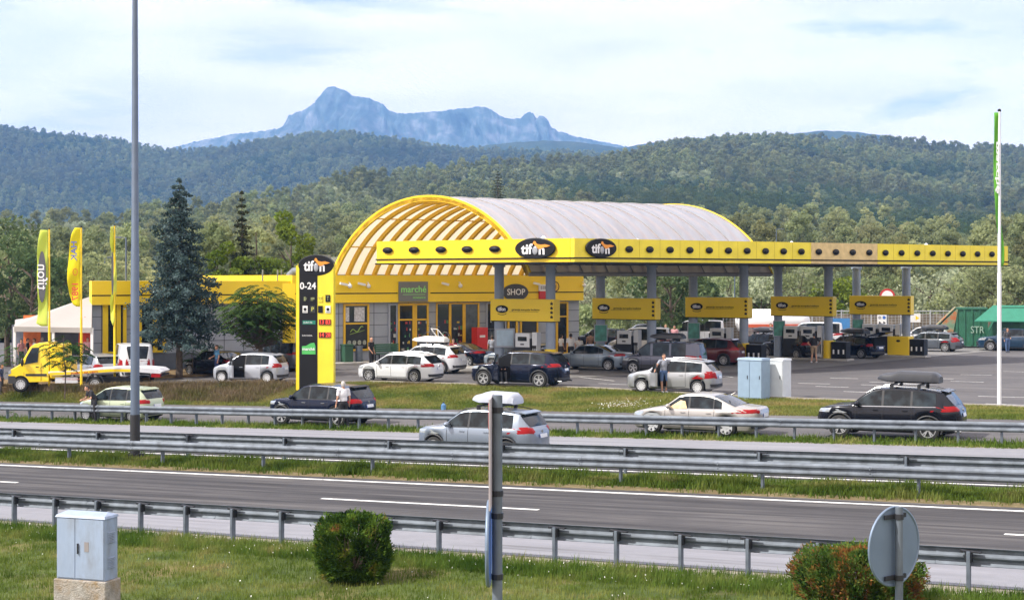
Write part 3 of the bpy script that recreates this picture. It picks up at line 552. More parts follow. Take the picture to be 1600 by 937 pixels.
# clipped thuja bushes
def bush(x, ybase, wpx, hpx, label, stops, seed, n=26000):
    p = ground_px(x, ybase); s_ = F / p.y; w, h = wpx / s_ / 2, hpx / s_; r_ = np.random.default_rng(seed); root = thing('thuja_bush', label, 'bush', (p.x, p.y + w * .9, p.z - .05), .2)
    th = r_.uniform(0, 6.28, n); zz = r_.uniform(-1, 1, n); d = np.stack([np.cos(th) * np.sqrt(1 - zz ** 2), np.sin(th) * np.sqrt(1 - zz ** 2), zz], 1)
    pw = 3.6; nrm = (np.abs(d) ** pw).sum(1) ** (1 / pw); d = d / nrm[:, None]; lump = 1 + .05 * np.sin(d[:, 0] * 7 + seed) * np.sin(d[:, 2] * 6) + .04 * np.sin(d[:, 1] * 13 + d[:, 0] * 11)
    q = r_.uniform(.66, 1.0, n) ** .8 * lump * np.where(r_.uniform(size=n) < .04, r_.uniform(1.03, 1.12, n), 1.0)
    P = d * q[:, None] * np.array([w, w * .9, h / 2]); P[:, :2] *= (1 - .10 * np.clip(-P[:, 2] / (h / 2), 0, 1))[:, None]; P[:, 2] += h / 2
    hole = (np.sin(P[:, 0] * 9 + seed) * np.sin(P[:, 2] * 8 + 1) * np.sin(P[:, 1] * 9) > .20) & (r_.uniform(size=n) < .93); P = P[~hole]; core = P[r_.uniform(size=len(P)) < .45] * np.array([.62, .62, .80]) + np.array([0, 0, h * .08]); P = np.concatenate([P, core])
    up = P - np.array([0, 0, h * .35]); up /= np.linalg.norm(up, axis=1)[:, None]; a = up + r_.normal(size=P.shape) * .5 + np.array([0, 0, .4]); a /= np.linalg.norm(a, axis=1)[:, None]
    b = np.cross(a, r_.normal(size=P.shape)); b /= np.linalg.norm(b, axis=1)[:, None]; L_ = r_.uniform(.025, .065, len(P))[:, None]; Wd = L_ * .28
    v = np.stack([P - a * L_ * .5, P + b * Wd, P + a * L_, P - b * Wd], 1).reshape(-1, 3); fast_mesh('foliage', v, np.arange(len(P) * 4).reshape(-1, 4), leaf_mat('thuja_%s' % stops[0], stops[1], stops[2], trans=.2), root)
    c = MB(); rr = random.Random(seed)
    for k in range(46):
        an = rr.uniform(0, 6.28); q1 = rr.uniform(.5, .92); e = V(math.cos(an) * w * q1, math.sin(an) * w * q1 * .9, h * rr.uniform(.25, .9)); c.tube([(0, 0, 0), e * .5 + V(rr.uniform(-.1, .1), 0, 0), e], [.025, .015, .006], 5)
    c.build('branches', mat('twig', (.16, .12, .09), .9, var=.3), root); return root
bush(546, 918, 122, 112, 'clipped cube-shaped green bush in the near grass, mostly green', ('green', [(0.32, (.012, .026, .008)), (.50, (.055, .105, .018)), (.62, (.14, .215, .03)), (.72, (.24, .11, .04))], 2.6), 4)
bush(1360, 968, 198, 102, 'wider clipped bush with brown and rusty patches behind the round sign', ('rusty', [(0.30, (.015, .030, .010)), (.44, (.07, .12, .022)), (.53, (.12, .15, .035)), (.59, (.24, .085, .03)), (.70, (.09, .055, .035))], 3.2), 9, 36000)
# round sign seen from behind
m_alu = mat('sign_back', (0.17, 0.225, 0.31), .5, .35, var=.07, scale=4)
c_ = at(1398, 854, 14.0); g0 = gzf(c_.x, c_.y); rs = thing('road_sign', 'round traffic sign seen from behind on a grey pole at the lower right', 'sign', (c_.x + .04, c_.y, g0))
nb = V(.62, -.785, 0); hz_ = c_.z - g0
dm = MB(); dm.disc(V(-.04, .05, hz_), nb, .36, .36, .012, 40); ob = dm.build('sign_plate', m_alu, rs)
rm = MB(); e1 = V(0, 0, 1).cross(nb).normalized(); rm.tube([V(-.04, .05, hz_) + nb * .008 + e1 * math.cos(k * math.pi / 20) * .36 + V(0, 0, 1) * math.sin(k * math.pi / 20) * .36 for k in range(41)], .013, 8); rm.build('rim', m_alu, rs, 60)
MB().tube([(0, 0, -.3), (0, 0, hz_ + .37)], .036, 14).build('pole', m_galv2, rs, 40)
cl = MB()
for dz in (-.28, .28): cl.tube([(0, 0, hz_ + dz - .025), (0, 0, hz_ + dz + .025)], .043, 12); cl.box((-.03, .02, hz_ + dz), (.3, .02, .04), rz=math.atan2(e1.y, e1.x))
cl.build('clamp', m_dark, rs)
# centre sign pole with two plates seen edge-on
c_ = at(777, 700, 11.0); g0 = gzf(c_.x, c_.y); ss = thing('road_sign', 'galvanised pole with a rectangular and a round blue plate, both seen almost edge-on', 'sign', (c_.x, c_.y, g0)); Z = lambda y: EYE - (y - HY) / F * 11 - g0
MB().tube([(0, 0, -.3), (0, 0, Z(617))], .037, 16).build('pole', m_galv2, ss, 40)
an = R(1.9); fx = V(math.sin(an) * -1, -math.cos(an), 0); fn = V(-math.cos(an), math.sin(an), 0)
def plate_poly(cy, hw, z0, z1, off): b = V(-.036 - off, cy, 0); return [b - fx * hw + V(0, 0, z0), b + fx * hw + V(0, 0, z0), b + fx * hw + V(0, 0, z1), b - fx * hw + V(0, 0, z1)]
m_swhite = mat('sign_white', (.72, .72, .70), .45, var=.04); m_sred = mat('sign_red', (.45, .03, .03), .45, var=.04); m_sblue = mat('sign_blue', (.03, .12, .42), .45, var=.04)
rp = MB().prism(plate_poly(0, .30, Z(788), Z(619), 0), fn * .012).build('rectangular_plate', mat('sign_worn', (.36, .32, .33), .5), ss); MB().prism(plate_poly(0, .27, Z(665), Z(625), .0130), fn * .003).build('red_field', m_sred, rp)
dd = MB(); dd.disc(V(-.05, 0, Z(848)), fn, .31, .30, .02, 40); bp = dd.build('round_plate', m_sblue, ss); rm = MB(); rm.tube([V(-.06, 0, Z(848)) + fx * math.cos(k * math.pi / 20) * .31 + V(0, 0, 1) * math.sin(k * math.pi / 20) * .30 for k in range(41)], .014, 8); rm.build('rim', m_alu, bp, 60)
ar = MB(); cc = V(-.05, 0, Z(848)) + fn * .0215
for s0, s1, ww in (((0, .15), (0, -.08), .05),): ar.prism([cc + fx * -.05 + V(0, 0, .16), cc + fx * .05 + V(0, 0, .16), cc + fx * .05 + V(0, 0, -.18), cc + fx * -.05 + V(0, 0, -.18)], fn * .003)
ar.build('white_bar', m_swhite, bp)
cl = MB()
for y in (640, 770, 805, 900): cl.tube([(0, 0, Z(y) - .02), (0, 0, Z(y) + .02)], .044, 12)
cl.build('clamp', m_dark, ss)
# ------------------------------------------------------------------ station: shop, vault, canopy
UA = R(34); U = V(math.cos(UA), math.sin(UA), 0); UL = V(-.838, .545, 0).normalized()
Cc = V(3.18, 78, 0)
m_yel = mat('yellow_panel', (0.86, 0.60, 0.015), .38, var=.04, scale=.6); m_yel2 = mat('yellow_green_panel', (0.78, 0.64, 0.035), .45, var=.10, scale=1.1)
m_ochre = mat('yellow_frame', (0.74, 0.44, 0.02), .45, var=.08, scale=2); m_faded = mat('faded_panel', (0.62, 0.47, 0.22), .7, var=.14, scale=3)
m_black = mat('gloss_black', (0.009, 0.009, 0.011), .5, var=0, spec=.25); m_grey = mat('grey_soffit', (0.30, 0.30, 0.31), .7, var=.08)
m_clad = mat('grey_cladding', (0.33, 0.36, 0.42), .55, var=.05, scale=1.5); m_joint = mat('panel_joint', (0.07, 0.075, 0.09), .8, var=0); m_colm = mat('column_paint', (0.25, 0.30, 0.38), .5, var=.08, scale=2)
m_glass = mat('dark_glass', (0.014, 0.018, 0.022), .06, var=0, spec=.8); m_txtw = mat('letter_white', (0.75, 0.75, 0.76), .5, var=0); m_orange = mat('emblem_orange', (0.75, 0.28, 0.03), .5, var=0)
m_silv = mat('emblem_silver', (0.34, 0.35, 0.38), .35, .3, var=.15, scale=3)
def rotz_of(v): return math.atan2(v.y, v.x)
def face_root(name, label, cat, p, d, group=None):
    """Empty whose local +X runs along d and whose local -Y is the outward face normal"""
    return thing(name, label, cat, p, rotz_of(d), group)
def oval_logo(parent, loc, rx, rz_, sx=1.0):
    """black oval board with white letters, an egg and an orange bird"""
    b = MB(); b.disc(V(0, 0, 0), V(0, -1, 0), rx, rz_, .14, 40); o = b.build('logo_board', m_black, parent); o.location = loc; bevel(o, .04, 2)
    k = rz_ / .5; W_ = rx / 1.0
    text('lettering', 'tif', .66 * k, m_txtw, o, (-.40 * W_, -.155, -.05 * k), sx=W_ / k * .98, bold=.018 * k)
    text('lettering', 'n', .66 * k, m_txtw, o, (.36 * W_, -.155, -.08 * k), sx=W_ / k * 1.0, bold=.018 * k)
    e = MB(); e.ell((0, 0, 0), (.135 * W_, .03, .20 * k), 14, 10); eo = e.build('egg', m_silv, o, 60); eo.location = (.02 * W_, -.15, -.10 * k)
    bd = [(-.08, .20), (-.05, .30), (0, .35), (.06, .33), (.10, .25), (.16, .20), (.34, .17), (.52, .19), (.80, .12), (.62, .06), (.48, .05), (.34, -.02), (.20, -.03), (.12, .06), (.03, .15), (-.02, .22)]
    s = MB(); s.prism([(x * W_, -.165, z * k) for x, z in bd], (0, -.02, 0)); s.build('bird_emblem', m_orange, o); return o
# ---- canopy
cr = thing('canopy', 'long flat yellow filling-station roof with oval logo boards on grey columns', 'canopy', Cc, UA)
iR = Matrix.Rotation(-UA, 3, 'Z'); ul = iR @ UL; LU, LL = 34.3, 12.8; ZB, ZT = 6.09, 7.36
def cq(u, l): return V(u, 0, 0) + ul * l
def slab(mb, u0, u1, l0, l1, z0, z1, m=0): mb.prism([cq(u0, l0) + V(0, 0, z0), cq(u1, l0) + V(0, 0, z0), cq(u1, l1) + V(0, 0, z0), cq(u0, l1) + V(0, 0, z0)], (0, 0, z1 - z0), m)
s = MB(); slab(s, .3, LU - .3, .3, LL - .3, 6.12, 7.1); s.build('roof_slab', m_grey, cr)
s = MB()
slab(s, 0, 16.85, -.02, .22, ZB + .06, ZT); slab(s, 22.35, LU, -.02, .22, ZB + .06, ZT); slab(s, 0, LU, LL - .22, LL, ZB + .06, ZT - .002)
s.build('fascia', m_yel2, cr)
s = MB(); slab(s, -.01, .24, .24, LL - .23, ZB + .06, ZT + .003); s.build('fascia', m_yel, cr); s = MB(); slab(s, LU - .2, LU, .24, LL - .23, ZB + .06, ZT - .003); s.build('fascia', m_yel, cr)
s = MB(); slab(s, 16.87, 22.33, -.02, .22, ZB + .06, ZT - .002); s.build('fascia', m_faded, cr)['label'] = 'faded brownish fascia panels'
s = MB(); slab(s, -.05, LU + .05, -.07, -.022, ZB + .23, ZB + .30); slab(s, -.06, -.012, -.06, LL, ZB + .23, ZB + .30); slab(s, -.1, LU + .1, -.1, .2, ZB - .02, ZB + .055); slab(s, -.11, .2, .21, LL, ZB - .02, ZB + .055); s.build('trim', m_black, cr)
ld = Cc; nl = iR @ V(-UL.y, UL.x, 0)  # normal of left face
nl = V(0, 0, 1).cross(ul).normalized(); nl = nl if nl.x < 0 else -nl
first = None
for k in range(22):
    u = 3.54 + k * 1.389; 
    if first is None:
        b = MB(); b.ell((0, 0, 0), (.22, .16, .15), 16, 8); b.disc(V(0, -.02, 0), V(0, -1, 0), .25, .175, .03, 24); first = b.build('fascia_lamp', m_black, cr, 50); o = first
    else: o = first.copy(); COL.objects.link(o)
    o.parent = cr; o.location = (u, -.04, 6.83)
lf = MB(); lf.ell((0, 0, 0), (.31, .16, .15), 16, 8); lf.disc(V(0, -.02, 0), V(0, -1, 0), .35, .175, .03, 24); lfo = lf.build('fascia_lamp', m_black, cr, 50)
ang_l = math.atan2(-ul.y, -ul.x)
def lpos(px_):  # distance along the left face for a given image column
    a = (px_ - CX) / F; return (a * Cc.y - Cc.x) / (UL.x - a * UL.y)
for k, px_ in enumerate((774, 731, 690, 648, 607)):
    o = lfo if k == 0 else lfo.copy()
    if k: COL.objects.link(o)
    o.parent = cr; p = cq(0, lpos(px_)); o.location = p + nl * .05 + V(0, 0, 6.86); o.rotation_euler = (0, 0, ang_l)
lg = oval_logo(cr, cq(0, lpos(838)) + nl * .03 + V(0, 0, 6.86), 1.23, .55); lg.rotation_euler = (0, 0, ang_l)
oval_logo(cr, (1.65, -.03, 6.87), .99, .50)
s = MB()
for k in range(1, 25):
    if not 16.8 < k * 1.389 < 22.4 and abs(k * 1.389 - 1.6) > 1.1: s.b2((k * 1.389 + .1, -.024, ZB + .31), (k * 1.389 + .115, -.018, ZT - .01))
s.build('panel_seam', mat('seam_yellow', (.40, .30, .02), .8, var=0), cr)
# soffit ribs + lamps
s = MB()
for k in range(17): slab(s, 1 + k * 2, 1.08 + k * 2, .3, LL - .3, 6.07, 6.115)
s.build('soffit_rib', m_joint, cr)
# columns & islands
iu = [2.17, 85.8]; ISL = []
for k in range(5): ISL.append(V(2.17, 85.8, 0) + U * (7.32 * k))
tops = 6.12
mcol = None
for k, p in enumerate(ISL):
    for j, off in enumerate((0, 3.47)):
        q = iR @ (p + UL * off - Cc)
        if mcol is None:
            c = MB(); c.tube([(0, 0, 0), (0, 0, 6.1)], .275, 20); c.tube([(0, 0, 5.95), (0, 0, 6.1)], .36, 20); mcol = c.build('column', m_colm, cr, 40); o = mcol
        else: o = mcol.copy(); COL.objects.link(o)
        o.parent = cr; o.location = (q.x, q.y, 0)
# ---- island kerbs, sign boards, bases, pumps, bins
m_pumpw = mat('pump_white', (0.62, 0.64, 0.66), .4, var=.05); m_pumpd = mat('pump_dark', (0.016, 0.017, 0.02), .6, var=.05)
m_island = mat('island_concrete', (0.36, 0.35, 0.33), .85, var=.12, bump=.3); m_green_scr = mat('poster_green', (0.05, 0.25, 0.19), .4, var=.35, scale=4)
m_screen = mat('poster_blue', (0.38, 0.50, 0.60), .35, var=.12, scale=3)
ORD = ['first', 'second', 'third', 'fourth', 'fifth']
def pump(loc, rz, label):
    t = thing('fuel_pump', label, 'fuel pump', loc, rz, 'fuel pumps under the canopy')
    bevel(MB().b2((-.55, -.28, .1), (.55, .28, 1.75)).build('cabinet', m_pumpd, t), .02)
    bevel(MB().b2((-.48, -.30, 1.25), (.48, .30, 2.05)).build('display_head', m_pumpw, t), .03)
    MB().b2((-.3, -.31, 1.6), (.3, -.302, 1.85)).build('display', m_glass, t); MB().b2((-.12, -.31, 1.38), (.12, -.302, 1.46)).build('card_slot', m_pumpd, t)
    bevel(MB().b2((.60, -.22, .1), (.92, .22, 2.1)).build('hose_tower', m_pumpw, t), .02)
    for x in (.66, .76, .86):
        n_ = MB(); n_.tube([(x, -.24, 1.25), (x, -.30, 1.2), (x, -.27, .5), (x, -.25, .3), (x, -.24, .9)], .018, 6); n_.box((x, -.26, 1.28), (.05, .08, .16)); n_.build('nozzle', m_blk, t)
    return t
fp = None
for k, p in enumerate(ISL):
    rz = rotz_of(-UL); r_ = face_root('pump_island', '%s concrete pump island from the left' % ORD[k], 'pump island', p + V(0, 0, .03), -UL, 'pump islands')
    i_ = MB(); i_.b2((-6.4, -.62, 0), (1.5, .62, .15)); bevel(i_.build('kerb_block', m_island, r_), .04)
    # board spanning the two columns
    b = face_root('sign_board', 'yellow board with a small black oval logo, %s from the left, fixed across two columns' % ORD[k], 'sign', p, -UL, 'boards between the canopy columns')
    zt = 4.13; hb_ = 1.25
    bd = MB(); bd.b2((-3.85, -.34, zt - hb_), (.42, .34, zt)); bevel(bd.build('panel', m_yel if k == 0 else m_ochre if False else m_yel, b), .02)
    MB().b2((-3.86, -.35, zt - hb_ - .03), (.43, .35, zt - hb_ - .002)).build('lower_trim', m_black, b)
    oo = MB(); oo.disc(V(-3.05, -.345, zt - .58), V(0, -1, 0), .42, .22, .02, 28); oo.build('logo_oval', m_black, b)
    text('lettering', 'tifon', .30, m_txtw, b, (-3.05, -.372, zt - .58), bold=.01, sx=.95)
    a_ = MB(); a_.tube([(-3.05 + .3 * math.cos(t), -.35, zt - .80 - .10 * math.sin(t)) for t in np.linspace(.2, 2.9, 9)], .018, 5); a_.build('logo_swoosh', m_black, b)
    text('slogan', 'garancija europske kvalitete', .17, m_black, b, (-1.45, -.35, zt - .60), sx=.98, depth=.004)
    MB().b2((-2.55, -.352, zt - .72), (-.6, -.345, zt - .705)).build('underline', m_black, b)
    q_ = MB()
    for zz_ in (.25, .50, .75, 1.0): q_.b2((.20, -.352, zt - zz_ - .06), (.36, -.345, zt - zz_ + .06)); q_.b2((.25, -.3525, zt - zz_ + .075), (.30, -.3455, zt - zz_ + .11))
    q_.build('small_symbols', m_black, b)
    # yellow column foot / base box
    f = face_root('column_guard', 'yellow protective sleeve on the nearer column of the %s island' % ORD[k], 'column guard', p + V(0, 0, .18), -UL, 'yellow column sleeves')
    if k < 4: MB().tube([(0, 0, 0), (0, 0, 1.15)], .33, 20).build('sleeve', m_yel, f, 40)
    else:
        bevel(MB().b2((-1.1, -.6, 0), (.35, .5, 1.25)).build('box', m_yel, f), .03); q_ = MB(); q_.disc(V(-.35, -.602, .95), V(0, -1, 0), .14, .08, .01, 16); q_.build('mark', m_black, f)
    if k < 2: g = None
    else: g = face_root('waste_station', 'black three-bin unit with white labels at the near end of the %s island' % ORD[k], 'bin', p + UL * -.62 + V(0, 0, .18), -UL, 'black bin units on the islands')
    if g: bevel(MB().b2((-.30, -.40, 0), (.72, .40, 1.08)).build('casing', m_black, g), .03)
    for j in range(3 if g else 0):
        x = -.12 + j * .33; MB().b2((x - .05, -.412, .30), (x + .05, -.401, .58)).build('label', m_txtw, g); MB().b2((x - .11, -.412, .78), (x + .11, -.401, .92)).build('slot', m_black, g)
    for j, off in enumerate((1.3, 2.5) if k > 2 else (1.7,)):
        loc = p + UL * off + V(0, 0, .15); pump(loc, rz, 'white headed fuel pump, %s on the %s island from the left' % (('nearer one', 'farther one')[j] if k > 2 else 'the only one', ORD[k]))
    # poster frame on far column
    q = p + UL * 3.47 + V(-UL.y, UL.x, 0).normalized() * (-.0)
    pf = face_root('poster_frame', ('pale blue framed notice on the far column of the %s island' if k == 0 else 'green leaflet poster on the far column of the %s island') % ORD[k], 'poster', q + V(-.05, -.36, 0), V(1, .1, 0), 'posters on the columns')
    if k in (0,): bevel(MB().b2((-.2, -.04, 1.35), (.95, .02, 2.45)).build('frame', m_clad, pf), .02); MB().b2((-.1, -.05, 1.45), (.85, -.041, 2.35)).build('sheet', m_screen, pf)
    else: MB().b2((-.35, -.03, 1.5), (.45, .02, 2.55)).build('frame', m_clad, pf); MB().b2((-.3, -.04, 1.55), (.4, -.031, 2.5)).build('sheet', m_green_scr, pf)
# ---- vault
Fp = V(-11.15, 94.8, 0); VL = 18.7; VW = 14.56; RZ0 = 5.55; RISE = 4.63
vt = face_root('vaulted_roof', 'big translucent barrel roof with yellow ribs above the shop front', 'roof', Fp, U)
iu_ = Matrix.Rotation(-UA, 3, 'Z'); un = iu_ @ (-UL)     # towards the camera, from the building
Rc = ((VW / 2) ** 2 + RISE ** 2) / (2 * RISE); ha = math.asin(VW / 2 / Rc)
def arc(u, k, dr=0.0):
    a = -ha + 2 * ha * k; l = VW / 2 + math.sin(a) * (Rc + dr); z = RZ0 + RISE - Rc + math.cos(a) * (Rc + dr); q = V(u, 0, 0) + un * l; return V(q.x, q.y, z)
NS = 40
m_vault = bpy.data.materials.new('translucent_sheet'); m_vault.use_nodes = True; nt = m_vault.node_tree; nt.nodes.clear()
o_ = nt.nodes.new('ShaderNodeOutputMaterial'); d_ = nt.nodes.new('ShaderNodeBsdfPrincipled'); t_ = nt.nodes.new('ShaderNodeBsdfTranslucent'); x_ = nt.nodes.new('ShaderNodeMixShader'); x_.inputs[0].default_value = .50
n_ = nt.nodes.new('ShaderNodeTexNoise'); n_.inputs['Scale'].default_value = 1.3; n_.inputs['Detail'].default_value = 8; tcn = nt.nodes.new('ShaderNodeTexCoord'); mpn = nt.nodes.new('ShaderNodeMapping'); mpn.inputs['Scale'].default_value = (2.5, .35, .5)
nt.links.new(tcn.outputs['Object'], mpn.inputs[0]); nt.links.new(mpn.outputs[0], n_.inputs[0]); r_ = nt.nodes.new('ShaderNodeValToRGB'); r_.color_ramp.elements[0].position = .3; r_.color_ramp.elements[1].position = .65
r_.color_ramp.elements[0].color = (.42, .48, .60, 1); r_.color_ramp.elements[1].color = (.52, .60, .74, 1); nt.links.new(n_.outputs[0], r_.inputs[0]); nt.links.new(r_.outputs[0], d_.inputs['Base Color']); d_.inputs['Roughness'].default_value = .55
t_.inputs[0].default_value = (.84, .74, .54, 1)
nt.links.new(d_.outputs[0], x_.inputs[1]); nt.links.new(t_.outputs[0], x_.inputs[2]); nt.links.new(x_.outputs[0], o_.inputs[0])
s = MB(); vs = []; nu_ = 41
for i in range(nu_):
    u = VL * i / (nu_ - 1)
    for k in range(NS + 1): vs.append(arc(u, k / NS))
s.add(vs, [(i * (NS + 1) + k, (i + 1) * (NS + 1) + k, (i + 1) * (NS + 1) + k + 1, i * (NS + 1) + k + 1) for i in range(nu_ - 1) for k in range(NS)]); s.build('roof_sheet', m_vault, vt, 60)
ribm = None
for i in range(21):
    if ribm is None:
        s = MB(); q0 = [arc(0, k / NS, -.02) for k in range(NS + 1)]; q1 = [arc(0, k / NS, -.24) for k in range(NS + 1)]; w_ = V(.09, 0, 0)
        vs = []
        for a, b in zip(q0, q1): vs += [a - w_, a + w_, b + w_, b - w_]
        s.add(vs, [(4 * k + j, 4 * k + (j + 1) % 4, 4 * k + 4 + (j + 1) % 4, 4 * k + 4 + j) for k in range(NS) for j in range(4)]); ribm = s.build('rib', m_ochre, vt); o = ribm
    else: o = ribm.copy(); COL.objects.link(o)
    o.parent = vt; o.location = (VL * i / 20, 0, 0)
s = MB()
for k in (.12, .27, .42, .58, .73, .88): s.tube([arc(0, k, -.2), arc(VL, k, -.2)], .045, 6)
s.build('purlin', m_ochre, vt)
s = MB()
for i in range(0, 21, 2): s.tube([arc(VL * i / 20 + .02, k / 30, .02) for k in range(31)], .028, 4)
s.build('seam', mat('seam_grey', (.30, .29, .28), .7), vt)
s = MB()
for u in (-.09, VL + .02):
    for k in range(NS):
        a, b = arc(u, k / NS, .09), arc(u, (k + 1) / NS, .09); c, d = arc(u, (k + 1) / NS, -.26), arc(u, k / NS, -.26); s.prism([a, b, c, d], (.10, 0, 0))
s.build('edge_arch', m_yel, vt)
s = MB(); a, b = arc(-.1, 0), arc(VL, 0); s.tube([a + V(0, .1, -.05), b + V(0, .1, -.05)], .12, 8); a, b = arc(-.1, 1), arc(VL, 1); s.tube([a, b], .12, 8); s.build('gutter', m_grey, vt)
# ---- shop building, local x along the front, -y outward
bl = face_root('shop_building', 'yellow and grey service-station shop with glazed front under the vault', 'building', Fp, U)
def kf(x): a = (x - CX) / F; return (a * Fp.y - Fp.x) / (U.x - a * U.y)
KR = 19.06; KL = -15.3
def zpx(x, y):
    k = kf(x); D = Fp.y + U.y * k; return EYE - (y - HY) / F * D
s = MB(); s.b2((-2.9, .02, -.2), (KR, 14, 5.0)); s.build('wall', m_clad, bl)
LB = (Matrix.Rotation(-UA, 3, 'Z') @ V(-.262, .965, 0)) * 9
s = MB(); s.prism([(KL + .1, .35, -.2), (-2.92, .35, -.2), (-2.92, 9, -.2), (KL + .1 + LB.x, .35 + LB.y, -.2)], (0, 0, 5.1)); s.build('wing_wall', m_clad, bl)
jm = MB()
for z in np.arange(.85, 3.8, .75): jm.b2((-2.9, .002, z), (KR, .018, z + .03)); jm.b2((KL + .1, .33, z), (-2.93, .348, z + .03))
for x in np.arange(KL + .7, KR, 1.25):
    y = .33 if x < -2.9 else .002; jm.b2((x, y, 0.1), (x + .03, y + .015, 3.8))
jm.build('panel_joint', m_joint, bl)
s = MB(); s.b2((KL + .1, .30, .0), (-2.95, .347, .95)); s.build('plinth', mat('plinth_grey', (.13, .15, .18), .7), bl)
s = MB(); s.b2((-2.95, -.35, 3.79), (KR + .1, -.02, 5.50)); s.b2((-2.95, -.02, 4.99), (KR + .1, 14.1, 5.50)); s.build('fascia', m_yel, bl)
s = MB(); s.b2((KL, -.12, 3.80), (-2.97, .30, 5.16)); s.prism([(KL, .302, 4.905), (-2.97, .302, 4.905), (-2.97, 9, 4.905), (KL + LB.x, .3 + LB.y, 4.905)], (0, 0, .25)); s.build('wing_fascia', m_yel, bl)
s = MB(); s.b2((-2.9, -.362, 4.33), (kf(617), -.352, 4.40)); s.b2((kf(668), -.362, 4.33), (KR + .1, -.352, 4.40)); s.b2((KL, -.132, 4.30), (-2.97, -.122, 4.37)); s.build('stripe', m_black, bl)
s = MB(); s.b2((KR - .02, -.34, 3.80), (KR + .12, 3, 5.505)); s.build('fascia_return', m_yel, bl)
def window(x0, x1, z0, z1, mull=(), trans=(), fm_=m_ochre, gm=m_glass, name='window', fw=.13, y0=0.0, curtain=None):
    w = MB(); k0, k1 = kf(x0), kf(x1)
    for a, b in (((k0, z0), (k0 + fw, z1)), ((k1 - fw, z0), (k1, z1)), ((k0 + fw, z1 - fw), (k1 - fw, z1)), ((k0 + fw, z0), (k1 - fw, z0 + fw))): w.b2((a[0], y0 - .10, a[1]), (b[0], y0 - .003, b[1]))
    for x in mull: w.b2((kf(x) - .05, y0 - .095, z0 + fw), (kf(x) + .05, y0 - .004, z1 - fw))
    for z in trans: w.b2((k0 + fw, y0 - .09, z - .05), (k1 - fw, y0 - .005, z + .05))
    f = w.build(name, fm_, bl); g = MB(); g.b2((k0 + fw, y0 - .04, z0 + fw), (k1 - fw, y0 - .008, z1 - fw)); g.build('pane', gm, f)
    if curtain:
        c = MB()
        for (xa, xb, za, zb_) in curtain: c.b2((kf(xa), y0 - .055, za), (kf(xb), y0 - .042, zb_))
        c.build('curtain', mat('curtain_cloth', (.50, .50, .52), .9, var=.35, scale=9), f)
    return f
Zt = 3.72
w1 = window(536, 576, .75, Zt, mull=(), trans=(2.48,), curtain=[(539.5, 545, 2.6, 3.5), (553, 569, 2.6, 3.5)])
bp_ = MB(); k0, k1 = kf(540), kf(572); bp_.b2((k0, -.07, .95), (k1, -.045, 2.40)); bo = bp_.build('menu_board', mat('menu_black', (.02, .022, .02), .5, var=.3, scale=3), w1)
gm_ = mat('menu_green', (.28, .42, .08), .5, var=.2)
e = MB(); e.tube([(k0 + .3 + .9 * t, -.078, 1.95 + .12 * math.sin(t * 9) + .25 * t) for t in np.linspace(0, 1, 20)], .03, 4); e.tube([(k0 + .25 + 1.05 * t, -.078, 1.8 + .25 * t) for t in (0, 1)], .015, 4); e.build('script_mark', gm_, bo)
for q in range(4): e = MB(); e.disc(V(k0 + .22 + q * .36, -.071, 1.28), V(0, -1, 0), .13, .15, .006, 16); e.build('plate_picture', mat('plate_pic', (.32, .34, .28), .5, var=.5, scale=14), bo)
window(606, 621, .1, Zt, trans=(), fm_=m_clad)
window(620, 647, .1, Zt, mull=(), trans=(2.66,), name='entrance_door', fw=.16); window(647.5, 669, .1, Zt, trans=(2.66,), fw=.14)
window(681, 702, .1, Zt, fw=.07); window(702, 724, .1, Zt, fw=.1); window(724, 748, .1, Zt, fw=.12, gm=mat('lit_inside', (.07, .09, .10), .15, var=.5, scale=2))
window(759, 790, .1, Zt, fw=.10, fm_=m_clad); window(792, 808, .1, Zt, fw=.15); window(812, 840, 1.0, Zt, fw=.12); window(868, 887, .1, Zt, trans=(2.7,), name='side_door', fw=.14)
# goods behind the glass (small bright shapes on shelves)
gd = MB(); r_ = random.Random(5)
for (xa, xb) in ((608, 618), (626, 642), (652, 665), (686, 700), (706, 720), (762, 785)):
    for q in range(11): x = r_.uniform(xa, xb); z = .7 + r_.randrange(5) * .42; gd.b2((kf(x), -.052, z), (kf(x) + r_.uniform(.06, .2), -.044, z + r_.uniform(.08, .24)), q % 4)
gd.build('shelf_goods', [mat('goods_white', (.45, .45, .42), .6), mat('goods_red', (.4, .04, .03), .6), mat('goods_green', (.06, .2, .08), .6), mat('goods_yellow', (.5, .35, .04), .6)], bl)
# wing openings
def kw(x): return kf(x)
for (xa, xb) in ((163, 200), (216, 262)):
    k0, k1 = kw(xa), kw(xb); w = MB()
    for a, b in (((k0, 1.0), (k0 + .3, 3.8)), ((k1 - .2, 1.0), (k1, 3.8)), ((k0 + .3, 1.0), (k1 - .2, 1.12)), (((k0 + k1) / 2 + .1, 1.12), ((k0 + k1) / 2 + .35, 3.8))): w.b2((a[0], .22, a[1]), (b[0], .33, b[1]))
    f = w.build('wing_window', m_yel, bl); MB().b2((k0 + .3, .29, 1.12), (k1 - .2, .325, 3.8)).build('pane', m_glass, f)
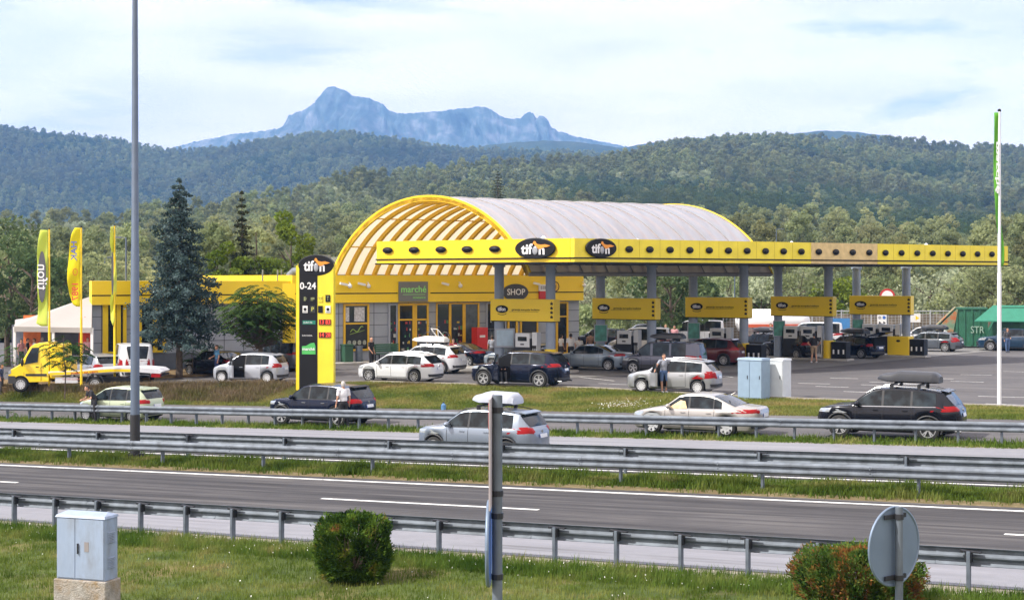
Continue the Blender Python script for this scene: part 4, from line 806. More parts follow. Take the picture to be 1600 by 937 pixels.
# marche sign, shop sign, red price board, round badge
sg = face_root('shop_sign', 'grey square sign with green lettering above the glazed entrance', 'sign', Fp + U * ((kf(618) + kf(663)) / 2) + V(0, 0, 3.88), U); wd = (kf(663) - kf(618))
MB().b2((-wd / 2, -.46, -.05), (wd / 2, -.37, 1.22)).build('panel', mat('sign_grey', (.17, .175, .17), .6, var=.06), sg)
m_gt = mat('letter_green', (.30, .75, .20), .5, var=0)
text('lettering', 'marché', .60, m_gt, sg, (0, -.47, .72), sx=1.05, bold=.006); text('lettering', 'MOVENPICK', .17, m_gt, sg, (.42, -.47, .18)); MB().b2((-.8, -.475, .38), (.85, -.462, .41)).build('underline', m_gt, sg)
so_ = face_root('shop_sign', 'black oval sign reading SHOP in white, partly behind a column', 'sign', Fp + U * kf(800) + V(0, 0, 4.38), U)
e = MB(); e.disc(V(0, -.36, 0), V(0, -1, 0), 1.0, .56, .12, 36); e.build('board', mat('sign_charcoal', (.05, .052, .06), .4), so_); text('lettering', 'SHOP', .58, m_txtw, so_, (0, -.49, 0), sx=1.0, bold=.005)
rb = face_root('sign', 'small white and red box sign under the eaves right of the oval shop sign', 'sign', Fp + U * kf(842) + V(0, 0, 4.0), U); MB().b2((-.3, -.5, .45), (.3, -.37, .9)).build('upper_panel', m_txtw, rb); MB().b2((-.28, -.49, -.1), (.28, -.37, .448)).build('lower_panel', mat('sign_redp', (.55, .03, .03), .5), rb)
for q in range(3): MB().b2((-.2 + q * .15, -.507, .55), (-.1 + q * .15, -.5, .8)).build('digit', m_grey, rb)
bd = face_root('sign', 'round black-ringed badge on the fascia at the right end of the shop', 'sign', Fp + U * kf(862) + V(0, 0, 4.75), U); e = MB(); e.disc(V(0, -.365, 0), V(0, -1, 0), .36, .36, .03, 28); e.build('ring', m_black, bd); e = MB(); e.disc(V(0, -.396, 0), V(0, -1, 0), .29, .29, .01, 28); e.build('face', m_ochre, bd); text('lettering', 'e', .45, m_black, bd, (0, -.41, .03))
# security cameras
first = None
for k, (x, d) in enumerate(((532, 1), (540, -1), (560, 1), (569, 1), (690, 1), (712, -1), (832, 1), (905, 1))):
    t = thing('security_camera', 'white dome or bullet camera under the eaves, number %d' % (k + 1), 'camera', Fp + U * kf(x) + V(0, 0, 4.95) + V(U.y, -U.x, 0) * .38, UA, 'security cameras on the shop fascia')
    lbls = ['leftmost white camera on the shop fascia next to the price pylon', 'white dome camera just right of the price pylon', 'white camera left of the grey square sign, on a short arm', 'white dome hanging left of the grey square sign', 'white camera right of the grey square sign', 'white dome camera halfway between the two shop signs', 'white camera above the red and white box sign', 'small camera at the right corner of the shop fascia']; t['label'] = lbls[k]
    if k % 2: c = MB(); c.ell((0, -.2, -.12), (.14, .14, .14), 12, 8); c.tube([(0, 0, .1), (0, -.18, .1), (0, -.2, -.05)], .03, 6); c.build('dome', m_txtw, t, 60)
    else: c = MB(); c.box((-.1 * d, -.25, .0), (.5, .14, .14), ry=R(12 * d)); c.tube([(0, 0, 0), (0, -.2, 0)], .03, 6); c.build('housing', m_txtw, t)
# roof duct and units on the wing
t = thing('roof_vent', 'silver bent ventilation duct on the flat yellow roof', 'vent', Fp + U * kf(447) + V(0, 2.5, 5.1)); c = MB(); c.tube([(-.1, 0, 0), (-.1, 0, .42), (.12, 0, .62), (.5, 0, .62)], .27, 14); c.build('duct', m_galv, t, 50)
for x in (426, 432, 402):
    t = thing('roof_pipe', 'thin upright pipe on the flat yellow roof', 'pipe', Fp + U * kf(x) + V(0, 2.0, 5.1), 0, 'thin roof pipes'); t['label'] = {426: 'thin upright roof pipe just left of the silver duct', 432: 'pale roof pipe right beside the silver duct', 402: 'short dark roof pipe farthest left on the yellow roof'}[x]; MB().tube([(0, 0, 0), (0, 0, .75)], .05, 8).build('pipe_shaft', m_galv, t)
t = thing('roof_unit', 'grey box-shaped ventilation unit above the price pylon', 'vent', Fp + U * kf(491) + V(0, 6, 5.1), UA); MB().b2((-.7, -.5, 0), (.1, .5, 1.75)).build('housing', m_galv, t); MB().b2((.12, -.5, 0), (.8, .5, 1.6)).build('fan_box', m_colm, t)
# planting bed in front of wing
mb = MB(); vs = []; kk = np.linspace(KL - 6, -3.2, 24)
for k in kk:
    p0 = Fp + U * k; nrm = V(U.y, -U.x, 0); hgt = .32 * min(1, (-3.2 - k) / 3 + .1)
    for dd, zz in ((-.3, hgt), (-1.6, hgt * .9), (-3.0, hgt * .5), (-3.8, .12), (-3.85, -.2)): q = p0 - nrm * dd * 1.0; q = p0 + nrm * (-dd); vs.append((q.x, q.y, float(zs(q.x)) * 1 + zz))
mb.add(vs, [(5 * i + j, 5 * i + 5 + j, 5 * i + 6 + j, 5 * i + 1 + j) for i in range(len(kk) - 1) for j in range(4)]); pb = mb.build('planting_bed', ramp_mat('bare_soil', [(.3, (.12, .075, .035)), (.7, (.26, .19, .10))], 3, bump=.6), None, 60); pb['kind'] = 'structure'
mb = MB(); a = Fp + V(U.y, -U.x, 0) * 2.2
mb.prism([a + U * -2.9 + V(0, 0, 0), a + U * 17 + V(0, 0, 0), a + U * 17 - V(U.y, -U.x, 0) * 2.2, a + U * -2.9 - V(U.y, -U.x, 0) * 2.2], (0, 0, .15)); o = mb.build('pavement', m_island); o['kind'] = 'structure'
# fridge, cages, bin, bench, door goods
def on_front(x, out): return Fp + U * kf(x) + V(U.y, -U.x, 0) * out + V(0, 0, .15)
t = thing('drinks_fridge', 'tall red drinks fridge standing at the shop front', 'fridge', on_front(738, .9), UA); bevel(MB().b2((-.42, -.35, 0), (.42, .35, 1.95)).build('body', mat('fridge_red', (.62, .03, .025), .35, var=.05), t), .03)
MB().b2((-.22, -.36, 1.3), (.2, -.352, 1.45)).build('script_mark', m_txtw, t)
for x in (-.2, .2): e = MB(); e.disc(V(x, -.352, .35), V(0, -1, 0), .12, .12, .008, 16); e.build('round_mark', mat('mark_pink', (.7, .2, .2), .5), t)
for nm, x, lab in (('bottle_cage', 756, 'wire cage of gas bottles right of the red fridge'), ('bottle_cage', 770, 'second wire cage beside the first column, behind the grey-shirted man')):
    t = thing(nm, lab, 'cage', on_front(x, .7), UA, 'wire cages at the shop front'); c = MB()
    for a in np.linspace(-.45, .45, 9): c.b2((a - .012, -.3, 0), (a + .012, -.28, 1.85)); c.b2((a - .012, .28, 0), (a + .012, .3, 1.85))
    for z in (0, .6, 1.2, 1.82): c.b2((-.46, -.3, z), (.46, .3, z + .03))
    c.build('frame', m_galv, t); c = MB()
    for a in (-.25, .05, .3):
        for z in (.05, .66, 1.26): c.tube([(a, 0, z), (a, 0, z + .38), (a, 0, z + .46)], [.12, .12, .05], 8, m=int(z > .5))
    c.build('gas_bottles', [mat('bottle_red', (.4, .08, .05), .5), mat('bottle_blue', (.25, .3, .36), .5)], t)
t = thing('waste_bin', 'dark green square bin left of the bench', 'bin', on_front(529, 1.1), UA); bevel(MB().b2((-.3, -.3, 0), (.3, .3, 1.0)).build('body', mat('bin_green', (.03, .09, .05), .5), t), .04); bevel(MB().b2((-.33, -.33, 1.002), (.33, .33, 1.1)).build('lid', mat('bin_green', (.03, .09, .05), .5), t), .03)
t = thing('waste_bin', 'slim metal bin between the green bin and the bench', 'bin', on_front(548, 1.1), UA); MB().tube([(0, 0, 0), (0, 0, .9)], .22, 16).build('body', m_galv2, t, 40); MB().tube([(0, 0, .905), (0, 0, .96)], .24, 16).build('rim', m_galv, t, 40)
t = thing('park_bench', 'green slatted bench by the shop wall behind the bald man', 'bench', on_front(594, 1.0), UA); mg = mat('bench_green', (.04, .13, .07), .5)
c = MB(); [c.b2((-.9, -.3 + i * .13, .42), (.9, -.2 + i * .13, .46)) for i in range(4)]; c.build('seat', mg, t); c = MB(); [c.b2((-.9, .22, .55 + i * .13), (.9, .26, .65 + i * .13)) for i in range(4)]; c.build('backrest', mg, t)
for x in (-.75, .75): c = MB(); c.b2((x - .03, -.28, 0), (x + .03, -.22, .42)); c.b2((x - .03, .24, 0), (x + .03, .3, 1.0)); c.b2((x - .03, -.22, .36), (x + .03, .24, .41)); c.build('leg', m_dark, t)
# ---- price pylon
p = ground_px(494, 612); pz = p.z - .1; s_ = F / p.y; py = thing('price_pylon', 'tall yellow and black price pylon with an oval logo on top', 'pylon sign', (p.x, p.y, pz), R(-7)); PW = 57 / s_
zz = lambda y: EYE - (y - HY) / s_ - pz; xx = lambda x: (x - 494) / s_
MB().b2((-PW / 2, -.12, -.3), (PW / 2, .30, zz(412))).build('core', m_yel2, py)
MB().b2((xx(468), -.135, -.25), (xx(497), -.122, zz(420))).build('black_strip', m_black, py); MB().b2((-PW / 2 - .12, .0, -.3), (-PW / 2 - .002, .26, zz(415))).build('side_fin', m_yel, py)
oo = oval_logo(py, (xx(494.5), -.0, zz(414.5)), 28.5 / s_, 16.5 / s_); 
e = MB(); e.disc(V(xx(494), .40, zz(415)), V(0, -1, 0), 28 / s_, 16.5 / s_, .38, 36); e.build('cap', m_black, py)
def ptx(b, x, y, size, m=m_txtw, sx=1.0, bold=0, par=py, yy=-.138): return text('lettering', b, size / s_, m, par, (xx(x), yy, zz(y)), sx=sx, bold=bold)
ptx('0-24', 482, 447, 15, sx=.95, bold=.008)
m_pic = mat('pictogram_grey', (.20, .22, .10), .5); m_led = mat('led_red', (.3, .02, .02), .4, emit=(1, .10, .05), es=.9); m_ledbg = mat('led_panel', (.07, .008, .008), .4)
def icon(x, y, w, h, bg, kind):
    b = MB().b2((xx(x - w / 2), -.150, zz(y + h / 2)), (xx(x + w / 2), -.137, zz(y - h / 2))).build('pictogram', bg, py); i = MB(); X0, Z0 = xx(x), zz(y); u = 1 / s_
    if kind == 'pump': i.b2((X0 - 2 * u, -.156, Z0 - 3.4 * u), (X0 + 1 * u, -.151, Z0 + 3 * u)); i.tube([(X0 + 1 * u, -.153, Z0), (X0 + 2.6 * u, -.153, Z0 - 2 * u), (X0 + 2.6 * u, -.153, Z0 + 2 * u)], .4 * u, 4)
    elif kind == 'card': i.b2((X0 - 3 * u, -.156, Z0 - 1.2 * u), (X0 + 3 * u, -.151, Z0 + 2 * u)); i.b2((X0 - 3 * u, -.156, Z0 - 3 * u), (X0 + 1 * u, -.151, Z0 - 2 * u))
    elif kind == 'cart': i.tube([(X0 - 3 * u, -.153, Z0 + 2.5 * u), (X0 - 2 * u, -.153, Z0 + 2.5 * u), (X0 - 1 * u, -.153, Z0 - 1 * u), (X0 + 2 * u, -.153, Z0 - 1 * u), (X0 + 3 * u, -.153, Z0 + 1.7 * u), (X0 - 1.6 * u, -.153, Z0 + 1.7 * u)], .35 * u, 4)
    elif kind == 'fork': i.tube([(X0, -.153, Z0 - 3.5 * u), (X0, -.153, Z0 + 1 * u)], .6 * u, 4); i.prism([(X0 - 2 * u, -.151, Z0 + 3.4 * u), (X0 + 2 * u, -.151, Z0 + 3.4 * u), (X0, -.151, Z0)], (0, -.005, 0))
    elif kind == 'wash': i.disc(V(X0, -.151, Z0), V(0, -1, 0), 2.4 * u, 2.4 * u, .005, 14); i.b2((X0 - 3 * u, -.156, Z0 - 4 * u), (X0 + 3 * u, -.151, Z0 - 3.2 * u))
    if kind and kind != 'P': i.build('symbol', m_pic if bg is m_black or bg is m_yel2 else m_black, b)
    if kind == 'P': text('symbol', 'P', 9 * u, mat('pict_yel', (.6, .6, .12), .5), b, (X0, -.153, Z0))
m_frame = mat('icon_dark', (.03, .032, .03), .4)
icon(477.5, 466.5, 7.5, 11, m_black, 'pump'); icon(489.5, 466.5, 7.5, 11, m_black, 'card'); icon(501.5, 466.5, 7, 10, m_yel2, 'cart'); icon(513.8, 466, 7.5, 11, m_black, 'fork')
icon(477.5, 483, 8, 11, m_swhite, 'wash'); icon(489.5, 483, 7.5, 11, m_frame, 'P'); icon(502, 483, 7.5, 11, m_black, None); icon(514, 483, 8, 11, m_swhite, 'wash')
for y, tx in ((503, '13 83'), (523, '14 28')):
    MB().b2((xx(499.5), -.15, zz(y + 4.3)), (xx(518.5), -.122, zz(y - 4.3))).build('price_display', m_ledbg, py); ptx(tx, 509, y, 9.5, m_led, sx=.85, bold=.004, yy=-.155)
MB().b2((xx(473.5), -.145, zz(506.5)), (xx(494), -.136, zz(500.5))).build('fuel_label', mat('label_green', (.01, .18, .12), .5), py); ptx('EURO 95', 482, 503.7, 3.6, yy=-.149); ptx('EURO DIESEL', 481, 524, 2.8)
g = MB(); g.prism([(xx(472.5), -.137, zz(553)), (xx(494), -.137, zz(553)), (xx(494), -.137, zz(540)), (xx(492), -.137, zz(535)), (xx(486), -.137, zz(536)), (xx(479), -.137, zz(540)), (xx(472.5), -.137, zz(540.5))], (0, -.012, 0)); g.build('green_panel', mat('panel_green', (.07, .42, .10), .5), py); ptx('marché', 483, 545, 6.6, yy=-.152, bold=.004)
# ---- beach flags
m_fl = [leaf_mat('flag_lime', [(0.3, (.62, .70, .10)), (.7, (.72, .78, .18))], .5, trans=.4, rnd=0), leaf_mat('flag_yellow', [(0.3, (.78, .62, .02)), (.7, (.85, .70, .05))], .5, trans=.4, rnd=0), leaf_mat('flag_green', [(0.3, (.12, .45, .06)), (.7, (.16, .52, .09))], .5, trans=.4, rnd=0)]
def flag(px_, pb_, pt, outline, m, label, D=None, poleM=m_yel, rad=.05, rot=0.0, wav=.10):
    p = ground_px(px_, pb_) if D is None else V((px_ - CX) / F * D, D, EYE - (pb_ - HY) / F * D); s_ = F / p.y
    t = thing('flag', label, 'flag', p, rot, None); h = (pb_ - pt) / s_
    MB().tube([(0, 0, -.3), (0, 0, h * .45), (0, 0, h * .45 + .01), (0, 0, h)], [rad * 1.25, rad * 1.2, rad, rad * .8], 12).build('pole', poleM, t, 40)
    c = MB(); c.ell((0, 0, h), (rad * 1.1,) * 3, 8, 5); c.build('pole_cap', m_black, t)
    ys = [o[0] for o in outline]; n = 36; vs = []
    for i in range(n + 1):
        y = ys[0] + (ys[-1] - ys[0]) * i / n; xa = np.interp(y, ys, [o[1] for o in outline]); xb = np.interp(y, ys, [o[2] for o in outline])
        for j in range(9):
            k = j / 8; x = xa + (xb - xa) * k; vs.append(((x - px_) / s_, -math.sin(i * .33 + k * 2.6) * wav * (1 - k * .8) - .02, (pb_ - y) / s_))
    fc = MB(); fc.add(vs, [(9 * i + j, 9 * i + j + 1, 9 * i + 10 + j, 9 * i + 9 + j) for i in range(n) for j in range(8)]); fo_ = fc.build('cloth', m, t, 60)
    sm_ = fo_.modifiers.new('thick', 'SOLIDIFY'); sm_.thickness = .006; return t, fo_, s_
t, fo_, s_ = flag(77, 613, 359, [(361, 63, 75), (375, 61, 75), (400, 58, 75), (430, 57, 75), (460, 60, 75), (480, 60, 75), (495, 58, 75), (507, 56, 75), (511, 64, 75)], m_fl[0], 'lime flag with a dark upright oval, on the leftmost yellow pole')
def flagtext(par, s_, px_, pb_, body, x, y, size, m, rotz=R(90), mir=False, sx=1.0, yo=-.16):
    o = text('print', body, size / s_, m, par, ((x - px_) / s_, yo, (pb_ - y) / s_), rot=(R(90), rotz if False else 0, 0), depth=.002, bold=.006)
    o.rotation_euler = (Matrix.Rotation(R(90), 4, 'X') @ Matrix.Rotation(rotz, 4, 'Z')).to_euler(); o.scale = (sx, -1 if mir else 1, 1); return o
e = MB(); e.disc(V((67 - 77) / s_, -.135, (613 - 434) / s_), V(0, -1, 0), 6.3 / s_, 40 / s_, .01, 32); e.build('printed_oval', mat('print_grey', (.09, .09, .10), .6), fo_)
flagtext(fo_, s_, 77, 613, 'tifon', 67, 434, 22, m_txtw, mir=True, sx=1.0, yo=-.152)
t, fo_, s_ = flag(127, 612, 356, [(357, 117, 125.5), (365, 113, 125.5), (380, 110, 125.5), (400, 107, 125.5), (420, 105.5, 125.5), (440, 106, 125.5), (460, 108, 125.5), (472, 111, 125.5), (478, 114, 125.5), (480, 119, 125.5)], m_fl[1], 'yellow flag with blue letters and red figures on the middle yellow pole')
flagtext(fo_, s_, 127, 612, 'HAK', 117, 393, 13, mat('print_blue', (.10, .14, .40), .6), mir=True, sx=1.15, yo=-.13, rotz=R(-90)); flagtext(fo_, s_, 127, 612, '1987', 119, 456, 14, mat('print_red', (.65, .07, .03), .6), mir=True, sx=1.05, yo=-.13, rotz=R(-90))
e = MB(); e.tube([((118.5 - 127 + 3.4 * math.cos(a)) / s_, -.125, (612 - 426 + 5.2 * math.sin(a)) / s_) for a in np.linspace(0, 6.28, 17)], .015, 5); e.build('printed_ring', mat('print_red', (.65, .07, .03), .6), fo_)
t, fo_, s_ = flag(179, 601, 352, [(354, 173.5, 177), (385, 174, 178), (400, 176, 181), (430, 177, 183), (455, 177, 182), (470, 173, 180), (490, 171, 179), (500, 171, 180), (508, 175, 178)], m_fl[0], 'narrow lime flag seen nearly edge-on, on the yellow pole nearest the lamp post', wav=.25)
e = MB(); e.disc(V(-1 / s_, -.28, (601 - 427) / s_), V(0, -1, 0), 1.8 / s_, 34 / s_, .01, 24); e.build('printed_oval', mat('print_grey', (.09, .09, .10), .6), fo_)
t, fo_, s_ = flag(1561.5, 635, 173, [(176, 1553, 1561), (200, 1552.5, 1561), (250, 1552.5, 1561), (300, 1553.5, 1561), (340, 1555, 1562), (355, 1557, 1565), (370, 1560, 1567), (390, 1561, 1569), (412, 1561, 1569), (416, 1562, 1567)], m_fl[2], 'tall narrow green flag on a white pole at the right', poleM=mat('pole_white', (.68, .69, .72), .4, var=.04), rad=.072, wav=.06)
flagtext(fo_, s_, 1561.5, 635, 'marché', 1557, 262, 7.5, m_txtw, rotz=R(-90), mir=True, sx=3.6, yo=-.10)
# ---- white tent
t = thing('tent', 'white event tent with a sloping roof beside the yellow wing, people sitting inside', 'tent', (0, 0, 0)); Dn, Df = 84, 90
m_tent = leaf_mat('tent_canvas', [(.3, (.58, .55, .53)), (.7, (.66, .63, .61))], .3, trans=.45, rnd=0)
a0, a1 = at(22, 510, Dn), at(143, 512, Dn); b0, b1 = at(25, 499, Df + 1), at(146, 500, Df); r1 = at(144, 462, (Dn + Df) / 2); r0 = at(46, 496, (Dn + Df) / 2)
mb = MB(); mb.add([a0, a1, b1, b0, r1, r0], [(0, 1, 4, 5), (2, 3, 5, 4), (1, 2, 4), (3, 0, 5)]); ro = mb.build('roof_canvas', m_tent, t); so2 = ro.modifiers.new('t', 'SOLIDIFY'); so2.thickness = .02
mb = MB(); dz = V(0, 0, -.28)
for p_, q_ in ((a0, a1), (a1, b1), (b0, b1), (a0, b0)): mb.prism([p_, q_, q_ + dz, p_ + dz], (0, .015, 0) if abs((q_ - p_).x) > 1 else (.015, 0, 0))
mb.build('valance', m_tent, t)
for p_ in (a0, a0.lerp(a1, .5), a1, b0, b1): MB().b2((p_.x - .07, p_.y - .07 + .1, -.5), (p_.x + .07, p_.y + .07 + .1, p_.z - .02)).build('pole', m_txtw, t)
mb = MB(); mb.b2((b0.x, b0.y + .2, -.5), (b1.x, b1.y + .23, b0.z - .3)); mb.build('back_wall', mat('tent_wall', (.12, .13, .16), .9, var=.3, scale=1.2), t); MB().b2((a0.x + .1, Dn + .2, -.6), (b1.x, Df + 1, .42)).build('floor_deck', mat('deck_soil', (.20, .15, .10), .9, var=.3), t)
t = thing('banner', 'orange advertising board standing inside the tent', 'banner', at(50, 560, 88)); MB().b2((-.5, 0, .6), (.5, .05, 2.5)).build('panel', mat('banner_orange', (.60, .14, .03), .6, var=.5, scale=1.5), t)
t = thing('parasol', 'closed red parasol beside the right tent pole', 'parasol', at(133, 565, 85)); MB().tube([(0, 0, 0), (0, 0, 2.4)], .03, 8).build('pole', m_galv, t); MB().tube([(0, 0, .9), (0, 0, 1.9), (0, 0, 2.5)], [.38, .30, .05], 10).build('folded_canopy', mat('parasol_red', (.60, .06, .03), .7, var=.2), t)
# ---- small poster pillar next to the pylon
t = thing('menu_banner', 'narrow yellow panel with small black writing left of the pylon', 'sign', at(453, 560, 87), R(5)); MB().b2((-.42, 0, .9), (.30, .06, 4.3)).build('panel', m_yel, t)
for z, b in ((3.6, 'CAFFE'), (2.6, 'WC'), (2.2, 'MENU'), (1.5, 'GRILL')): text('lettering', b, .2, m_black, t, (-.05, -.01, z - .3), depth=.003)
# ---- roadside cabinets by the forecourt
def rcab(x0, x1, xs, ytop, ybot, label, white):
    p = ground_px((x0 + x1) / 2, ybot); s_ = F / p.y; w = (x1 - x0) / s_; t = thing('utility_cabinet', label, 'cabinet', p, R(-38), 'cabinets on the bank by the forecourt'); h = (ybot - ytop) / s_
    fw = (xs - x0) / s_ / .80; sw = (x1 - xs) / s_ / .60
    m = mat('cabinet_white' if white else 'cabinet_blue', (.56, .60, .63) if white else (.23, .32, .42), .5, var=.06)
    bevel(MB().b2((-fw / 2, -sw / 2, -.2), (fw / 2, sw / 2, h - .08)).build('body', m, t), .015); l = MB(); l.box((0, 0, h - .04), (fw + .06, sw + .06, .09), taper=.93); l.build('lid', m, t)
    for k in range(1 if fw < 1.0 else 2):
        a = -fw / 2 + .03 + k * fw / 2; b = fw / 2 - .03 if fw < 1.0 else a + fw / 2 - .05; d = MB().b2((a, -sw / 2 - .02, .08), (b, -sw / 2 - .004, h - .14)).build('door', m, t); MB().b2((b - .1, -sw / 2 - .04, h * .5), (b - .07, -sw / 2 - .021, h * .5 + .15)).build('handle', m_dark, d)
rcab(1153, 1203, 1187, 559, 623, 'wide blue-grey double cabinet on the bank, left of the white one', False); rcab(1202, 1237, 1220, 560, 622, 'narrow white cabinet on the bank, right of the blue-grey one', True)
# ---- background: fence, tank, containers, signs, lamps
m_fen = mat('fence_grey', (.42, .44, .45), .5, .3)
fx0, fx1 = at(1130, 520, 124), at(1500, 520, 124); t = thing('fence', 'long grey mesh fence on posts behind the forecourt at the right', 'fence', (fx0.x, 124, 0)); L_ = fx1.x - fx0.x
for k in range(9): MB().b2((L_ * k / 8 - .04, -.04, 0), (L_ * k / 8 + .04, .04, 2.75)).build('post', m_fen, t)
mb = MB()
for z in np.arange(.2, 2.7, .22): mb.b2((0, -.012, z), (L_, .012, z + .02))
for x in np.arange(0, L_, .28): mb.b2((x, -.014, .2), (x + .02, .010, 2.65))
mb.b2((0, -.03, 2.62), (L_, .03, 2.70)); mb.build('mesh_panel', m_fen, t)
t = thing('stone_wall', 'long low brown stone wall behind the mesh fence', 'wall', (fx0.x - 2, 126, 0)); MB().b2((0, 0, -.2), (L_ + 6, .5, 2.35)).build('masonry', ramp_mat('rubble', [(.3, (.08, .065, .045)), (.6, (.20, .165, .12)), (.8, (.32, .28, .22))], 2.2, bump=.8), t)
p = at(1207, 525, 120); t = thing('gas_tank', 'white cylindrical gas tank with an orange stripe behind the fence of pumps', 'tank', p); hx = 58 / (F / 120)
c = MB(); c.tube([(-hx, 0, 1.15), (-hx + .25, 0, 1.15), (-hx + .8, 0, 1.15), (hx - .8, 0, 1.15), (hx - .25, 0, 1.15), (hx, 0, 1.15)], [.25, .75, .98, .98, .75, .25], 24); c.build('vessel', m_txtw, t, 60); c = MB(); c.tube([(-hx + .9, 0, 1.15), (hx - .9, 0, 1.15)], .99, 32)
c = MB(); c.b2((-hx + .5, -1.0, .72), (hx - .5, -.86, .96)); c.build('stripe', mat('stripe_orange', (.55, .10, .04), .5), t)
for x in (-1.8, 1.8): MB().b2((x - .2, -.7, -.3), (x + .2, .7, .4)).build('saddle', m_island, t)
def container(px0, px1, ytop, ybot, D, label, m, slant, mslant):
    a, b = at(px0, ybot, D), at(px1, ybot, D); t = thing('waste_container', label, 'container', ((a.x + b.x) / 2, D, 0), R(-14), 'large green containers at the right'); w = (b.x - a.x) / 2; h = EYE - (ytop - HY) / F * D; d = 2.2; z0 = .15
    mb = MB(); prof = [(-w + (slant if slant > 0 else .9), h), (w, h), (w, z0), (-w + .2, z0), (-w, h * .45)]; mb.prism([(x, -d / 2, z) for x, z in prof], (0, d, 0)); mb.build('body', m, t)
    rb_ = MB()
    for x in np.arange(-w * .2, w, .55): rb_.b2((x, -d / 2 - .07, z0 + .1), (x + .12, -d / 2 - .004, h - .08))
    rb_.b2((-w + slant, -d / 2 - .1, h - .14), (w, -d / 2 - .005, h)); rb_.build('side_rib', m, t)
    return t, w, h, d
m_cg = mat('container_green', (.022, .115, .065), .5, var=.2, scale=1.2); m_rust = ramp_mat('rusty_green', [(.3, (.10, .20, .12)), (.48, (.18, .24, .16)), (.56, (.36, .14, .06)), (.7, (.28, .10, .05))], 1.0, bump=.2)
t, w, h, d = container(1462, 1540, 480, 541, 117, 'green container with a rusty slanted front face, left of the open one', m_cg, 1.6, m_rust)
MB().prism([(-w - .02, -d / 2 - .02, h * .5), (-w + 1.55, -d / 2 - .02, h + .02), (-w + 1.55, d / 2, h + .02), (-w - .02, d / 2, h * .5)], (-.04, 0, .03)).build('slanted_hatch', m_rust, t); MB().prism([(-w, -d / 2 - .09, h * .45), (-w + 1.7, -d / 2 - .09, h), (-w + 1.3, -d / 2 - .09, h * .35)], (0, .03, 0)).build('rusty_cheek', m_rust, t); text('lettering', 'STR', .75, mat('letter_pale', (.30, .42, .34), .6), t, (w - .75, -d / 2 - .09, h * .45), sx=.8)
t, w, h, d = container(1546, 1630, 479, 543, 114, 'bright green container with its flap lid propped open, at the right edge', m_cg, .9, m_cg)
fl = MB(); fl.prism([(-w - 1.1, -d / 2 - 1.0, h * .66), (w * .25, -d / 2 - 1.0, h * .66), (w * .55, -d / 2 + .1, h + .05), (-w + .3, -d / 2 + .1, h + .05)], (0, 0, .07)); fl.build('open_lid', mat('lid_green', (.025, .19, .12), .45, var=.08), t); MB().b2((-w * .5, -d / 2 - .06, h * .35), (-w * .5 + .35, -d / 2 - .004, h * .35 + .5)).build('notice', m_txtw, t); text('lettering', 'SL', .42, mat('letter_pale', (.30, .42, .34), .6), t, (w * .55, -d / 2 - .09, h * .72))
p = at(1386, 530, 121); t = thing('road_sign', 'round red-rimmed no-entry style sign above the last sign board', 'sign', (p.x, p.y, 0)); zc = EYE - (463 - HY) / F * 121; MB().tube([(0, 0, 0), (0, 0, zc + .2)], .04, 8).build('pole', m_galv, t); e = MB(); e.disc(V(0, -.06, zc), V(0, -1, 0), .62, .62, .02, 30); e.build('red_rim', m_sred, t); e = MB(); e.disc(V(0, -.085, zc), V(0, -1, 0), .46, .46, .01, 30); e.build('white_face', m_swhite, t)
p = at(1378, 500, 119); t = thing('safety_sign', 'white panel of blue and black safety symbols behind the last island', 'sign', (p.x, p.y, 0)); MB().b2((-.36, 0, 1.6), (.36, .03, 2.9)).build('panel', m_swhite, t); MB().b2((-.03, .03, 0), (.03, .08, 2.8)).build('pole', m_galv, t)
for q, (x, z, m) in enumerate(((-.17, 2.65, m_grey), (.17, 2.65, m_sred), (-.17, 2.25, m_grey), (.17, 2.25, m_sblue), (-.17, 1.85, m_black), (.17, 1.85, m_black))): e = MB(); e.disc(V(x, -.004, z), V(0, -1, 0), .13, .13, .006, 3 if z < 2 else 16); e.build('symbol', m, t)
p = at(1446, 500, 120); t = thing('warning_sign', 'small white board with a yellow triangle on the stone wall', 'sign', (p.x, 123.5, 0)); MB().b2((-.45, 0, 1.75), (.55, .03, 2.45)).build('panel', m_swhite, t); MB().b2((-.03, .03, 0), (.03, .08, 2.4)).build('pole', m_galv, t); e = MB(); e.disc(V(.25, -.004, 2.1), V(0, -1, 0), .2, .22, .006, 3); e.build('triangle', m_yel, t)
t = thing('info_panel', 'blue notice panel between the fourth and fifth islands', 'sign', (at(1310, 500, 119).x, 119, 0)); MB().b2((-.9, 0, 1.3), (.9, .04, 2.2)).build('panel', mat('panel_blue', (.05, .20, .45), .5), t); MB().b2((-.8, .04, 0), (-.74, .08, 2.1)).build('post', m_galv, t); MB().b2((.74, .04, 0), (.8, .08, 2.1)).build('post', m_galv, t)
def street_lamp(x, ytop, D, label, arm):
    p = at(x, ytop, D); t = thing('street_lamp', label, 'street lamp', (p.x, D, 0), 0, 'small street lamps'); MB().tube([(0, 0, -.3), (0, 0, p.z)], [.08, .05], 10).build('pole', m_pole, t, 40)
    a = MB(); a.tube([(0, 0, p.z - .02), (arm * .4, 0, p.z)], .03, 6); a.box((arm * .55, 0, p.z + .01), (.6, .22, .1)); a.build('lamp_head', m_galv, t)
street_lamp(197, 371, 88, 'slim street lamp standing right behind the tall lamp post', -1); street_lamp(1213, 358, 190, 'small street lamp showing just above the canopy roof at the right', 1); street_lamp(164, 402, 150, 'thin far street lamp between the middle and right yellow flags', 1); street_lamp(1148, 430, 135, 'street lamp behind the third sign board from the left', 1)
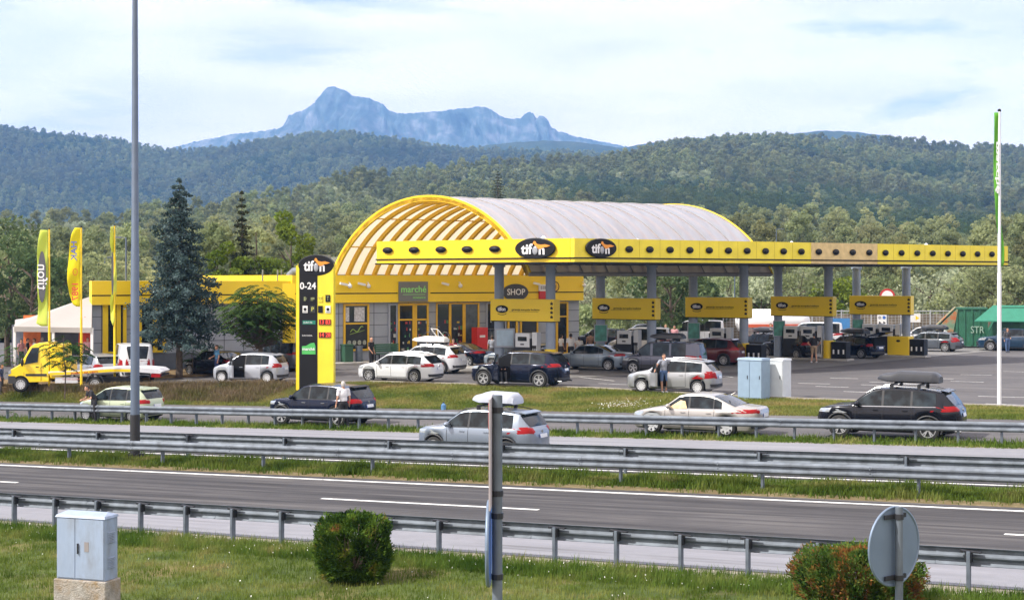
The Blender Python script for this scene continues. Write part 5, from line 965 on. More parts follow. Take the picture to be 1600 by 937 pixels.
for k in range(4):
    p = Cc + U * (1.2, 9.8, 20.5, 31)[k] + UL * (3, 5, 4, 3)[k]; t = thing('roof_light', 'small white bird-like cap on the canopy roof edge', 'roof cap', (p.x, p.y, 7.1)); t['label'] = ['white cap on the canopy roof above the right oval logo', 'white cap on the canopy roof behind the third fascia lamp group', 'white cap on the canopy roof above the faded panels', 'white cap on the canopy roof near its right end'][k]; MB().tube([(0, 0, 0), (0, 0, .32), (0, 0, .45)], [.1, .16, .03], 10).build('cap', m_txtw, t, 50)
# ---- sumac trees and ferny shrubs
def sumac(x, yb, D, h, rad, label, nfr, seed, z0f=.3, trunk=.07, base=None, dome=1.0, fs=1.0, name='sumac_tree'):
    X = (x - CX) / F * D; r_ = np.random.default_rng(seed); zb_ = EYE - (yb - HY) / F * D if base is None else base; root = thing(name, label, 'tree' if h > 2.5 else 'shrub', (X, D, zb_)); V_ = []; Fc = []; tb = MB(); off = 0
    tb.tube([(0, 0, -.3), (.05, 0, h * .35), (-.05, 0, h * .62)], [trunk, trunk * .8, trunk * .5], 8)
    for k in range(nfr):
        an = r_.uniform(0, 6.28); el = math.asin(r_.uniform(-1, 1)); q = r_.uniform(.3, .95); c = np.array([math.cos(an) * rad * q * math.cos(el), math.sin(an) * rad * q * math.cos(el), h * (z0f + (1 - z0f) * (.5 + .5 * math.sin(el) * q))])
        a2 = an + r_.uniform(-2.0, 2.0); L_ = rad * r_.uniform(.32, .6) * fs; u = np.linspace(0, 1, 15); sp = np.stack([c[0] + np.cos(a2) * L_ * u, c[1] + np.sin(a2) * L_ * u, c[2] + L_ * (.35 * u - .75 * u * u)], 1)
        if k % 5 == 0: tb.tube([(0, 0, h * z0f), tuple(c * .6 + np.array([0, 0, h * z0f * .2])), tuple(c)], [trunk * .4, trunk * .2, .01], 5)
        tt = np.array([np.cos(a2), np.sin(a2), -.2]); sd_ = np.array([-np.sin(a2), np.cos(a2), 0])
        for s_ in (-1, 1):
            ll = (L_ * .36 * np.sin(np.pi * (.12 + .8 * u)))[:, None]; d_ = sd_ * s_ * .9 + tt * .35 + np.array([0, 0, -.45]) + r_.normal(size=(15, 3)) * .12; w_ = np.cross(d_, [0, 0, 1]); w_ /= np.linalg.norm(w_, axis=1)[:, None] + 1e-6; w_ = w_ * L_ * .045
            v = np.stack([sp, sp + d_ * ll * .5 + w_, sp + d_ * ll, sp + d_ * ll * .5 - w_], 1).reshape(-1, 3); V_.append(v); Fc.append(np.arange(60).reshape(-1, 4) + off); off += 60
    fast_mesh('foliage', np.concatenate(V_), np.concatenate(Fc), LM['sumac'], root); tb.build('trunk', m_bark, root, 40); return root
sumac(406, 575, 83, 4.7, 2.15, 'round dark leafy tree between the blue spruce and the price pylon', 900, 3, z0f=.24, trunk=.14, fs=.55)
sumac(101, 613, 74, 2.9, 1.15, 'young feathery-leaved tree in front of the yellow truck', 95, 8, z0f=.35, trunk=.035)
sumac(300, 578, 86, 1.5, .9, 'low feathery shrub left of the spot behind the black car', 30, 12, z0f=.1, trunk=.03, name='fern_shrub'); sumac(328, 576, 88, 2.0, 1.0, 'taller feathery shrub against the grey wall right of the spruce trunk', 34, 14, z0f=.1, trunk=.03, name='fern_shrub')
sumac(20, 600, 84, 2.4, .8, 'dark leafy sapling at the left edge in front of the tent', 45, 17, z0f=.2, trunk=.03); sumac(18, 660, 66, .8, .35, 'small green weed clump at the foot of the far guardrail, at the left', 14, 18, z0f=.0, trunk=.01, name='weed_clump')
# ------------------------------------------------------------------ vehicles
m_tyre = mat('tyre', (0.02, 0.02, 0.02), .8, var=.1); m_rim = mat('alloy', (0.50, 0.51, 0.53), .3, .6, var=0); m_rimd = mat('rim_dark', (0.03, 0.03, 0.033), .5, var=0); m_hub = mat('hubcap', (0.55, 0.56, 0.58), .4, .2, var=0)
m_under = mat('underbody', (0.010, 0.010, 0.011), .9, var=0, spec=.1); m_trimp = mat('trim_plastic', (0.03, 0.031, 0.034), .6, var=.1)
m_tail = mat('tail_red', (0.30, 0.006, 0.008), .3, var=0, coat=0, spec=.25); m_head = mat('head_glass', (0.45, 0.48, 0.50), .12, .3, var=0, coat=.8); m_plate = mat('licence_white', (0.66, 0.68, 0.70), .4, var=.10, scale=25); m_eu = mat('licence_blue', (.03, .08, .35), .4, var=0)
m_chrome = mat('chrome', (.38, .39, .41), .25, .8, var=0); m_seam = mat('door_gap', (.01, .01, .012), .8, var=0)
def glassm(): 
    if 'car_glass' in _M: return _M['car_glass']
    m = bpy.data.materials.new('car_glass'); m.use_nodes = True; nt = m.node_tree; p = nt.nodes['Principled BSDF']; p.inputs['Roughness'].default_value = .04; p.inputs['Specular IOR Level'].default_value = .32
    t = nt.nodes.new('ShaderNodeTexCoord'); n = nt.nodes.new('ShaderNodeTexNoise'); n.inputs['Scale'].default_value = 2.4; n.inputs['Detail'].default_value = 3; nt.links.new(t.outputs['Object'], n.inputs[0])
    r = nt.nodes.new('ShaderNodeValToRGB'); r.color_ramp.elements[0].position = .42; r.color_ramp.elements[0].color = (.008, .010, .012, 1); r.color_ramp.elements[1].position = .68; r.color_ramp.elements[1].color = (.030, .042, .050, 1)
    nt.links.new(n.outputs[0], r.inputs[0]); nt.links.new(r.outputs[0], p.inputs['Base Color']); _M['car_glass'] = m; return m
m_cg_ = glassm()
def paint(name, c, metal=.35, rough=.28): dk = max(c) < .07; return mat('paint_' + name, c, rough, metal, var=.03, scale=1.2, spec=.3 if dk else .5, coat=.22 if dk else .5)
def wheel_meshes(r, style, w=.22):
    key = (round(r, 3), style)
    if key in _WM: return _WM[key]
    t = MB(); n = 28; prof = [(-w / 2, r * .66), (-w / 2 - .004, r * .80), (-w / 2 + .012, r * .95), (-w / 2 + .05, r), (w / 2 - .05, r), (w / 2 - .012, r * .95), (w / 2, r * .8), (w / 2, r * .66)]
    vs = [(rr * math.cos(2 * math.pi * k / n), y, rr * math.sin(2 * math.pi * k / n)) for k in range(n) for y, rr in prof]; P = len(prof)
    t.add(vs, [(k * P + j, k * P + j + 1, ((k + 1) % n) * P + j + 1, ((k + 1) % n) * P + j) for k in range(n) for j in range(P - 1)])
    o1 = t.build('tyre', m_tyre, None, 40); me1 = o1.data; bpy.data.objects.remove(o1)
    s = MB(); R_ = r * .68; lip = [(-w / 2 + .03, R_), (-w / 2 - .006, R_), (-w / 2 - .006, R_ * .91), (-w / 2 + .03, R_ * .89)]; P = 4
    vs = [(rr * math.cos(2 * math.pi * k / n), y, rr * math.sin(2 * math.pi * k / n)) for k in range(n) for y, rr in lip]; s.add(vs, [(k * P + j, k * P + j + 1, ((k + 1) % n) * P + j + 1, ((k + 1) % n) * P + j) for k in range(n) for j in range(P - 1)])
    s.disc(V(0, -w / 2 + .07, 0), V(0, -1, 0), R_, R_, .012, n, m=1); s.disc(V(0, w / 2 - .02, 0), V(0, 1, 0), R_, R_, .01, n, m=1)
    ns = {'multi': 10, 'five': 5, 'star': 5, 'cap': 12, 'cap7': 7}[style]; sw = {'multi': .030, 'five': .060, 'star': .034, 'cap': .05, 'cap7': .085}[style]
    for k in range(ns):
        for dd in ((-.16, .16) if style == 'star' else (0,)):
            a = 2 * math.pi * k / ns; p0 = V(math.cos(a) * R_ * .12, -w / 2 + .02, math.sin(a) * R_ * .12); p1 = V(math.cos(a + dd) * R_ * .95, -w / 2 + .004, math.sin(a + dd) * R_ * .95); d = (p1 - p0).normalized(); sd_ = V(-d.z, 0, d.x) * sw / 2; q = [p0 - sd_ * 1.2, p0 + sd_ * 1.2, p1 + sd_, p1 - sd_]; s.prism(q, (0, .02, 0))
    s.disc(V(0, -w / 2 + .02, 0), V(0, -1, 0), R_ * .22, R_ * .22, .015, 14)
    o2 = s.build('rim', [m_hub if style.startswith('cap') else m_rim, m_rimd], None, 30); me2 = o2.data; bpy.data.objects.remove(o2)
    _WM[key] = (me1, me2); return _WM[key]
_WM = {}
def interp(x, pts): return float(np.interp(x, [p[0] for p in pts], [p[1] for p in pts]))
# proportions: L W H zb r fo wb | top profile in fractions of L and H | windows
def prof_pts(kind, L, H, s):
    hz, bz = s.get('hood', .66 if kind in ('sedan', 'wagon') else .62), s.get('boot', .70)
    if kind == 'sedan': T = [(0, .36), (.012, .45), (.05, .53), (.12, .585), (.24, hz), (.275, hz + .01), (.335, .80), (.40, .955), (.46, .992), (.54, 1.0), (.62, .985), (.69, .93), (.76, .83), (.825, .745), (.88, .725), (.965, .705), (.985, .66), (1.0, .52)]; ws = (.275, .415); rg = (.66, .83)
    elif kind == 'hatch': T = [(0, .34), (.015, .44), (.05, .52), (.12, .585), (.2, hz + .02), (.235, hz + .05), (.32, .82), (.41, .955), (.5, .995), (.6, 1.0), (.75, .985), (.87, .945), (.93, .82), (.965, .66), (.985, .60), (1.0, .42)]; ws = (.225, .41); rg = (.885, .962)
    elif kind == 'wagon': T = [(0, .36), (.012, .45), (.05, .54), (.12, .60), (.235, hz + .01), (.265, hz + .03), (.34, .83), (.41, .96), (.48, .993), (.56, 1.0), (.70, .985), (.84, .945), (.875, .93), (.93, .78), (.965, .655), (.985, .60), (1.0, .42)]; ws = (.262, .415); rg = (.878, .962)
    elif kind == 'suv': T = [(0, .38), (.012, .47), (.04, .555), (.10, .61), (.225, hz + .02), (.26, hz + .04), (.33, .82), (.40, .95), (.46, .985), (.55, 1.0), (.70, .99), (.85, .955), (.885, .935), (.94, .76), (.965, .655), (.985, .60), (1.0, .42)]; ws = (.255, .405); rg = (.888, .958)
    elif kind == 'van': T = [(0, .30), (.012, .38), (.04, .46), (.10, .53), (.165, .60), (.20, .64), (.27, .82), (.33, .945), (.38, .98), (.5, 1.0), (.8, 1.0), (.93, .985), (.965, .95), (.985, .62), (.992, .52), (1.0, .34)]; ws = (.19, .34); rg = (.964, .986)
    return [(a * L, b * H) for a, b in T], ws, rg
def make_car(kind, name, label, cat, L, W, H, paint_m, near_px, yaw, rims='multi', r=.33, fo=.19, wb=.60, zb=.20, belt=None, wins=None, clad=False, parts=(), rails=None, box=None, open_door=None, group='cars at and around the station', dz=0.0, tint=None, plate=True, loc=None, hatch_open=False, tail_w=.15, tail_z=None, hood=None, boot=None, tail_h=.13, rp=None):
    s = {}
    if hood: s['hood'] = hood
    if boot: s['boot'] = boot
    T, ws, rg = prof_pts(kind, L, H, s); bl0 = (belt or {'sedan': .62, 'hatch': .60, 'wagon': .61, 'suv': .62, 'van': .56}[kind]) * H
    rise = .05 * H if kind != 'van' else .01
    fo *= L; wbm = wb * L; xf, xr = fo, fo + wbm; Ra = r + .055
    yw = -R(yaw)
    if loc is None: p = ground_px(*near_px); inn = V(-math.sin(yw), math.cos(yw), 0); loc = p + inn * (W / 2 - .1) + V(math.cos(yw), math.sin(yw), 0) * (L / 2 - (xf + xr) / 2); loc.z = gzf(loc.x, loc.y) * .5 + p.z * .5 + .02 + dz
    root = thing(name, label, cat, loc, yw, group)
    def top(x): return interp(x, T)
    def bl(x): return min(bl0 + rise * (x / L - .3), top(x) - .025)
    def bot(x):
        z = zb + (.10 * max(0, 1 - x / .25) if x < .25 else 0) + (.12 * max(0, 1 - (L - x) / .35) if x > L - .35 else 0)
        for xc in (xf, xr):
            d = abs(x - xc)
            if d < Ra: z = max(z, r + math.sqrt(Ra * Ra - d * d))
        return z
    def hw(x):
        k = abs(2 * x / L - 1); fr = 5.5 if x < L / 2 else 6.5; return W / 2 * max(.02, (1 - min(k, .9995) ** fr)) ** (1 / fr if False else .30) if k > .0 else W / 2
    wins = wins or {'sedan': [(.30, .475), (.49, .665), (.672, .73)], 'hatch': [(.26, .50), (.515, .72), (.735, .83)], 'wagon': [(.29, .475), (.49, .67), (.685, .85)], 'suv': [(.285, .475), (.49, .67), (.685, .84)], 'van': [(.22, .40), (.43, .66), (.68, .93)]}[kind]
    xs = set(np.linspace(0, L, 34)); xs |= {L * .003, L * .008, L * .016, L * .03, L * .045, L * (1 - .003), L * (1 - .008), L * (1 - .016), L * (1 - .03), L * (1 - .045)}
    for a, b in wins: xs |= {a * L, b * L}
    xs |= {ws[0] * L, ws[1] * L, rg[0] * L, rg[1] * L} | {p[0] for p in T}
    for xc in (xf, xr): xs |= {xc + Ra * math.sin(t) for t in np.linspace(-math.pi / 2, math.pi / 2, 11)} | {xc - Ra - .004, xc + Ra + .004}
    xs = sorted(xs); ys = [xs[0]]
    imp = [a * L for w_ in wins for a in w_] + [ws[0] * L, ws[1] * L, rg[0] * L, rg[1] * L]
    for x in xs[1:]:
        if x - ys[-1] > .0035 * L or (abs(x - xf) <= Ra + .01 or abs(x - xr) <= Ra + .01) and x - ys[-1] > .003: ys.append(x)
        elif any(abs(x - q) < 1e-6 for q in imp): ys[-1] = x
    xs = ys; half = []
    tumb = .30 if kind != 'van' else .12
    for x in xs:
        Tz, B, b, h = top(x), bl(x), bot(x), hw(x); b = min(b, B - .06); g = Tz - B; k = min(1, max(0, (g - .05) / .22))
        A6, A7 = (h * .93, B + .25 * g), (h * .89, B + .55 * g); A8, A9 = (h * .80, B + .82 * g), (h * .5, Tz - .04 * g)
        def yz(z): return h * .955 - (z - B) * tumb
        G6 = (yz(B + .03), B + .03); G7 = (yz(Tz - .085), Tz - .085); G8 = (yz(Tz - .085) - .045, Tz - .03); G9 = (G8[0] * .62, Tz - .006)
        lp = lambda a, c: (a[0] + (c[0] - a[0]) * k, a[1] + (c[1] - a[1]) * k)
        half.append([(0, b), (h * .86, b), (h * .955, b + min(.07, (B - b) * .2)), (h * .995, b + (B - b) * .42), (h, b + (B - b) * .72), (h * .978, b + (B - b) * .93), (h * .955, B), lp(A6, G6), lp(A7, G7), lp(A8, G8), lp(A9, G9), (0, Tz)])
    NR = 12; ring = 2 * NR - 2; vs = []
    for x, hf in zip(xs, half):
        vs += [(x - L / 2, -y, z) for y, z in hf]; vs += [(x - L / 2, y, z) for y, z in hf[-2:0:-1]]
    body = MB(); fs = []; ms = []; n = len(xs)
    def isin(a, b, u, v): return a >= u - 1e-5 and b <= v + 1e-5
    glass = {}
    for i in range(n - 1):
        a, b = xs[i], xs[i + 1]
        for j in range(ring):
            j2 = (j + 1) % ring; f = (i * ring + j, (i + 1) * ring + j, (i + 1) * ring + j2, i * ring + j2); m = 0; jj = j if j < NR - 1 else ring - 1 - j
            side = -1 if j < NR - 1 else 1; key = None
            if jj == 0: m = 1
            elif jj == 1: m = 1 if clad else 0
            elif jj == 2 and clad: m = 2
            elif jj == 7:
                for q, (u, v) in enumerate(wins):
                    if isin(a, b, u * L, v * L): key = (side, q)
            elif jj >= 8 or jj == 8:
                if jj >= 9 and isin(a, b, ws[0] * L, ws[1] * L): key = ('f', 0)
                elif jj >= 9 and isin(a, b, rg[0] * L, rg[1] * L): key = ('r', 0)
            if key is not None: glass.setdefault(key, []).append(f); m = 1
            fs.append(f); ms.append(m)
    fs += [tuple(range(ring - 1, -1, -1)), tuple((n - 1) * ring + k for k in range(ring))]; ms += [0, 0]
    body.v = vs; body.f = fs; body.m = ms
    bo = body.build('body', [paint_m, m_under, m_trimp], root, 32)
    bvh = BVHTree.FromPolygons([V(*v) for v in vs], fs)
    def off(v, d): q = V(*v); c = V(q.x * .9, 0, .75); e = V(0, q.y, 0); nn = (q - V(q.x * .96, 0, .6)).normalized(); return q + nn * d
    for key, fl in glass.items():
        idx = sorted({i for f in fl for i in f}); mp_ = {o: k for k, o in enumerate(idx)}; g = MB(); g.add([off(vs[i], .010) for i in idx], [tuple(mp_[i] for i in f) for f in fl])
        nm = {'f': 'windscreen', 'r': 'rear_window'}.get(key[0], 'side_window'); g.build(nm, tint or m_cg_, root, 30)
    def patch(name_, mode, poly, m, parent=None, nx=6, nz=4, d=.007, mb=None):
        """poly: 4 corners (a,b) ; mode side-/side+/rear/front"""
        g = MB() if mb is None else mb; pts = []
        for i in range(nx + 1):
            for j in range(nz + 1):
                u, v = i / nx, j / nz; c0 = V(*poly[0], 0).lerp(V(*poly[1], 0), u); c1 = V(*poly[3], 0).lerp(V(*poly[2], 0), u); c = c0.lerp(c1, v)
                if mode[0] == 's': sg = -1 if mode[-1] == '-' else 1; o = V(c.x - L / 2, sg * 3, c.y); dr = V(0, -sg, 0)
                elif mode == 'rear': o = V(L, c.x, c.y); dr = V(-1, 0, 0)
                elif mode == 'front': o = V(-L, c.x, c.y); dr = V(1, 0, 0)
                elif mode == 'top': o = V(c.x - L / 2, c.y, 5); dr = V(0, 0, -1)
                h_ = bvh.ray_cast(o, dr); pts.append(None if h_[0] is None else h_[0] + (h_[1] if h_[1].dot(dr) < 0 else -h_[1]) * d)
        fl = []
        for i in range(nx):
            for j in range(nz):
                q = [i * (nz + 1) + j, (i + 1) * (nz + 1) + j, (i + 1) * (nz + 1) + j + 1, i * (nz + 1) + j + 1]
                if all(pts[k] is not None for k in q): fl.append(tuple(q))
        if not fl: return None
        g.add([p if p is not None else (0, 0, .6) for p in pts], fl)
        if mb is None:
            o = g.build(name_, m, parent or root, 40); return o
    if kind == 'sedan': tail_h = .10; tail_w = min(tail_w, .12)
    tz = (tail_z * H) if tail_z else bl(L * .93) - .02
    for sg in ('-', '+'):
        S = -1 if sg == '-' else 1
        g = MB(); patch('', 'side' + sg, [(L * (.985 - tail_w * .28), tz - tail_h * .55), (L * .992, tz - tail_h), (L * .992, tz + tail_h * .55), (L * (.99 - tail_w * .45), tz + tail_h * .45)], None, mb=g, nx=8)
        yi = W / 2 * (.52 if kind != 'van' else .80); patch('', 'rear', [(S * yi, tz - tail_h * .6), (S * W / 2 * .985, tz - tail_h), (S * W / 2 * .985, tz + tail_h * .5), (S * yi, tz + tail_h * .25)], None, mb=g, nx=8)
        if g.f: g.build('taillight', m_tail, root, 40)
        g = MB(); hz_ = top(L * .07) - .10; patch('', 'side' + sg, [(L * .012, hz_ - .06), (L * .115, hz_), (L * .13, hz_ + .09), (L * .03, hz_ + .03)], None, mb=g, nx=8); patch('', 'front', [(S * W / 2 * .55, hz_ - .08), (S * W / 2 * .97, hz_ - .06), (S * W / 2 * .97, hz_ + .05), (S * W / 2 * .6, hz_ + .01)], None, mb=g)
        if g.f: g.build('headlight', m_head, root, 40)
        # door gaps and handles
        g = MB(); xb = (wins[0][1] + .007) * L; xe = min((wins[1][1] + .005) * L, xr - .1 if kind != 'van' else 99); xa = xf + Ra + .10
        for xx_ in (xa, xb, xe + .02): patch('', 'side' + sg, [(xx_ - .007, zb + .12), (xx_ + .007, zb + .12), (xx_ + .007, bl(xx_) - .01), (xx_ - .007, bl(xx_) - .01)], None, mb=g, nx=1, nz=8, d=.004)
        patch('', 'side' + sg, [(xa, zb + .115), (xe, zb + .115), (xe, zb + .13), (xa, zb + .13)], None, mb=g, nx=14, nz=1, d=.004)
        patch('', 'side' + sg, [(xa - .05, bl0 * .80), (L * .93, bl0 * .845), (L * .93, bl0 * .86), (xa - .05, bl0 * .812)], None, mb=g, nx=24, nz=1, d=.003) if 0 else None
        g.build('door_gaps', m_seam, root)
        for xx_ in (xb - .22, xe - .18):
            h_ = bvh.ray_cast(V(xx_ - L / 2, S * 3, bl0 - .10), V(0, -S, 0))
            if h_[0] is not None: c = MB(); c.box((h_[0].x, h_[0].y + S * .012, h_[0].z), (.17, .035, .028)); c.build('door_handle', m_chrome if clad and kind == 'suv' else paint_m, root)
        h_ = bvh.ray_cast(V(wins[0][0] * L + .22 - L / 2, S * 3, bl0 + .02), V(0, -S, 0))
        if h_[0] is not None: c = MB(); c.ell((h_[0].x - .08, S * (W / 2 + .09), bl0 + .10), (.09, .13, .085), 10, 7); c.box((h_[0].x - .05, S * (W / 2 - .0), bl0 + .05), (.08, .14, .05)); c.build('side_mirror', paint_m if not clad else paint_m, root, 50)
        patch('sill_trim', 'side' + sg, [(xf + Ra + .05, zb + .015), (xr - Ra - .05, zb + .015), (xr - Ra - .05, zb + .095), (xf + Ra + .05, zb + .095)], m_trimp, nx=10, nz=1)
        # bright or black window surround
        g = MB(); patch('', 'side' + sg, [(wins[0][0] * L + .05, bl(wins[0][0] * L) + .0), (wins[-1][1] * L, bl(wins[-1][1] * L) + .0), (wins[-1][1] * L, bl(wins[-1][1] * L) + .025), (wins[0][0] * L + .05, bl(wins[0][0] * L) + .025)], None, mb=g, nx=24, nz=1); g.build('waist_trim', m_chrome if 'chrome' in parts else m_blk, root) if g.f else None
        for q in range(len(wins) - 1): # black pillars between panes
            a, b = wins[q][1] * L, wins[q + 1][0] * L; zt_ = top((a + b) / 2) - .09; patch('pillar_trim', 'side' + sg, [(a, bl(a) + .03), (b, bl(b) + .03), (b, zt_), (a, zt_)], m_blk if 'bodypillar' not in parts else paint_m, nx=2, nz=5, d=.013)
    if clad or kind in ('suv',):
        for xc in (xf, xr):
            for S in (-1, 1): c = MB(); c.tube([(xc - L / 2 + (Ra + .015) * math.cos(t), S * (hw(xc + (Ra) * math.cos(t)) * .992), max(zb, r + (Ra + .015) * math.sin(t))) for t in np.linspace(-.35, math.pi + .35, 16)], .032, 6); c.build('arch_trim', m_trimp, root, 50)
    # rear details
    rpz = (rp * H) if rp else (bl0 * .80 if kind != 'sedan' else bl0 * .84)
    if plate:
        po = patch('licence_plate', 'rear', [(-.26, rpz - .058), (.26, rpz - .058), (.26, rpz + .058), (-.26, rpz + .058)], m_plate, nx=2, nz=1, d=.018)
        if po: patch('blue_band', 'rear', [(-.26, rpz - .056), (-.215, rpz - .056), (-.215, rpz + .056), (-.26, rpz + .056)], m_eu, parent=po, nx=1, nz=1, d=.022)
    patch('rear_bumper_trim', 'rear', [(-W * .40, zb + .14), (W * .40, zb + .14), (W * .42, zb + .28), (-W * .42, zb + .28)], m_trimp, nx=8, nz=2, d=.02)
    patch('grille', 'front', [(-W * .25, zb + .18), (W * .25, zb + .18), (W * .27, zb + .44), (-W * .27, zb + .44)], m_blk, nx=8, nz=3, d=.012)
    h_ = bvh.ray_cast(V(L, 0, bl0 - .06), V(-1, 0, 0))
    if h_[0] is not None and 'badge' in parts: c = MB(); c.disc(V(h_[0].x - .005, 0, bl0 - .06), V(1, 0, 0), .055, .055, .02, 16); c.build('badge', m_chrome, root)
    if 'exhaust' in parts:
        for S in (-1, 1): c = MB(); c.tube([(L / 2 - .2, S * W * .34, zb + .09), (L / 2 + .005, S * W * .34, zb + .09)], .05, 10); c.build('exhaust', m_chrome, root, 40)
    if kind in ('suv', 'hatch', 'wagon'): xsp = rg[0] * L; c = MB(); c.prism([(xsp - L / 2 - .12, -W * .33, top(xsp - .12) + .002), (xsp - L / 2 - .12, W * .33, top(xsp - .12) + .002), (xsp - L / 2 + .12, W * .31, top(xsp) - .005), (xsp - L / 2 + .12, -W * .31, top(xsp) - .005)], (0, 0, .03)); c.build('roof_spoiler', paint_m if 'blackroof' not in parts else m_black, root)
    # wheels
    tm, rm_ = wheel_meshes(r, rims)
    for xc in (xf, xr):
        for S in (-1, 1):
            o = bpy.data.objects.new('wheel', tm); COL.objects.link(o); o.parent = root; o.location = (xc - L / 2, S * (W / 2 - .125), r); o.rotation_euler = (0, rng.uniform(0, 1.2), 0 if S < 0 else math.pi)
            o2 = bpy.data.objects.new('rim', rm_); COL.objects.link(o2); o2.parent = o
    ry_ = hw(L * .5) * .955 - (H - .085 - bl0) * tumb - .07
    if rails:
        for S in (-1, 1):
            c = MB(); x0, x1 = rails[0] * L - L / 2, rails[1] * L - L / 2; zr = [top(x + L / 2) for x in np.linspace(x0, x1, 8)]; c.tube([(x, S * ry_, z + (.0 if k in (0, 7) else .035)) for k, (x, z) in enumerate(zip(np.linspace(x0, x1, 8), zr))], .016, 6); c.build('roof_rail', rails[2], root, 50)
    if box:
        bx0, bx1, bh, bm, bw = box; z0 = H + .14; lb = bx1 - bx0; N = 22; vs2 = []
        for i in range(N + 1):
            u = i / N; x = bx0 * 1.0 + lb * u; env = min(1, (u / .35) ** .6 if u < .35 else 1, ((1 - u) / .10) ** .5 if u > .9 else 1); nose = .25 + .75 * env if u < .35 else (.45 + .55 * env); hh = bh * (nose if u < .35 else 1 - .10 * (u - .35)) * (1 if u < .9 else .6 + .4 * env); ww = bw / 2 * (.62 + .38 * min(1, (u / .25) ** .6)) * (1 if u < .95 else .88); lift = .08 * max(0, 1 - u / .2)
            for (a, b) in ((-.75, 0), (-1, .12), (-1.0, .42), (-.90, .78), (-.6, .97), (0, 1.0), (.6, .97), (.90, .78), (1, .42), (1, .12), (.75, 0)): vs2.append((x, ww * a, z0 + lift + hh * b))
        K = 11; g = MB(); g.add(vs2, [(i * K + j, (i + 1) * K + j, (i + 1) * K + (j + 1) % K, i * K + (j + 1) % K) for i in range(N) for j in range(K)] + [tuple(range(K)), tuple(range(N * K + K - 1, N * K - 1, -1))])
        if isinstance(bm, tuple):
            for q in range(len(g.f) - 2): g.m[q] = 1 if (q % K) in (0, 9, 10) else 0
            g.build('roof_box', list(bm), root, 40)
        else: g.build('roof_box', bm, root, 40)
        for xx_ in (bx0 + lb * .28, bx0 + lb * .72):
            c = MB(); c.b2((xx_ - .035, -ry_ - .06, z0 - .07), (xx_ + .035, ry_ + .06, z0 - .02)); 
            for S in (-1, 1): c.b2((xx_ - .05, S * ry_ - .04, top(xx_ + L / 2) - .03), (xx_ + .05, S * ry_ + .04, z0 - .03))
            c.build('crossbar', m_blk, root)
    if open_door:
        xa = (wins[0][0]) * L + .02; xb = (wins[0][1]) * L; S = -1
        patch('door_opening', 'side-', [(xf + Ra + .12, zb + .14), (xb, zb + .14), (xb, top(xb) - .10), (ws[1] * L - .1, top(xb) - .10)], m_under, nx=10, nz=8, d=.016)
        patch('door_opening', 'side-', [(xf + Ra + .12, zb + .14), (ws[1] * L - .1, zb + .14), (ws[1] * L - .1, top(xb) - .10), (xf + Ra + .16, bl0)], m_under, nx=10, nz=8, d=.017)
        dl = xb - (xf + Ra + .12); a = -R(open_door); pv = V(xf + Ra + .14 - L / 2, -W / 2 + .02, 0)
        g = MB(); M_ = Matrix.Translation(pv) @ Matrix.Rotation(a, 4, 'Z'); th = .09
        def pp(poly, m, y0=0.0, t=th): g.prism([M_ @ V(x, y0, z) for x, z in poly], (M_.to_3x3() @ V(0, -t, 0)), m)
        pp([(0, zb + .15), (dl, zb + .15), (dl, bl0 + .02), (0, bl0 - .02)], 0); do = g.build('open_door', [paint_m, m_trimp], root)
        g = MB(); ztp = H - .12
        pp([(.12, bl0 + .0), (.17, bl0 + .0), (.62, ztp), (.56, ztp)], 0, -.02, .05); pp([(dl - .06, bl0 + .02), (dl, bl0 + .02), (dl - .06, ztp), (dl - .12, ztp)], 0, -.02, .05); pp([(.56, ztp - .05), (dl - .08, ztp - .05), (dl - .08, ztp), (.56, ztp)], 0, -.02, .05); g.build('window_frame', m_blk, do)
        g = MB(); pp([(.2, bl0 + .02), (dl - .07, bl0 + .03), (dl - .12, ztp - .05), (.6, ztp - .05)], 0, -.035, .008); g.build('pane', m_cg_, do)
        g = MB(); pp([(.06, zb + .2), (dl - .04, zb + .2), (dl - .04, bl0 - .04), (.06, bl0 - .06)], 0, .012, .010); g.build('inner_panel', m_trimp, do)
        s_ = MB(); cx_ = (xf + Ra + .12 + dl * .62) - L / 2
    return root, dict(L=L, W=W, H=H, top=top, patch=patch)
P_blk = paint('black', (.008, .009, .014), .2, .2); P_nav = paint('navy', (.006, .010, .028), .3, .2); P_wht = paint('white', (.60, .62, .65), 0, .3); P_sil = paint('silver', (.36, .37, .39), .5, .33); P_sil2 = paint('silver_warm', (.40, .38, .36), .5, .34); P_ice = paint('ice_blue', (.25, .31, .38), .45, .32)
P_gry = paint('grey_violet', (.085, .09, .125), .4, .3); P_gry2 = paint('slate', (.10, .115, .14), .4, .3); P_grn = paint('pale_green', (.40, .46, .32), .2, .34); P_teal = paint('deep_blue', (.015, .045, .09), .3, .25); P_red = paint('dark_red', (.10, .012, .015), .2, .3); P_yel = mat('paint_yellow', (.86, .60, .01), .35, var=.03, coat=.4); P_blueg = paint('steel_blue', (.22, .26, .32), .5, .36)
m_boxg = mat('box_grey', (.40, .43, .50), .35, var=.03); m_boxd = mat('box_dark', (.06, .075, .12), .45); m_boxb = mat('box_black', (.028, .030, .036), .38, var=.1)
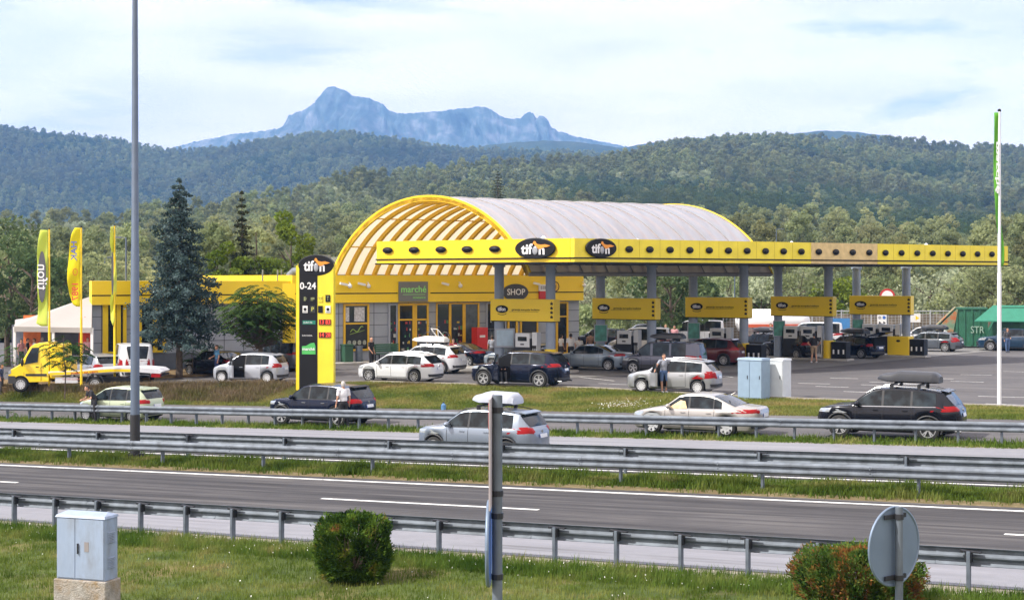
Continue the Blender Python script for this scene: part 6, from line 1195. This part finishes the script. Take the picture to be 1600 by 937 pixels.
# slip lane
make_car('suv', 'parked_car', 'black SUV with a dark roof box on silver rails, rightmost car in the slip lane', 'car', 4.80, 1.94, 1.70, P_blk, (1380.5, 687), 27, 'star', .375, wb=.605, fo=.185, zb=.24, clad=False, rails=(.36, .84, m_chrome), box=(-.40, 1.62, .38, m_boxb, .85), parts=('chrome', 'badge', 'exhaust'))
make_car('sedan', 'parked_car', 'champagne silver saloon with a cloth in its front window, in the slip lane', 'car', 4.80, 1.83, 1.47, P_sil2, (1077, 681.5), 28, 'cap7', .335, wb=.57, fo=.195, zb=.19, parts=('chrome',))
cl_p = ground_px(1062, 690)
make_car('suv', 'parked_car', 'dark blue SUV in the slip lane behind the man in the white shirt', 'car', 4.48, 1.85, 1.66, P_nav, (484.5, 666), 26, 'star', .35, wb=.597, fo=.19, zb=.22, clad=True, parts=('badge', 'blackroof'), tail_w=.2)
make_car('hatch', 'parked_car', 'pale green hatchback in the slip lane, cut through by the tall lamp post', 'car', 3.80, 1.68, 1.50, P_grn, (171, 659.5), 24, 'cap', .29, wb=.63, fo=.17, zb=.19)
make_car('suv', 'moving_car', 'silver-blue crossover with a pale grey roof box driving on the motorway', 'car', 4.30, 1.77, 1.58, P_blueg, (735, 718.5), 28, 'multi', .33, wb=.605, fo=.19, zb=.20, rails=(.36, .84, m_blk), box=(-.25, 1.25, .38, (m_boxg, m_boxd), .85), parts=('badge',), tail_w=.21, tail_h=.15)
# forecourt, first row
make_car('wagon', 'parked_car', 'white estate car parked at the edge of the bank, nearest white car', 'car', 4.57, 1.80, 1.48, P_wht, (612, 597.5), 25, 'multi', .335, wb=.578, fo=.195, zb=.18, parts=('badge',), rails=(.38, .86, m_chrome))
make_car('suv', 'parked_car', 'black-blue SUV with its driver door open and someone sitting inside', 'car', 4.93, 1.98, 1.74, P_nav, (799, 604.8), 24, 'star', .385, wb=.602, fo=.18, zb=.22, open_door=48, parts=('exhaust', 'badge'))
make_car('wagon', 'parked_car', 'silver estate car with its driver door open beside the man in shorts', 'car', 4.42, 1.75, 1.55, P_sil, (1046, 614.5), 24, 'cap', .31, wb=.613, fo=.195, zb=.18, open_door=50, rails=(.38, .86, m_chrome), tail_h=.24, tail_w=.12, tail_z=.60)
make_car('hatch', 'parked_car', 'silver-white compact hatchback with its door open left of the pylon', 'car', 3.90, 1.69, 1.55, paint('pearl', (.44, .47, .53), .35, .3), (382, 599), 13, 'cap', .30, wb=.64, fo=.17, zb=.17, open_door=55, tail_h=.16)
make_car('hatch', 'parked_car', 'small silver-blue car almost hidden behind the black-blue SUV', 'car', 4.1, 1.75, 1.50, P_ice, (800, 577), 25, 'multi', .31, wb=.61, fo=.19)
make_car('sedan', 'parked_car', 'ice-blue liftback saloon, behind and right of the black-blue SUV', 'car', 4.78, 1.88, 1.48, P_ice, (915, 579), 28, 'multi', .335, wb=.596, fo=.20, parts=('chrome',), boot=.72, tail_w=.2)
make_car('van', 'parked_van', 'grey-violet family van with a long black roof box', 'van', 4.75, 1.85, 1.80, P_gry, (1029, 585.5), 25, 'star', .345, wb=.62, fo=.18, zb=.22, clad=True, rails=(.36, .88, m_blk), box=(-.75, 1.15, .34, m_boxb, .9), tail_z=.55, tail_h=.2, tail_w=.05, wins=[(.22, .39), (.42, .62), (.645, .82)], parts=('bodypillar',))
make_car('suv', 'parked_car', 'white car carrying a white roof box and a bicycle, behind the nearest white estate', 'car', 4.45, 1.80, 1.58, P_wht, (657, 583.5), 25, 'multi', .33, wb=.60, fo=.19, rails=(.36, .84, m_chrome), box=(-.85, 1.2, .34, m_swhite, .85))
make_car('sedan', 'parked_car', 'dark blue saloon in front of the shop entrance behind the man in red', 'car', 4.70, 1.82, 1.44, P_nav, (699, 573), 25, 'star', .325, wb=.60, fo=.18, parts=('chrome',))
make_car('sedan', 'parked_car', 'black saloon beside the man in the blue shirt, under the blue spruce', 'car', 4.75, 1.83, 1.44, P_blk, (322, 588.5), 40, 'multi', .33, wb=.59, fo=.19, parts=('chrome',))
make_car('van', 'parked_van', 'dark blue van parked between the leafy round tree and the pylon', 'van', 4.6, 1.85, 1.85, P_gry2, (428, 580), 52, 'multi', .33, wb=.62, fo=.18, tail_z=.6)
make_car('van', 'parked_van', 'white panel van seen from behind, its rear doors to the camera', 'van', 5.0, 1.95, 1.97, P_wht, None, 70, 'cap', .33, wb=.62, fo=.18, loc=V(-20.9, 84.0, -.2), tail_z=.52, tail_h=.32, tail_w=.03, wins=[(.22, .40), (.43, .66)], parts=('bodypillar',))
make_car('hatch', 'parked_car', 'silver and dark hatchback half hidden behind the yellow truck bed', 'car', 4.1, 1.75, 1.52, P_sil, None, 52, 'multi', .31, wb=.61, fo=.19, loc=V(-22.8, 83.5, -.3))
make_car('wagon', 'parked_car', 'slate grey estate with a black roof box near the green containers', 'car', 4.76, 1.85, 1.45, P_gry2, (1446, 549.6), 33, 'multi', .34, wb=.60, fo=.185, rails=(.36, .88, m_blk), box=(-.6, 1.25, .36, m_boxb, .85), tail_h=.25, tail_w=.08, tail_z=.66, parts=('chrome',))
make_car('suv', 'parked_car', 'white car half hidden behind the slate grey estate', 'car', 4.4, 1.80, 1.60, P_wht, (1440, 543), 25, 'multi', .33, wb=.60, fo=.19)
make_car('suv', 'parked_car', 'deep blue SUV cut by the right picture edge, behind the woman in jeans', 'car', 4.60, 1.86, 1.64, P_teal, (1578, 548.5), 12, 'multi', .35, wb=.60, fo=.19, parts=('chrome',))
make_car('hatch', 'parked_car', 'silver-roofed car at the far right behind the deep blue SUV', 'car', 4.1, 1.75, 1.6, P_sil, None, 15, 'multi', .31, wb=.61, fo=.19, loc=at(1610, 540, 119) * 1.0)
make_car('suv', 'parked_car', 'black SUV at the pump left of the man in beige shorts', 'car', 4.7, 1.92, 1.70, P_blk, (1222, 561), 58, 'multi', .36, wb=.605, fo=.185, tail_w=.2)
make_car('wagon', 'parked_car', 'dark car with a black roof box, left of the black SUV at the pump', 'car', 4.6, 1.82, 1.50, P_blk, (1180, 555), 50, 'multi', .33, wb=.60, fo=.19, rails=(.36, .86, m_chrome), box=(-.8, 1.1, .3, m_boxb, .8))
make_car('hatch', 'parked_car', 'red car showing its roof between the third and fourth islands', 'car', 4.1, 1.75, 1.55, P_red, None, 30, 'multi', .31, wb=.61, fo=.19, loc=V(20.2, 118, .02))
make_car('wagon', 'parked_car', 'navy estate with open tailgate and roof box at the fifth island', 'car', 4.65, 1.83, 1.50, P_nav, (1318, 559.5), 48, 'multi', .335, wb=.61, fo=.18, rails=(.36, .86, m_chrome), box=(-.75, 1.2, .36, m_boxb, .85), tail_w=.22)
make_car('van', 'parked_van', 'white boxy off-road car at the pump behind the ice-blue saloon', 'car', 4.4, 1.95, 1.95, P_wht, (995, 557), 12, 'multi', .37, wb=.60, fo=.18)
make_car('suv', 'parked_car', 'dark red SUV showing just right of the grey-violet van', 'car', 4.5, 1.85, 1.66, P_red, (1098, 571), 28, 'multi', .34, wb=.60, fo=.19)
make_car('suv', 'parked_car', 'dark SUV standing right of the shop behind the four customers', 'car', 4.5, 1.85, 1.62, P_blk, None, 15, 'multi', .34, wb=.60, fo=.19, loc=V(6.5, 113, .02))
make_car('suv', 'parked_car', 'dark car far back under the second sign board', 'car', 4.5, 1.85, 1.66, P_gry, None, 20, 'multi', .34, wb=.60, fo=.19, loc=V(10.6, 123, .02))
make_car('van', 'parked_van', 'white van roof showing behind the third island', 'van', 4.9, 1.95, 2.0, P_wht, None, 10, 'cap', .33, wb=.62, fo=.18, loc=V(14.5, 121, .02))
make_car('van', 'parked_van', 'white van behind the man in beige shorts', 'van', 4.9, 1.95, 1.95, P_wht, None, 12, 'cap', .33, wb=.62, fo=.18, loc=V(23.0, 117.0, .02))
# open tailgate of the navy estate + window cloth of the saloon
def child_of(label_part): return [o for o in bpy.data.objects if o.get('label', '').startswith(label_part)][0]
ne = child_of('navy estate'); c = MB(); c.prism([(1.75, -.72, 1.47), (1.75, .72, 1.47), (2.75, .70, 1.74), (2.75, -.70, 1.74)], (0, 0, .06)); c.build('tailgate', P_nav, ne); c = MB(); c.b2((2.02, -.68, .72), (2.26, .68, 1.42)); c.build('boot_opening', m_under, ne)
sa = child_of('champagne silver'); c = MB(); c.prism([(-.88, -.865, .93), (-.16, -.875, .95), (-.24, -.80, 1.19), (-.42, -.78, 1.22)], (0, -.015, 0)); c.build('window_cloth', mat('cloth_cream', (.68, .52, .30), .9, var=.25, scale=9), sa)
c = MB(); c.tube([(1.15, 0, 1.40), (1.3, 0, 1.5)], [.03, .012], 6); c.build('antenna', P_sil2, sa)
# ---- yellow flatbed truck
tp = ground_px(90, 611); tw_ = V(tp.x, tp.y + .95, tp.z); tk = thing('flatbed_truck', 'yellow recovery truck with an empty white flat bed beside the flag poles', 'truck', tw_, R(1)); S_ = F / tp.y
X_ = lambda px_: (px_ - 90) / S_; Zt_ = lambda y: EYE - (y - HY) / S_ - tp.z
cabp = [(X_(13.5), .42), (X_(13), .75), (X_(14), 1.0), (X_(17), 1.12), (X_(31), 1.38), (X_(37), 1.72), (X_(46), 2.28), (X_(52), 2.42), (X_(60), 2.48), (X_(74), 2.50), (X_(76), 2.45), (X_(76), .48)]
c = MB(); wv = lambda z: .98 if z < 1.25 else .98 - (z - 1.25) * .13
n = len(cabp); fv = [(x, -wv(z), z) for x, z in cabp] + [(x, wv(z), z) for x, z in cabp]; c.add(fv, [tuple(range(n)), tuple(range(2 * n - 1, n - 1, -1))] + [(i, n + i, n + (i + 1) % n, (i + 1) % n) for i in range(n)]); bevel(c.build('cab', P_yel, tk), .06, 3, 20)
def tri(poly, y, d, nm, m, par=tk): c = MB(); c.prism([(x, -(wv(z) + y), z) for x, z in poly], (0, d, 0)); return c.build(nm, m, par)
tri([(X_(38.5), 1.38), (X_(58.5), 1.50), (X_(60), 2.25), (X_(49), 2.23), (X_(41), 1.75)], .012, .01, 'side_window', m_cg_)
c = MB(); c.prism([(X_(32.5), -.84, 1.42), (X_(32.5), .84, 1.42), (X_(46.5), .76, 2.24), (X_(46.5), -.76, 2.24)], (-.03, 0, .012)); c.build('windscreen', m_cg_, tk)
tri([(X_(13.3), .40), (X_(26), .40), (X_(24), .78), (X_(13), .80)], .01, .012, 'bumper', m_trimp); tri([(X_(40), .78), (X_(73), .78), (X_(73), .90), (X_(40), .90)], .01, .012, 'side_strip', m_trimp); c = MB(); c.b2((X_(12.6), -.95, .42), (X_(15), .95, .80)); c.build('front_bumper', m_trimp, tk)
tri([(X_(13.3), 1.0), (X_(17), 1.12), (X_(17.5), .92), (X_(14), .86)], .012, .012, 'headlight', m_head)
for xx_ in (37.5, 64): tri([(X_(xx_) - .01, .55), (X_(xx_) + .01, .55), (X_(xx_) + .01, 1.45), (X_(xx_) - .01, 1.45)], .008, .01, 'door_gap', m_seam)
c = MB(); c.b2((X_(56), -1.02, 1.22), (X_(60.5), -.99, 1.27)); c.build('door_handle', m_blk, tk); c = MB(); c.ell((X_(36), -1.12, 1.5), (.08, .12, .22), 10, 7); c.build('side_mirror', m_blk, tk, 50)
bevel(MB().b2((X_(76.5), -.95, .62), (X_(97), .95, 2.42)).build('tool_body', P_yel, tk), .12, 3); bevel(MB().b2((X_(97.3), -.93, .9), (X_(109), .5, 1.6)).build('winch_box', P_yel, tk), .1, 3); MB().b2((X_(98), -.9, 1.605), (X_(116), .9, 1.75)).build('winch_guard', m_dark, tk)
MB().b2((X_(75), -.35, .45), (X_(212), .35, .66)).build('chassis', m_dark, tk)
bedp = [(X_(76), .92), (X_(76), 1.02), (X_(120), 1.06), (X_(172), 1.20), (X_(215), 1.22), (X_(245), 1.14), (X_(252), 1.0), (X_(250), .9), (X_(215), .98), (X_(172), .98), (X_(120), .86), (X_(84), .80)]
c = MB(); c.prism([(x, -1.05, z) for x, z in bedp], (0, 2.1, 0)); c.build('flat_bed', mat('bed_white', (.62, .63, .66), .45, var=.08), tk)
c = MB(); c.prism([(X_(78), -1.065, .82), (X_(120), -1.065, .88), (X_(172), -1.065, 1.0), (X_(205), -1.065, 1.0), (X_(205), -1.065, 1.13), (X_(172), -1.065, 1.14), (X_(120), -1.065, 1.01), (X_(78), -1.065, .96)], (0, .012, 0)); c.build('bed_stripe', P_yel, tk)
o = text('lettering', 'POMOC NA CESTI', .13, m_sred, tk, (X_(132), -1.07, .955), sx=1.3, bold=.004, depth=.003); o.rotation_euler = (R(90), R(-4), 0)
c = MB(); c.b2((X_(86), -1.0, .42), (X_(121), -.96, .72)); c.build('side_guard', mat('bed_white', (.62, .63, .66), .45), tk); text('lettering', 'VUCNA SLUZBA', .14, mat('faint_red', (.55, .25, .25), .6), tk, (X_(111), -1.005, .62), sx=.9, depth=.003)
c = MB(); c.tube([(X_(148) + .46 * math.cos(t), -.98, .36 + .50 * math.sin(t)) for t in np.linspace(.1, 3.04, 12)], .035, 6); c.build('mudguard', m_dark, tk, 50)
MB().b2((X_(236), -1.07, .72), (X_(250), -.6, .89)).build('taillight', m_tail, tk); MB().b2((X_(232), -1.02, .76), (X_(251), 1.02, .84)).build('tail_bar', m_dark, tk)
tm, rm_ = wheel_meshes(.35, 'cap')
for px_ in (32.4, 148):
    for S in (-1, 1):
        o = bpy.data.objects.new('wheel', tm); COL.objects.link(o); o.parent = tk; o.location = (X_(px_), S * .91, .35); o.rotation_euler = (0, 0, 0 if S < 0 else math.pi); o2 = bpy.data.objects.new('rim', rm_); COL.objects.link(o2); o2.parent = o
    c = MB(); c.disc(V(X_(px_), -.982, .38), V(0, -1, 0), .43, .43, .006, 24) if px_ < 50 else None
    if c.f: o = c.build('wheel_arch', m_under, tk)
# ---- bicycle on the white car's roof box
wc = child_of('white car carrying'); bz = wc.location + V(math.cos(wc.rotation_euler.z), math.sin(wc.rotation_euler.z), 0) * .55; bk = thing('bicycle', 'white-framed bicycle standing on the roof of the white car with the roof box', 'bicycle', (bz.x, bz.y + .35, wc.location.z + 1.60), wc.rotation_euler.z)
fr = MB(); A0, B0, C0, D0, E0 = V(.52, 0, .34), V(.10, 0, .30), V(.05, 0, .82), V(-.38, 0, .86), V(-.52, 0, .34)
for a, b in ((A0, B0), (A0, C0), (B0, C0), (B0, D0), (C0, D0)): fr.tube([a, b], .022, 7)
fr.build('frame', m_swhite, bk, 50); k = MB(); k.tube([D0 + V(-.03, 0, .12), D0, E0], .02, 7); k.build('fork', m_blk, bk, 50); k = MB(); k.tube([D0 + V(-.04, -.28, .16), D0 + V(-.04, .28, .16)], .016, 6); k.build('handlebar', m_blk, bk, 50)
k = MB(); k.tube([C0, C0 + V(.02, 0, .12)], .015, 6); k.ell(C0 + V(.02, 0, .14), (.14, .06, .03), 10, 6); k.build('saddle', m_blk, bk, 50)
for q in (A0, E0): k = MB(); k.tube([q + V(math.cos(t) * .33, 0, math.sin(t) * .33) for t in np.linspace(0, 2 * math.pi, 25)], .02, 6, cap=False); [k.tube([q, q + V(math.cos(t) * .32, 0, math.sin(t) * .32)], .004, 3) for t in np.linspace(0, 2 * math.pi, 13)[:-1]]; k.build('wheel', m_blk, bk, 50)
# ------------------------------------------------------------------ people
SK = mat('skin', (.48, .26, .17), .6, var=.06); HAIRS = {'brown': mat('hair_brown', (.05, .03, .02), .7), 'dark': mat('hair_dark', (.015, .012, .01), .7), 'grey': mat('hair_grey', (.42, .40, .37), .7), 'bald': None, 'blond': mat('hair_blond', (.28, .18, .08), .7)}
def cloth(n, c): return mat('cloth_' + n, c, .85, var=.12, scale=6, bump=.3, bscale=18)
C_ = {'white': cloth('white', (.66, .66, .68)), 'black': cloth('black', (.018, .018, .022)), 'blue': cloth('blue', (.08, .22, .38)), 'red': cloth('red', (.45, .03, .03)), 'turq': cloth('turquoise', (.06, .34, .42)), 'grey': cloth('grey', (.26, .28, .33)), 'navy': cloth('navy', (.03, .05, .14)), 'denim': cloth('denim', (.07, .12, .24)), 'brown': cloth('brown', (.24, .15, .11)), 'beige': cloth('beige', (.32, .23, .15)), 'hivis': cloth('hivis', (.55, .75, .03)), 'dgrey': cloth('dark_grey', (.06, .06, .07)), 'pink': cloth('pink', (.5, .25, .27)), 'orange': cloth('orange', (.6, .15, .03))}
BASE = dict(head=(0, -.02, 1.64), neck=(0, 0, 1.47), chest=(0, 0, 1.28), waist=(0, 0, 1.08), pelv=(0, 0, .95), sl=(-.19, 0, 1.42), sr=(.19, 0, 1.42), el=(-.25, .03, 1.14), er=(.25, .03, 1.14), wl=(-.27, -.05, .90), wr=(.27, -.05, .90), hl=(-.10, 0, .92), hr=(.10, 0, .92), kl=(-.11, -.02, .50), kr=(.11, -.02, .50), al=(-.12, .02, .09), ar=(.12, .02, .09))
def person(label, loc, yaw, shirt, legs, hair='brown', pose=None, h=1.75, short=False, sleeve='short', shoes=None, vox=.014, group='people at the station'):
    J = {k: V(*v) for k, v in BASE.items()}
    for k, v in (pose or {}).items(): J[k] = V(*v)
    sc = h / 1.75; segs = []; mb = MB()
    def cap(a, b, r0, r1, tag_): mb.tube([a, a.lerp(b, .5), b], [r0, (r0 + r1) / 2 * 1.03, r1], 10); mb.ell(a, (r0,) * 3, 10, 6); mb.ell(b, (r1,) * 3, 10, 6); segs.append((a, b, (r0 + r1) / 2, tag_))
    def ell(c, r, tag_, rot=None): mb.ell(c, r, 14, 10, rot=rot); segs.append((c, c, sum(r) / 3, tag_))
    up = (J['neck'] - J['pelv']).normalized(); q = V(0, 0, 1).rotation_difference(up).to_matrix()
    ell(J['chest'], (.17, .115, .21), 'S', q); ell(J['waist'], (.145, .10, .17), 'S', q); ell(J['pelv'], (.165, .12, .13), 'L', q)
    cap(J['sl'], J['sr'], .065, .065, 'S'); cap(J['neck'] - up * .04, J['neck'].lerp(J['head'], .6), .058, .05, 'K')
    f = (J['head'] - J['neck']).normalized(); ell(J['head'], (.076, .095, .118), 'H'); ell(J['head'] + V(0, -.095, -.012), (.014, .022, .020), 'H'); ell(J['head'] + V(0, -.06, -.075), (.045, .04, .04), 'H')
    for s_ in (-1, 1): ell(J['head'] + V(s_ * .078, .01, 0), (.012, .02, .03), 'H')
    for s_, S_k, E_k, W_k in ((-1, 'sl', 'el', 'wl'), (1, 'sr', 'er', 'wr')):
        a, b, c = J[S_k], J[E_k], J[W_k]; m1 = a.lerp(b, .62); cap(a, m1, .056, .048, 'S'); cap(m1, b, .045, .038, 'K' if sleeve == 'short' else 'S'); cap(b, c, .038, .027, 'K' if sleeve != 'long' else 'S')
        d = (c - b).normalized(); e = d.cross(V(0, 1, 0)); e = e.normalized() if e.length > .1 else V(1, 0, 0); n_ = d.cross(e); ell(c + d * .05, (.028, .028, .045), 'K'); mb.tube([c, c + d * .08], [.026, .032], 8)
        for k in range(4): p0 = c + d * .075 + n_ * (k - 1.5) * .019; L1 = (.062, .074, .068, .052)[k]; p1 = p0 + d * L1 * .55; p2 = p1 + (d + e * s_ * .55).normalized() * L1 * .5; mb.tube([p0, p1, p2], [.0095, .009, .008], 6)
        p0 = c + d * .03 - n_ * .03; mb.tube([p0, p0 + (d - n_ * .9).normalized() * .035, p0 + (d * 1.4 - n_ * .6).normalized() * .065], [.012, .011, .009], 6); segs.append((c, c + d * .16, .03, 'K'))
    for H_k, K_k, A_k in (('hl', 'kl', 'al'), ('hr', 'kr', 'ar')):
        a, b, c = J[H_k], J[K_k], J[A_k]; m1 = a.lerp(b, .82 if short else 1); cap(a, m1, .088, .066 if short else .06, 'L')
        if short: cap(m1, b, .058, .056, 'K')
        cap(b, b.lerp(c, .35), .054, .056, 'K' if short else 'L'); cap(b.lerp(c, .35), c, .054, .036, 'K' if short else 'L'); t = c + V(0, -.15, -.05); cap(c + V(0, .03, -.045), t, .042, .036, 'F')
    me = bpy.data.meshes.new('b'); me.from_pydata(mb.v, [], mb.f); o = bpy.data.objects.new('b', me); COL.objects.link(o); rmod = o.modifiers.new('r', 'REMESH'); rmod.mode = 'VOXEL'; rmod.voxel_size = vox; sm = o.modifiers.new('s', 'SMOOTH'); sm.iterations = 3; sm.factor = .5
    dg = bpy.context.evaluated_depsgraph_get(); bm_ = bpy.data.meshes.new_from_object(o.evaluated_get(dg)); bpy.data.objects.remove(o)
    nv = len(bm_.vertices); co = np.zeros(nv * 3, np.float32); bm_.vertices.foreach_get('co', co); co = co.reshape(-1, 3); best = np.full(nv, 9.0); tg = np.zeros(nv, int); T_ = 'SKLHF'
    for a, b, r0, t_ in segs:
        a_, b_ = np.array(a), np.array(b); d = b_ - a_; l2 = max(1e-9, (d * d).sum()); k = np.clip(((co - a_) @ d) / l2, 0, 1); dist = np.linalg.norm(co - (a_ + k[:, None] * d), axis=1) - r0; w = dist < best; best[w] = dist[w]; tg[w] = T_.index(t_)
    hd = np.array(J['head']); isH = tg == 3; hairv = isH & ((co[:, 2] > hd[2] + .045) | ((co[:, 1] > hd[1] + .015) & (co[:, 2] > hd[2] - .07))) & ~((co[:, 1] < hd[1] - .062) & (co[:, 2] < hd[2] + .075))
    root = thing('person', label, 'person', loc, yaw, group); root.scale = (sc, sc, sc)
    bm_.materials.clear(); bm_.materials.append(SK); bm_.polygons.foreach_set('use_smooth', [True] * len(bm_.polygons)); body = bpy.data.objects.new('body', bm_); COL.objects.link(body); body.parent = root
    nrm = np.zeros(nv * 3, np.float32); bm_.vertices.foreach_get('normal', nrm); nrm = nrm.reshape(-1, 3); fa = [tuple(p.vertices) for p in bm_.polygons]
    def layer(nm, mask, d, m):
        fl = [f for f in fa if sum(mask[i] for i in f) >= 3]
        if not fl: return
        idx = sorted({i for f in fl for i in f}); mp_ = {o_: k for k, o_ in enumerate(idx)}; g = MB(); g.add([co[i] + nrm[i] * d for i in idx], [tuple(mp_[i] for i in f) for f in fl]); g.build(nm, m, root, 80)
    layer('top', tg == 0, .014, C_[shirt]); layer('shorts' if short else 'trousers', tg == 2, .012, C_[legs]); layer('shoes', tg == 4, .008, C_[shoes or 'dgrey'])
    if HAIRS[hair]: layer('hair', hairv, .016, HAIRS[hair])
    e = MB()
    for s_ in (-1, 1): e.ell(J['head'] + V(s_ * .03, -.086, .012), (.011, .008, .007), 8, 5)
    e.build('eyes', m_black, root); e = MB(); e.ell(J['head'] + V(0, -.094, -.055), (.022, .006, .006), 8, 5); e.build('lips', mat('lips', (.35, .12, .10), .5, var=0), root)
    return root
def pp_(x, y, z=None):
    p = ground_px(x, y); p.z += .03; return p
def pf(x, y, D): X = (x - CX) / F * D; return V(X, D, gzf(X, D) + .03)
person('man in grey T-shirt and blue shorts leaning on the open door of the silver estate', pp_(1037, 614.5), R(20), 'grey', 'denim', 'brown', dict(el=(-.38, -.10, 1.25), wl=(-.52, -.22, 1.05), er=(.38, .06, 1.16), wr=(.24, -.08, .98), al=(-.08, 0, .09), kr=(.14, -.06, .5)), short=True, h=1.80, vox=.011, shoes='white')
person('white-haired man in a white T-shirt standing beside the dark blue SUV', pp_(538, 668) + V(0, -.35, 0), R(-150), 'white', 'black', 'grey', dict(al=(-.14, .14, .09), ar=(.14, -.10, .09)), h=1.80, vox=.011)
person('person in black bending at the front of the pale green hatchback', pp_(147, 660), R(-50), 'black', 'black', 'dark', dict(head=(0, -.34, 1.50), neck=(0, -.22, 1.38), chest=(0, -.14, 1.22), sl=(-.19, -.20, 1.34), sr=(.19, -.20, 1.34), el=(-.24, -.26, 1.06), er=(.24, -.26, 1.06), wl=(-.16, -.48, 1.0), wr=(.16, -.48, 1.0)), vox=.012, h=1.7)
person('man in a bright blue T-shirt standing at the rear of the black saloon', pp_(339, 590), R(-60), 'blue', 'navy', 'brown', dict(el=(-.26, -.06, 1.14), wl=(-.20, -.28, 1.06)), h=1.78, short=True)
person('bald man in a black T-shirt standing by the green bench', pp_(580, 575), R(60), 'black', 'black', 'bald', dict(el=(-.3, -.05, 1.13), wl=(-.26, -.22, .93)), h=1.78)
person('man in a red vest and turquoise shorts behind the white estate', pp_(708, 577), R(30), 'red', 'turq', 'brown', dict(el=(-.27, -.06, 1.14), wl=(-.12, -.27, 1.12)), h=1.76, short=True, sleeve='short')
person('grey-shirted man with his back to us left of the first column', pf(769, 560, 94), R(170), 'grey', 'dgrey', 'brown')
person('man in white facing the shop door, leftmost of the customers by the corner', pf(877, 560, 96.5), R(120), 'white', 'dgrey', 'dark', h=1.72)
person('tall man in white seen from behind, middle of the customers by the corner', pf(892, 560, 94.5), R(185), 'white', 'black', 'dark', h=1.85)
person('short dark-haired person in white with a strap bag, right of the tall man in white', pf(905, 560, 95.5), R(200), 'white', 'dgrey', 'dark', h=1.62)
person('broad man in a brown shirt seen from behind, right of the shop corner', pf(923, 560, 97.5), R(180), 'brown', 'dgrey', 'dark', h=1.84)
person('person in dark clothes farther right of the man in the brown shirt', pf(941, 560, 102), R(200), 'brown', 'dgrey', 'brown', h=1.75)
person('man with hands on hips in a dark top and beige shorts at the fourth island', pf(1272, 565, 95.5), R(178), 'black', 'beige', 'dark', dict(el=(-.38, .05, 1.18), wl=(-.22, -.02, 1.02), er=(.38, .05, 1.18), wr=(.22, -.02, 1.02), al=(-.15, 0, .09), ar=(.15, 0, .09)), h=1.84, short=True, shoes='white')
person('person in a yellow high-visibility top leaning into the navy estate', pf(1314, 560, 98.0), R(-110), 'hivis', 'black', 'dark', dict(head=(0, -.72, 1.12), neck=(0, -.58, 1.16), chest=(0, -.42, 1.14), waist=(0, -.22, 1.06), sl=(-.19, -.52, 1.18), sr=(.19, -.52, 1.18), el=(-.22, -.66, .98), er=(.22, -.66, .98), wl=(-.18, -.86, .96), wr=(.18, -.86, .96)), h=1.75, sleeve='long')
person('woman in a dark jacket and jeans standing by the white flag pole', pp_(1574, 551), R(15), 'dgrey', 'denim', 'brown', dict(er=(.24, 0, 1.14), wr=(.14, -.18, 1.05), al=(-.07, 0, .09), ar=(.10, .02, .09)), h=1.74, sleeve='long')
person('woman with a white shopping bag arm standing beyond the second island, on the left', pf(1040, 530, 110), R(10), 'blue', 'denim', 'blond', h=1.95)
person('person half hidden beyond the second island, to the right of the other', pf(1054, 530, 111), R(-20), 'pink', 'dgrey', 'brown', h=1.85)
person('man whose head shows above the roof box between the third and fourth islands', pf(1204, 530, 112), R(10), 'black', 'dgrey', 'dark', h=1.98)
xv = child_of('black-blue SUV'); M0 = Matrix.Rotation(xv.rotation_euler.z, 3, 'Z'); q = xv.location + M0 @ V(-.42, -.70, 0)
person('seated passenger with legs out of the open door of the black-blue SUV', (q.x, q.y, q.z + .05), xv.rotation_euler.z + R(-10), 'black', 'dgrey', 'dark', dict(pelv=(0, .12, .62), waist=(0, .14, .76), chest=(0, .10, .98), neck=(0, .06, 1.16), head=(0, .0, 1.32), sl=(-.19, .08, 1.12), sr=(.19, .08, 1.12), el=(-.24, .0, .86), er=(.24, .0, .86), wl=(-.12, -.24, .82), wr=(.12, -.24, .82), hl=(-.10, .06, .60), hr=(.10, .06, .60), kl=(-.12, -.30, .62), kr=(.12, -.30, .62), al=(-.12, -.26, .20), ar=(.12, -.20, .20)), h=1.75, shoes='white')
for k, (x, D, sh, hr_, yw_, lab) in enumerate(((33, 85.5, 'pink', 'dark', 60, 'leftmost person sitting under the white tent, in a pale pink top'), (43, 86.5, 'black', 'dark', 100, 'person in black under the tent, second from the left'), (54, 86, 'white', 'brown', -60, 'person in white under the tent, third from the left'), (66, 87, 'grey', 'grey', 180, 'grey-clad person under the tent near its middle pole'), (137, 84.5, 'pink', 'dark', 10, 'person in pink beside the red parasol at the right end of the tent'), (2, 80, 'navy', 'dark', 90, 'person in dark blue cut by the left picture edge'))):
    person(lab, pf(x, 560, D) + V(0, 0, .78 if k < 5 else 0), R(yw_), sh, 'dgrey', hr_, h=1.62, vox=.018)
# ---- small blue water bottle standing on the bank
bp_ = ground_px(693, 640); t = thing('water_bottle', 'small blue plastic bottle standing on the grass above the far guardrail', 'bottle', bp_); MB().tube([(0, 0, 0), (0, 0, .22), (0, 0, .27), (0, 0, .31)], [.11, .11, .04, .035], 12).build('flask', mat('bottle_plastic', (.10, .22, .40), .2, var=.2), t, 40); MB().tube([(0, 0, .312), (0, 0, .35)], .045, 10).build('cap', m_dark, t)
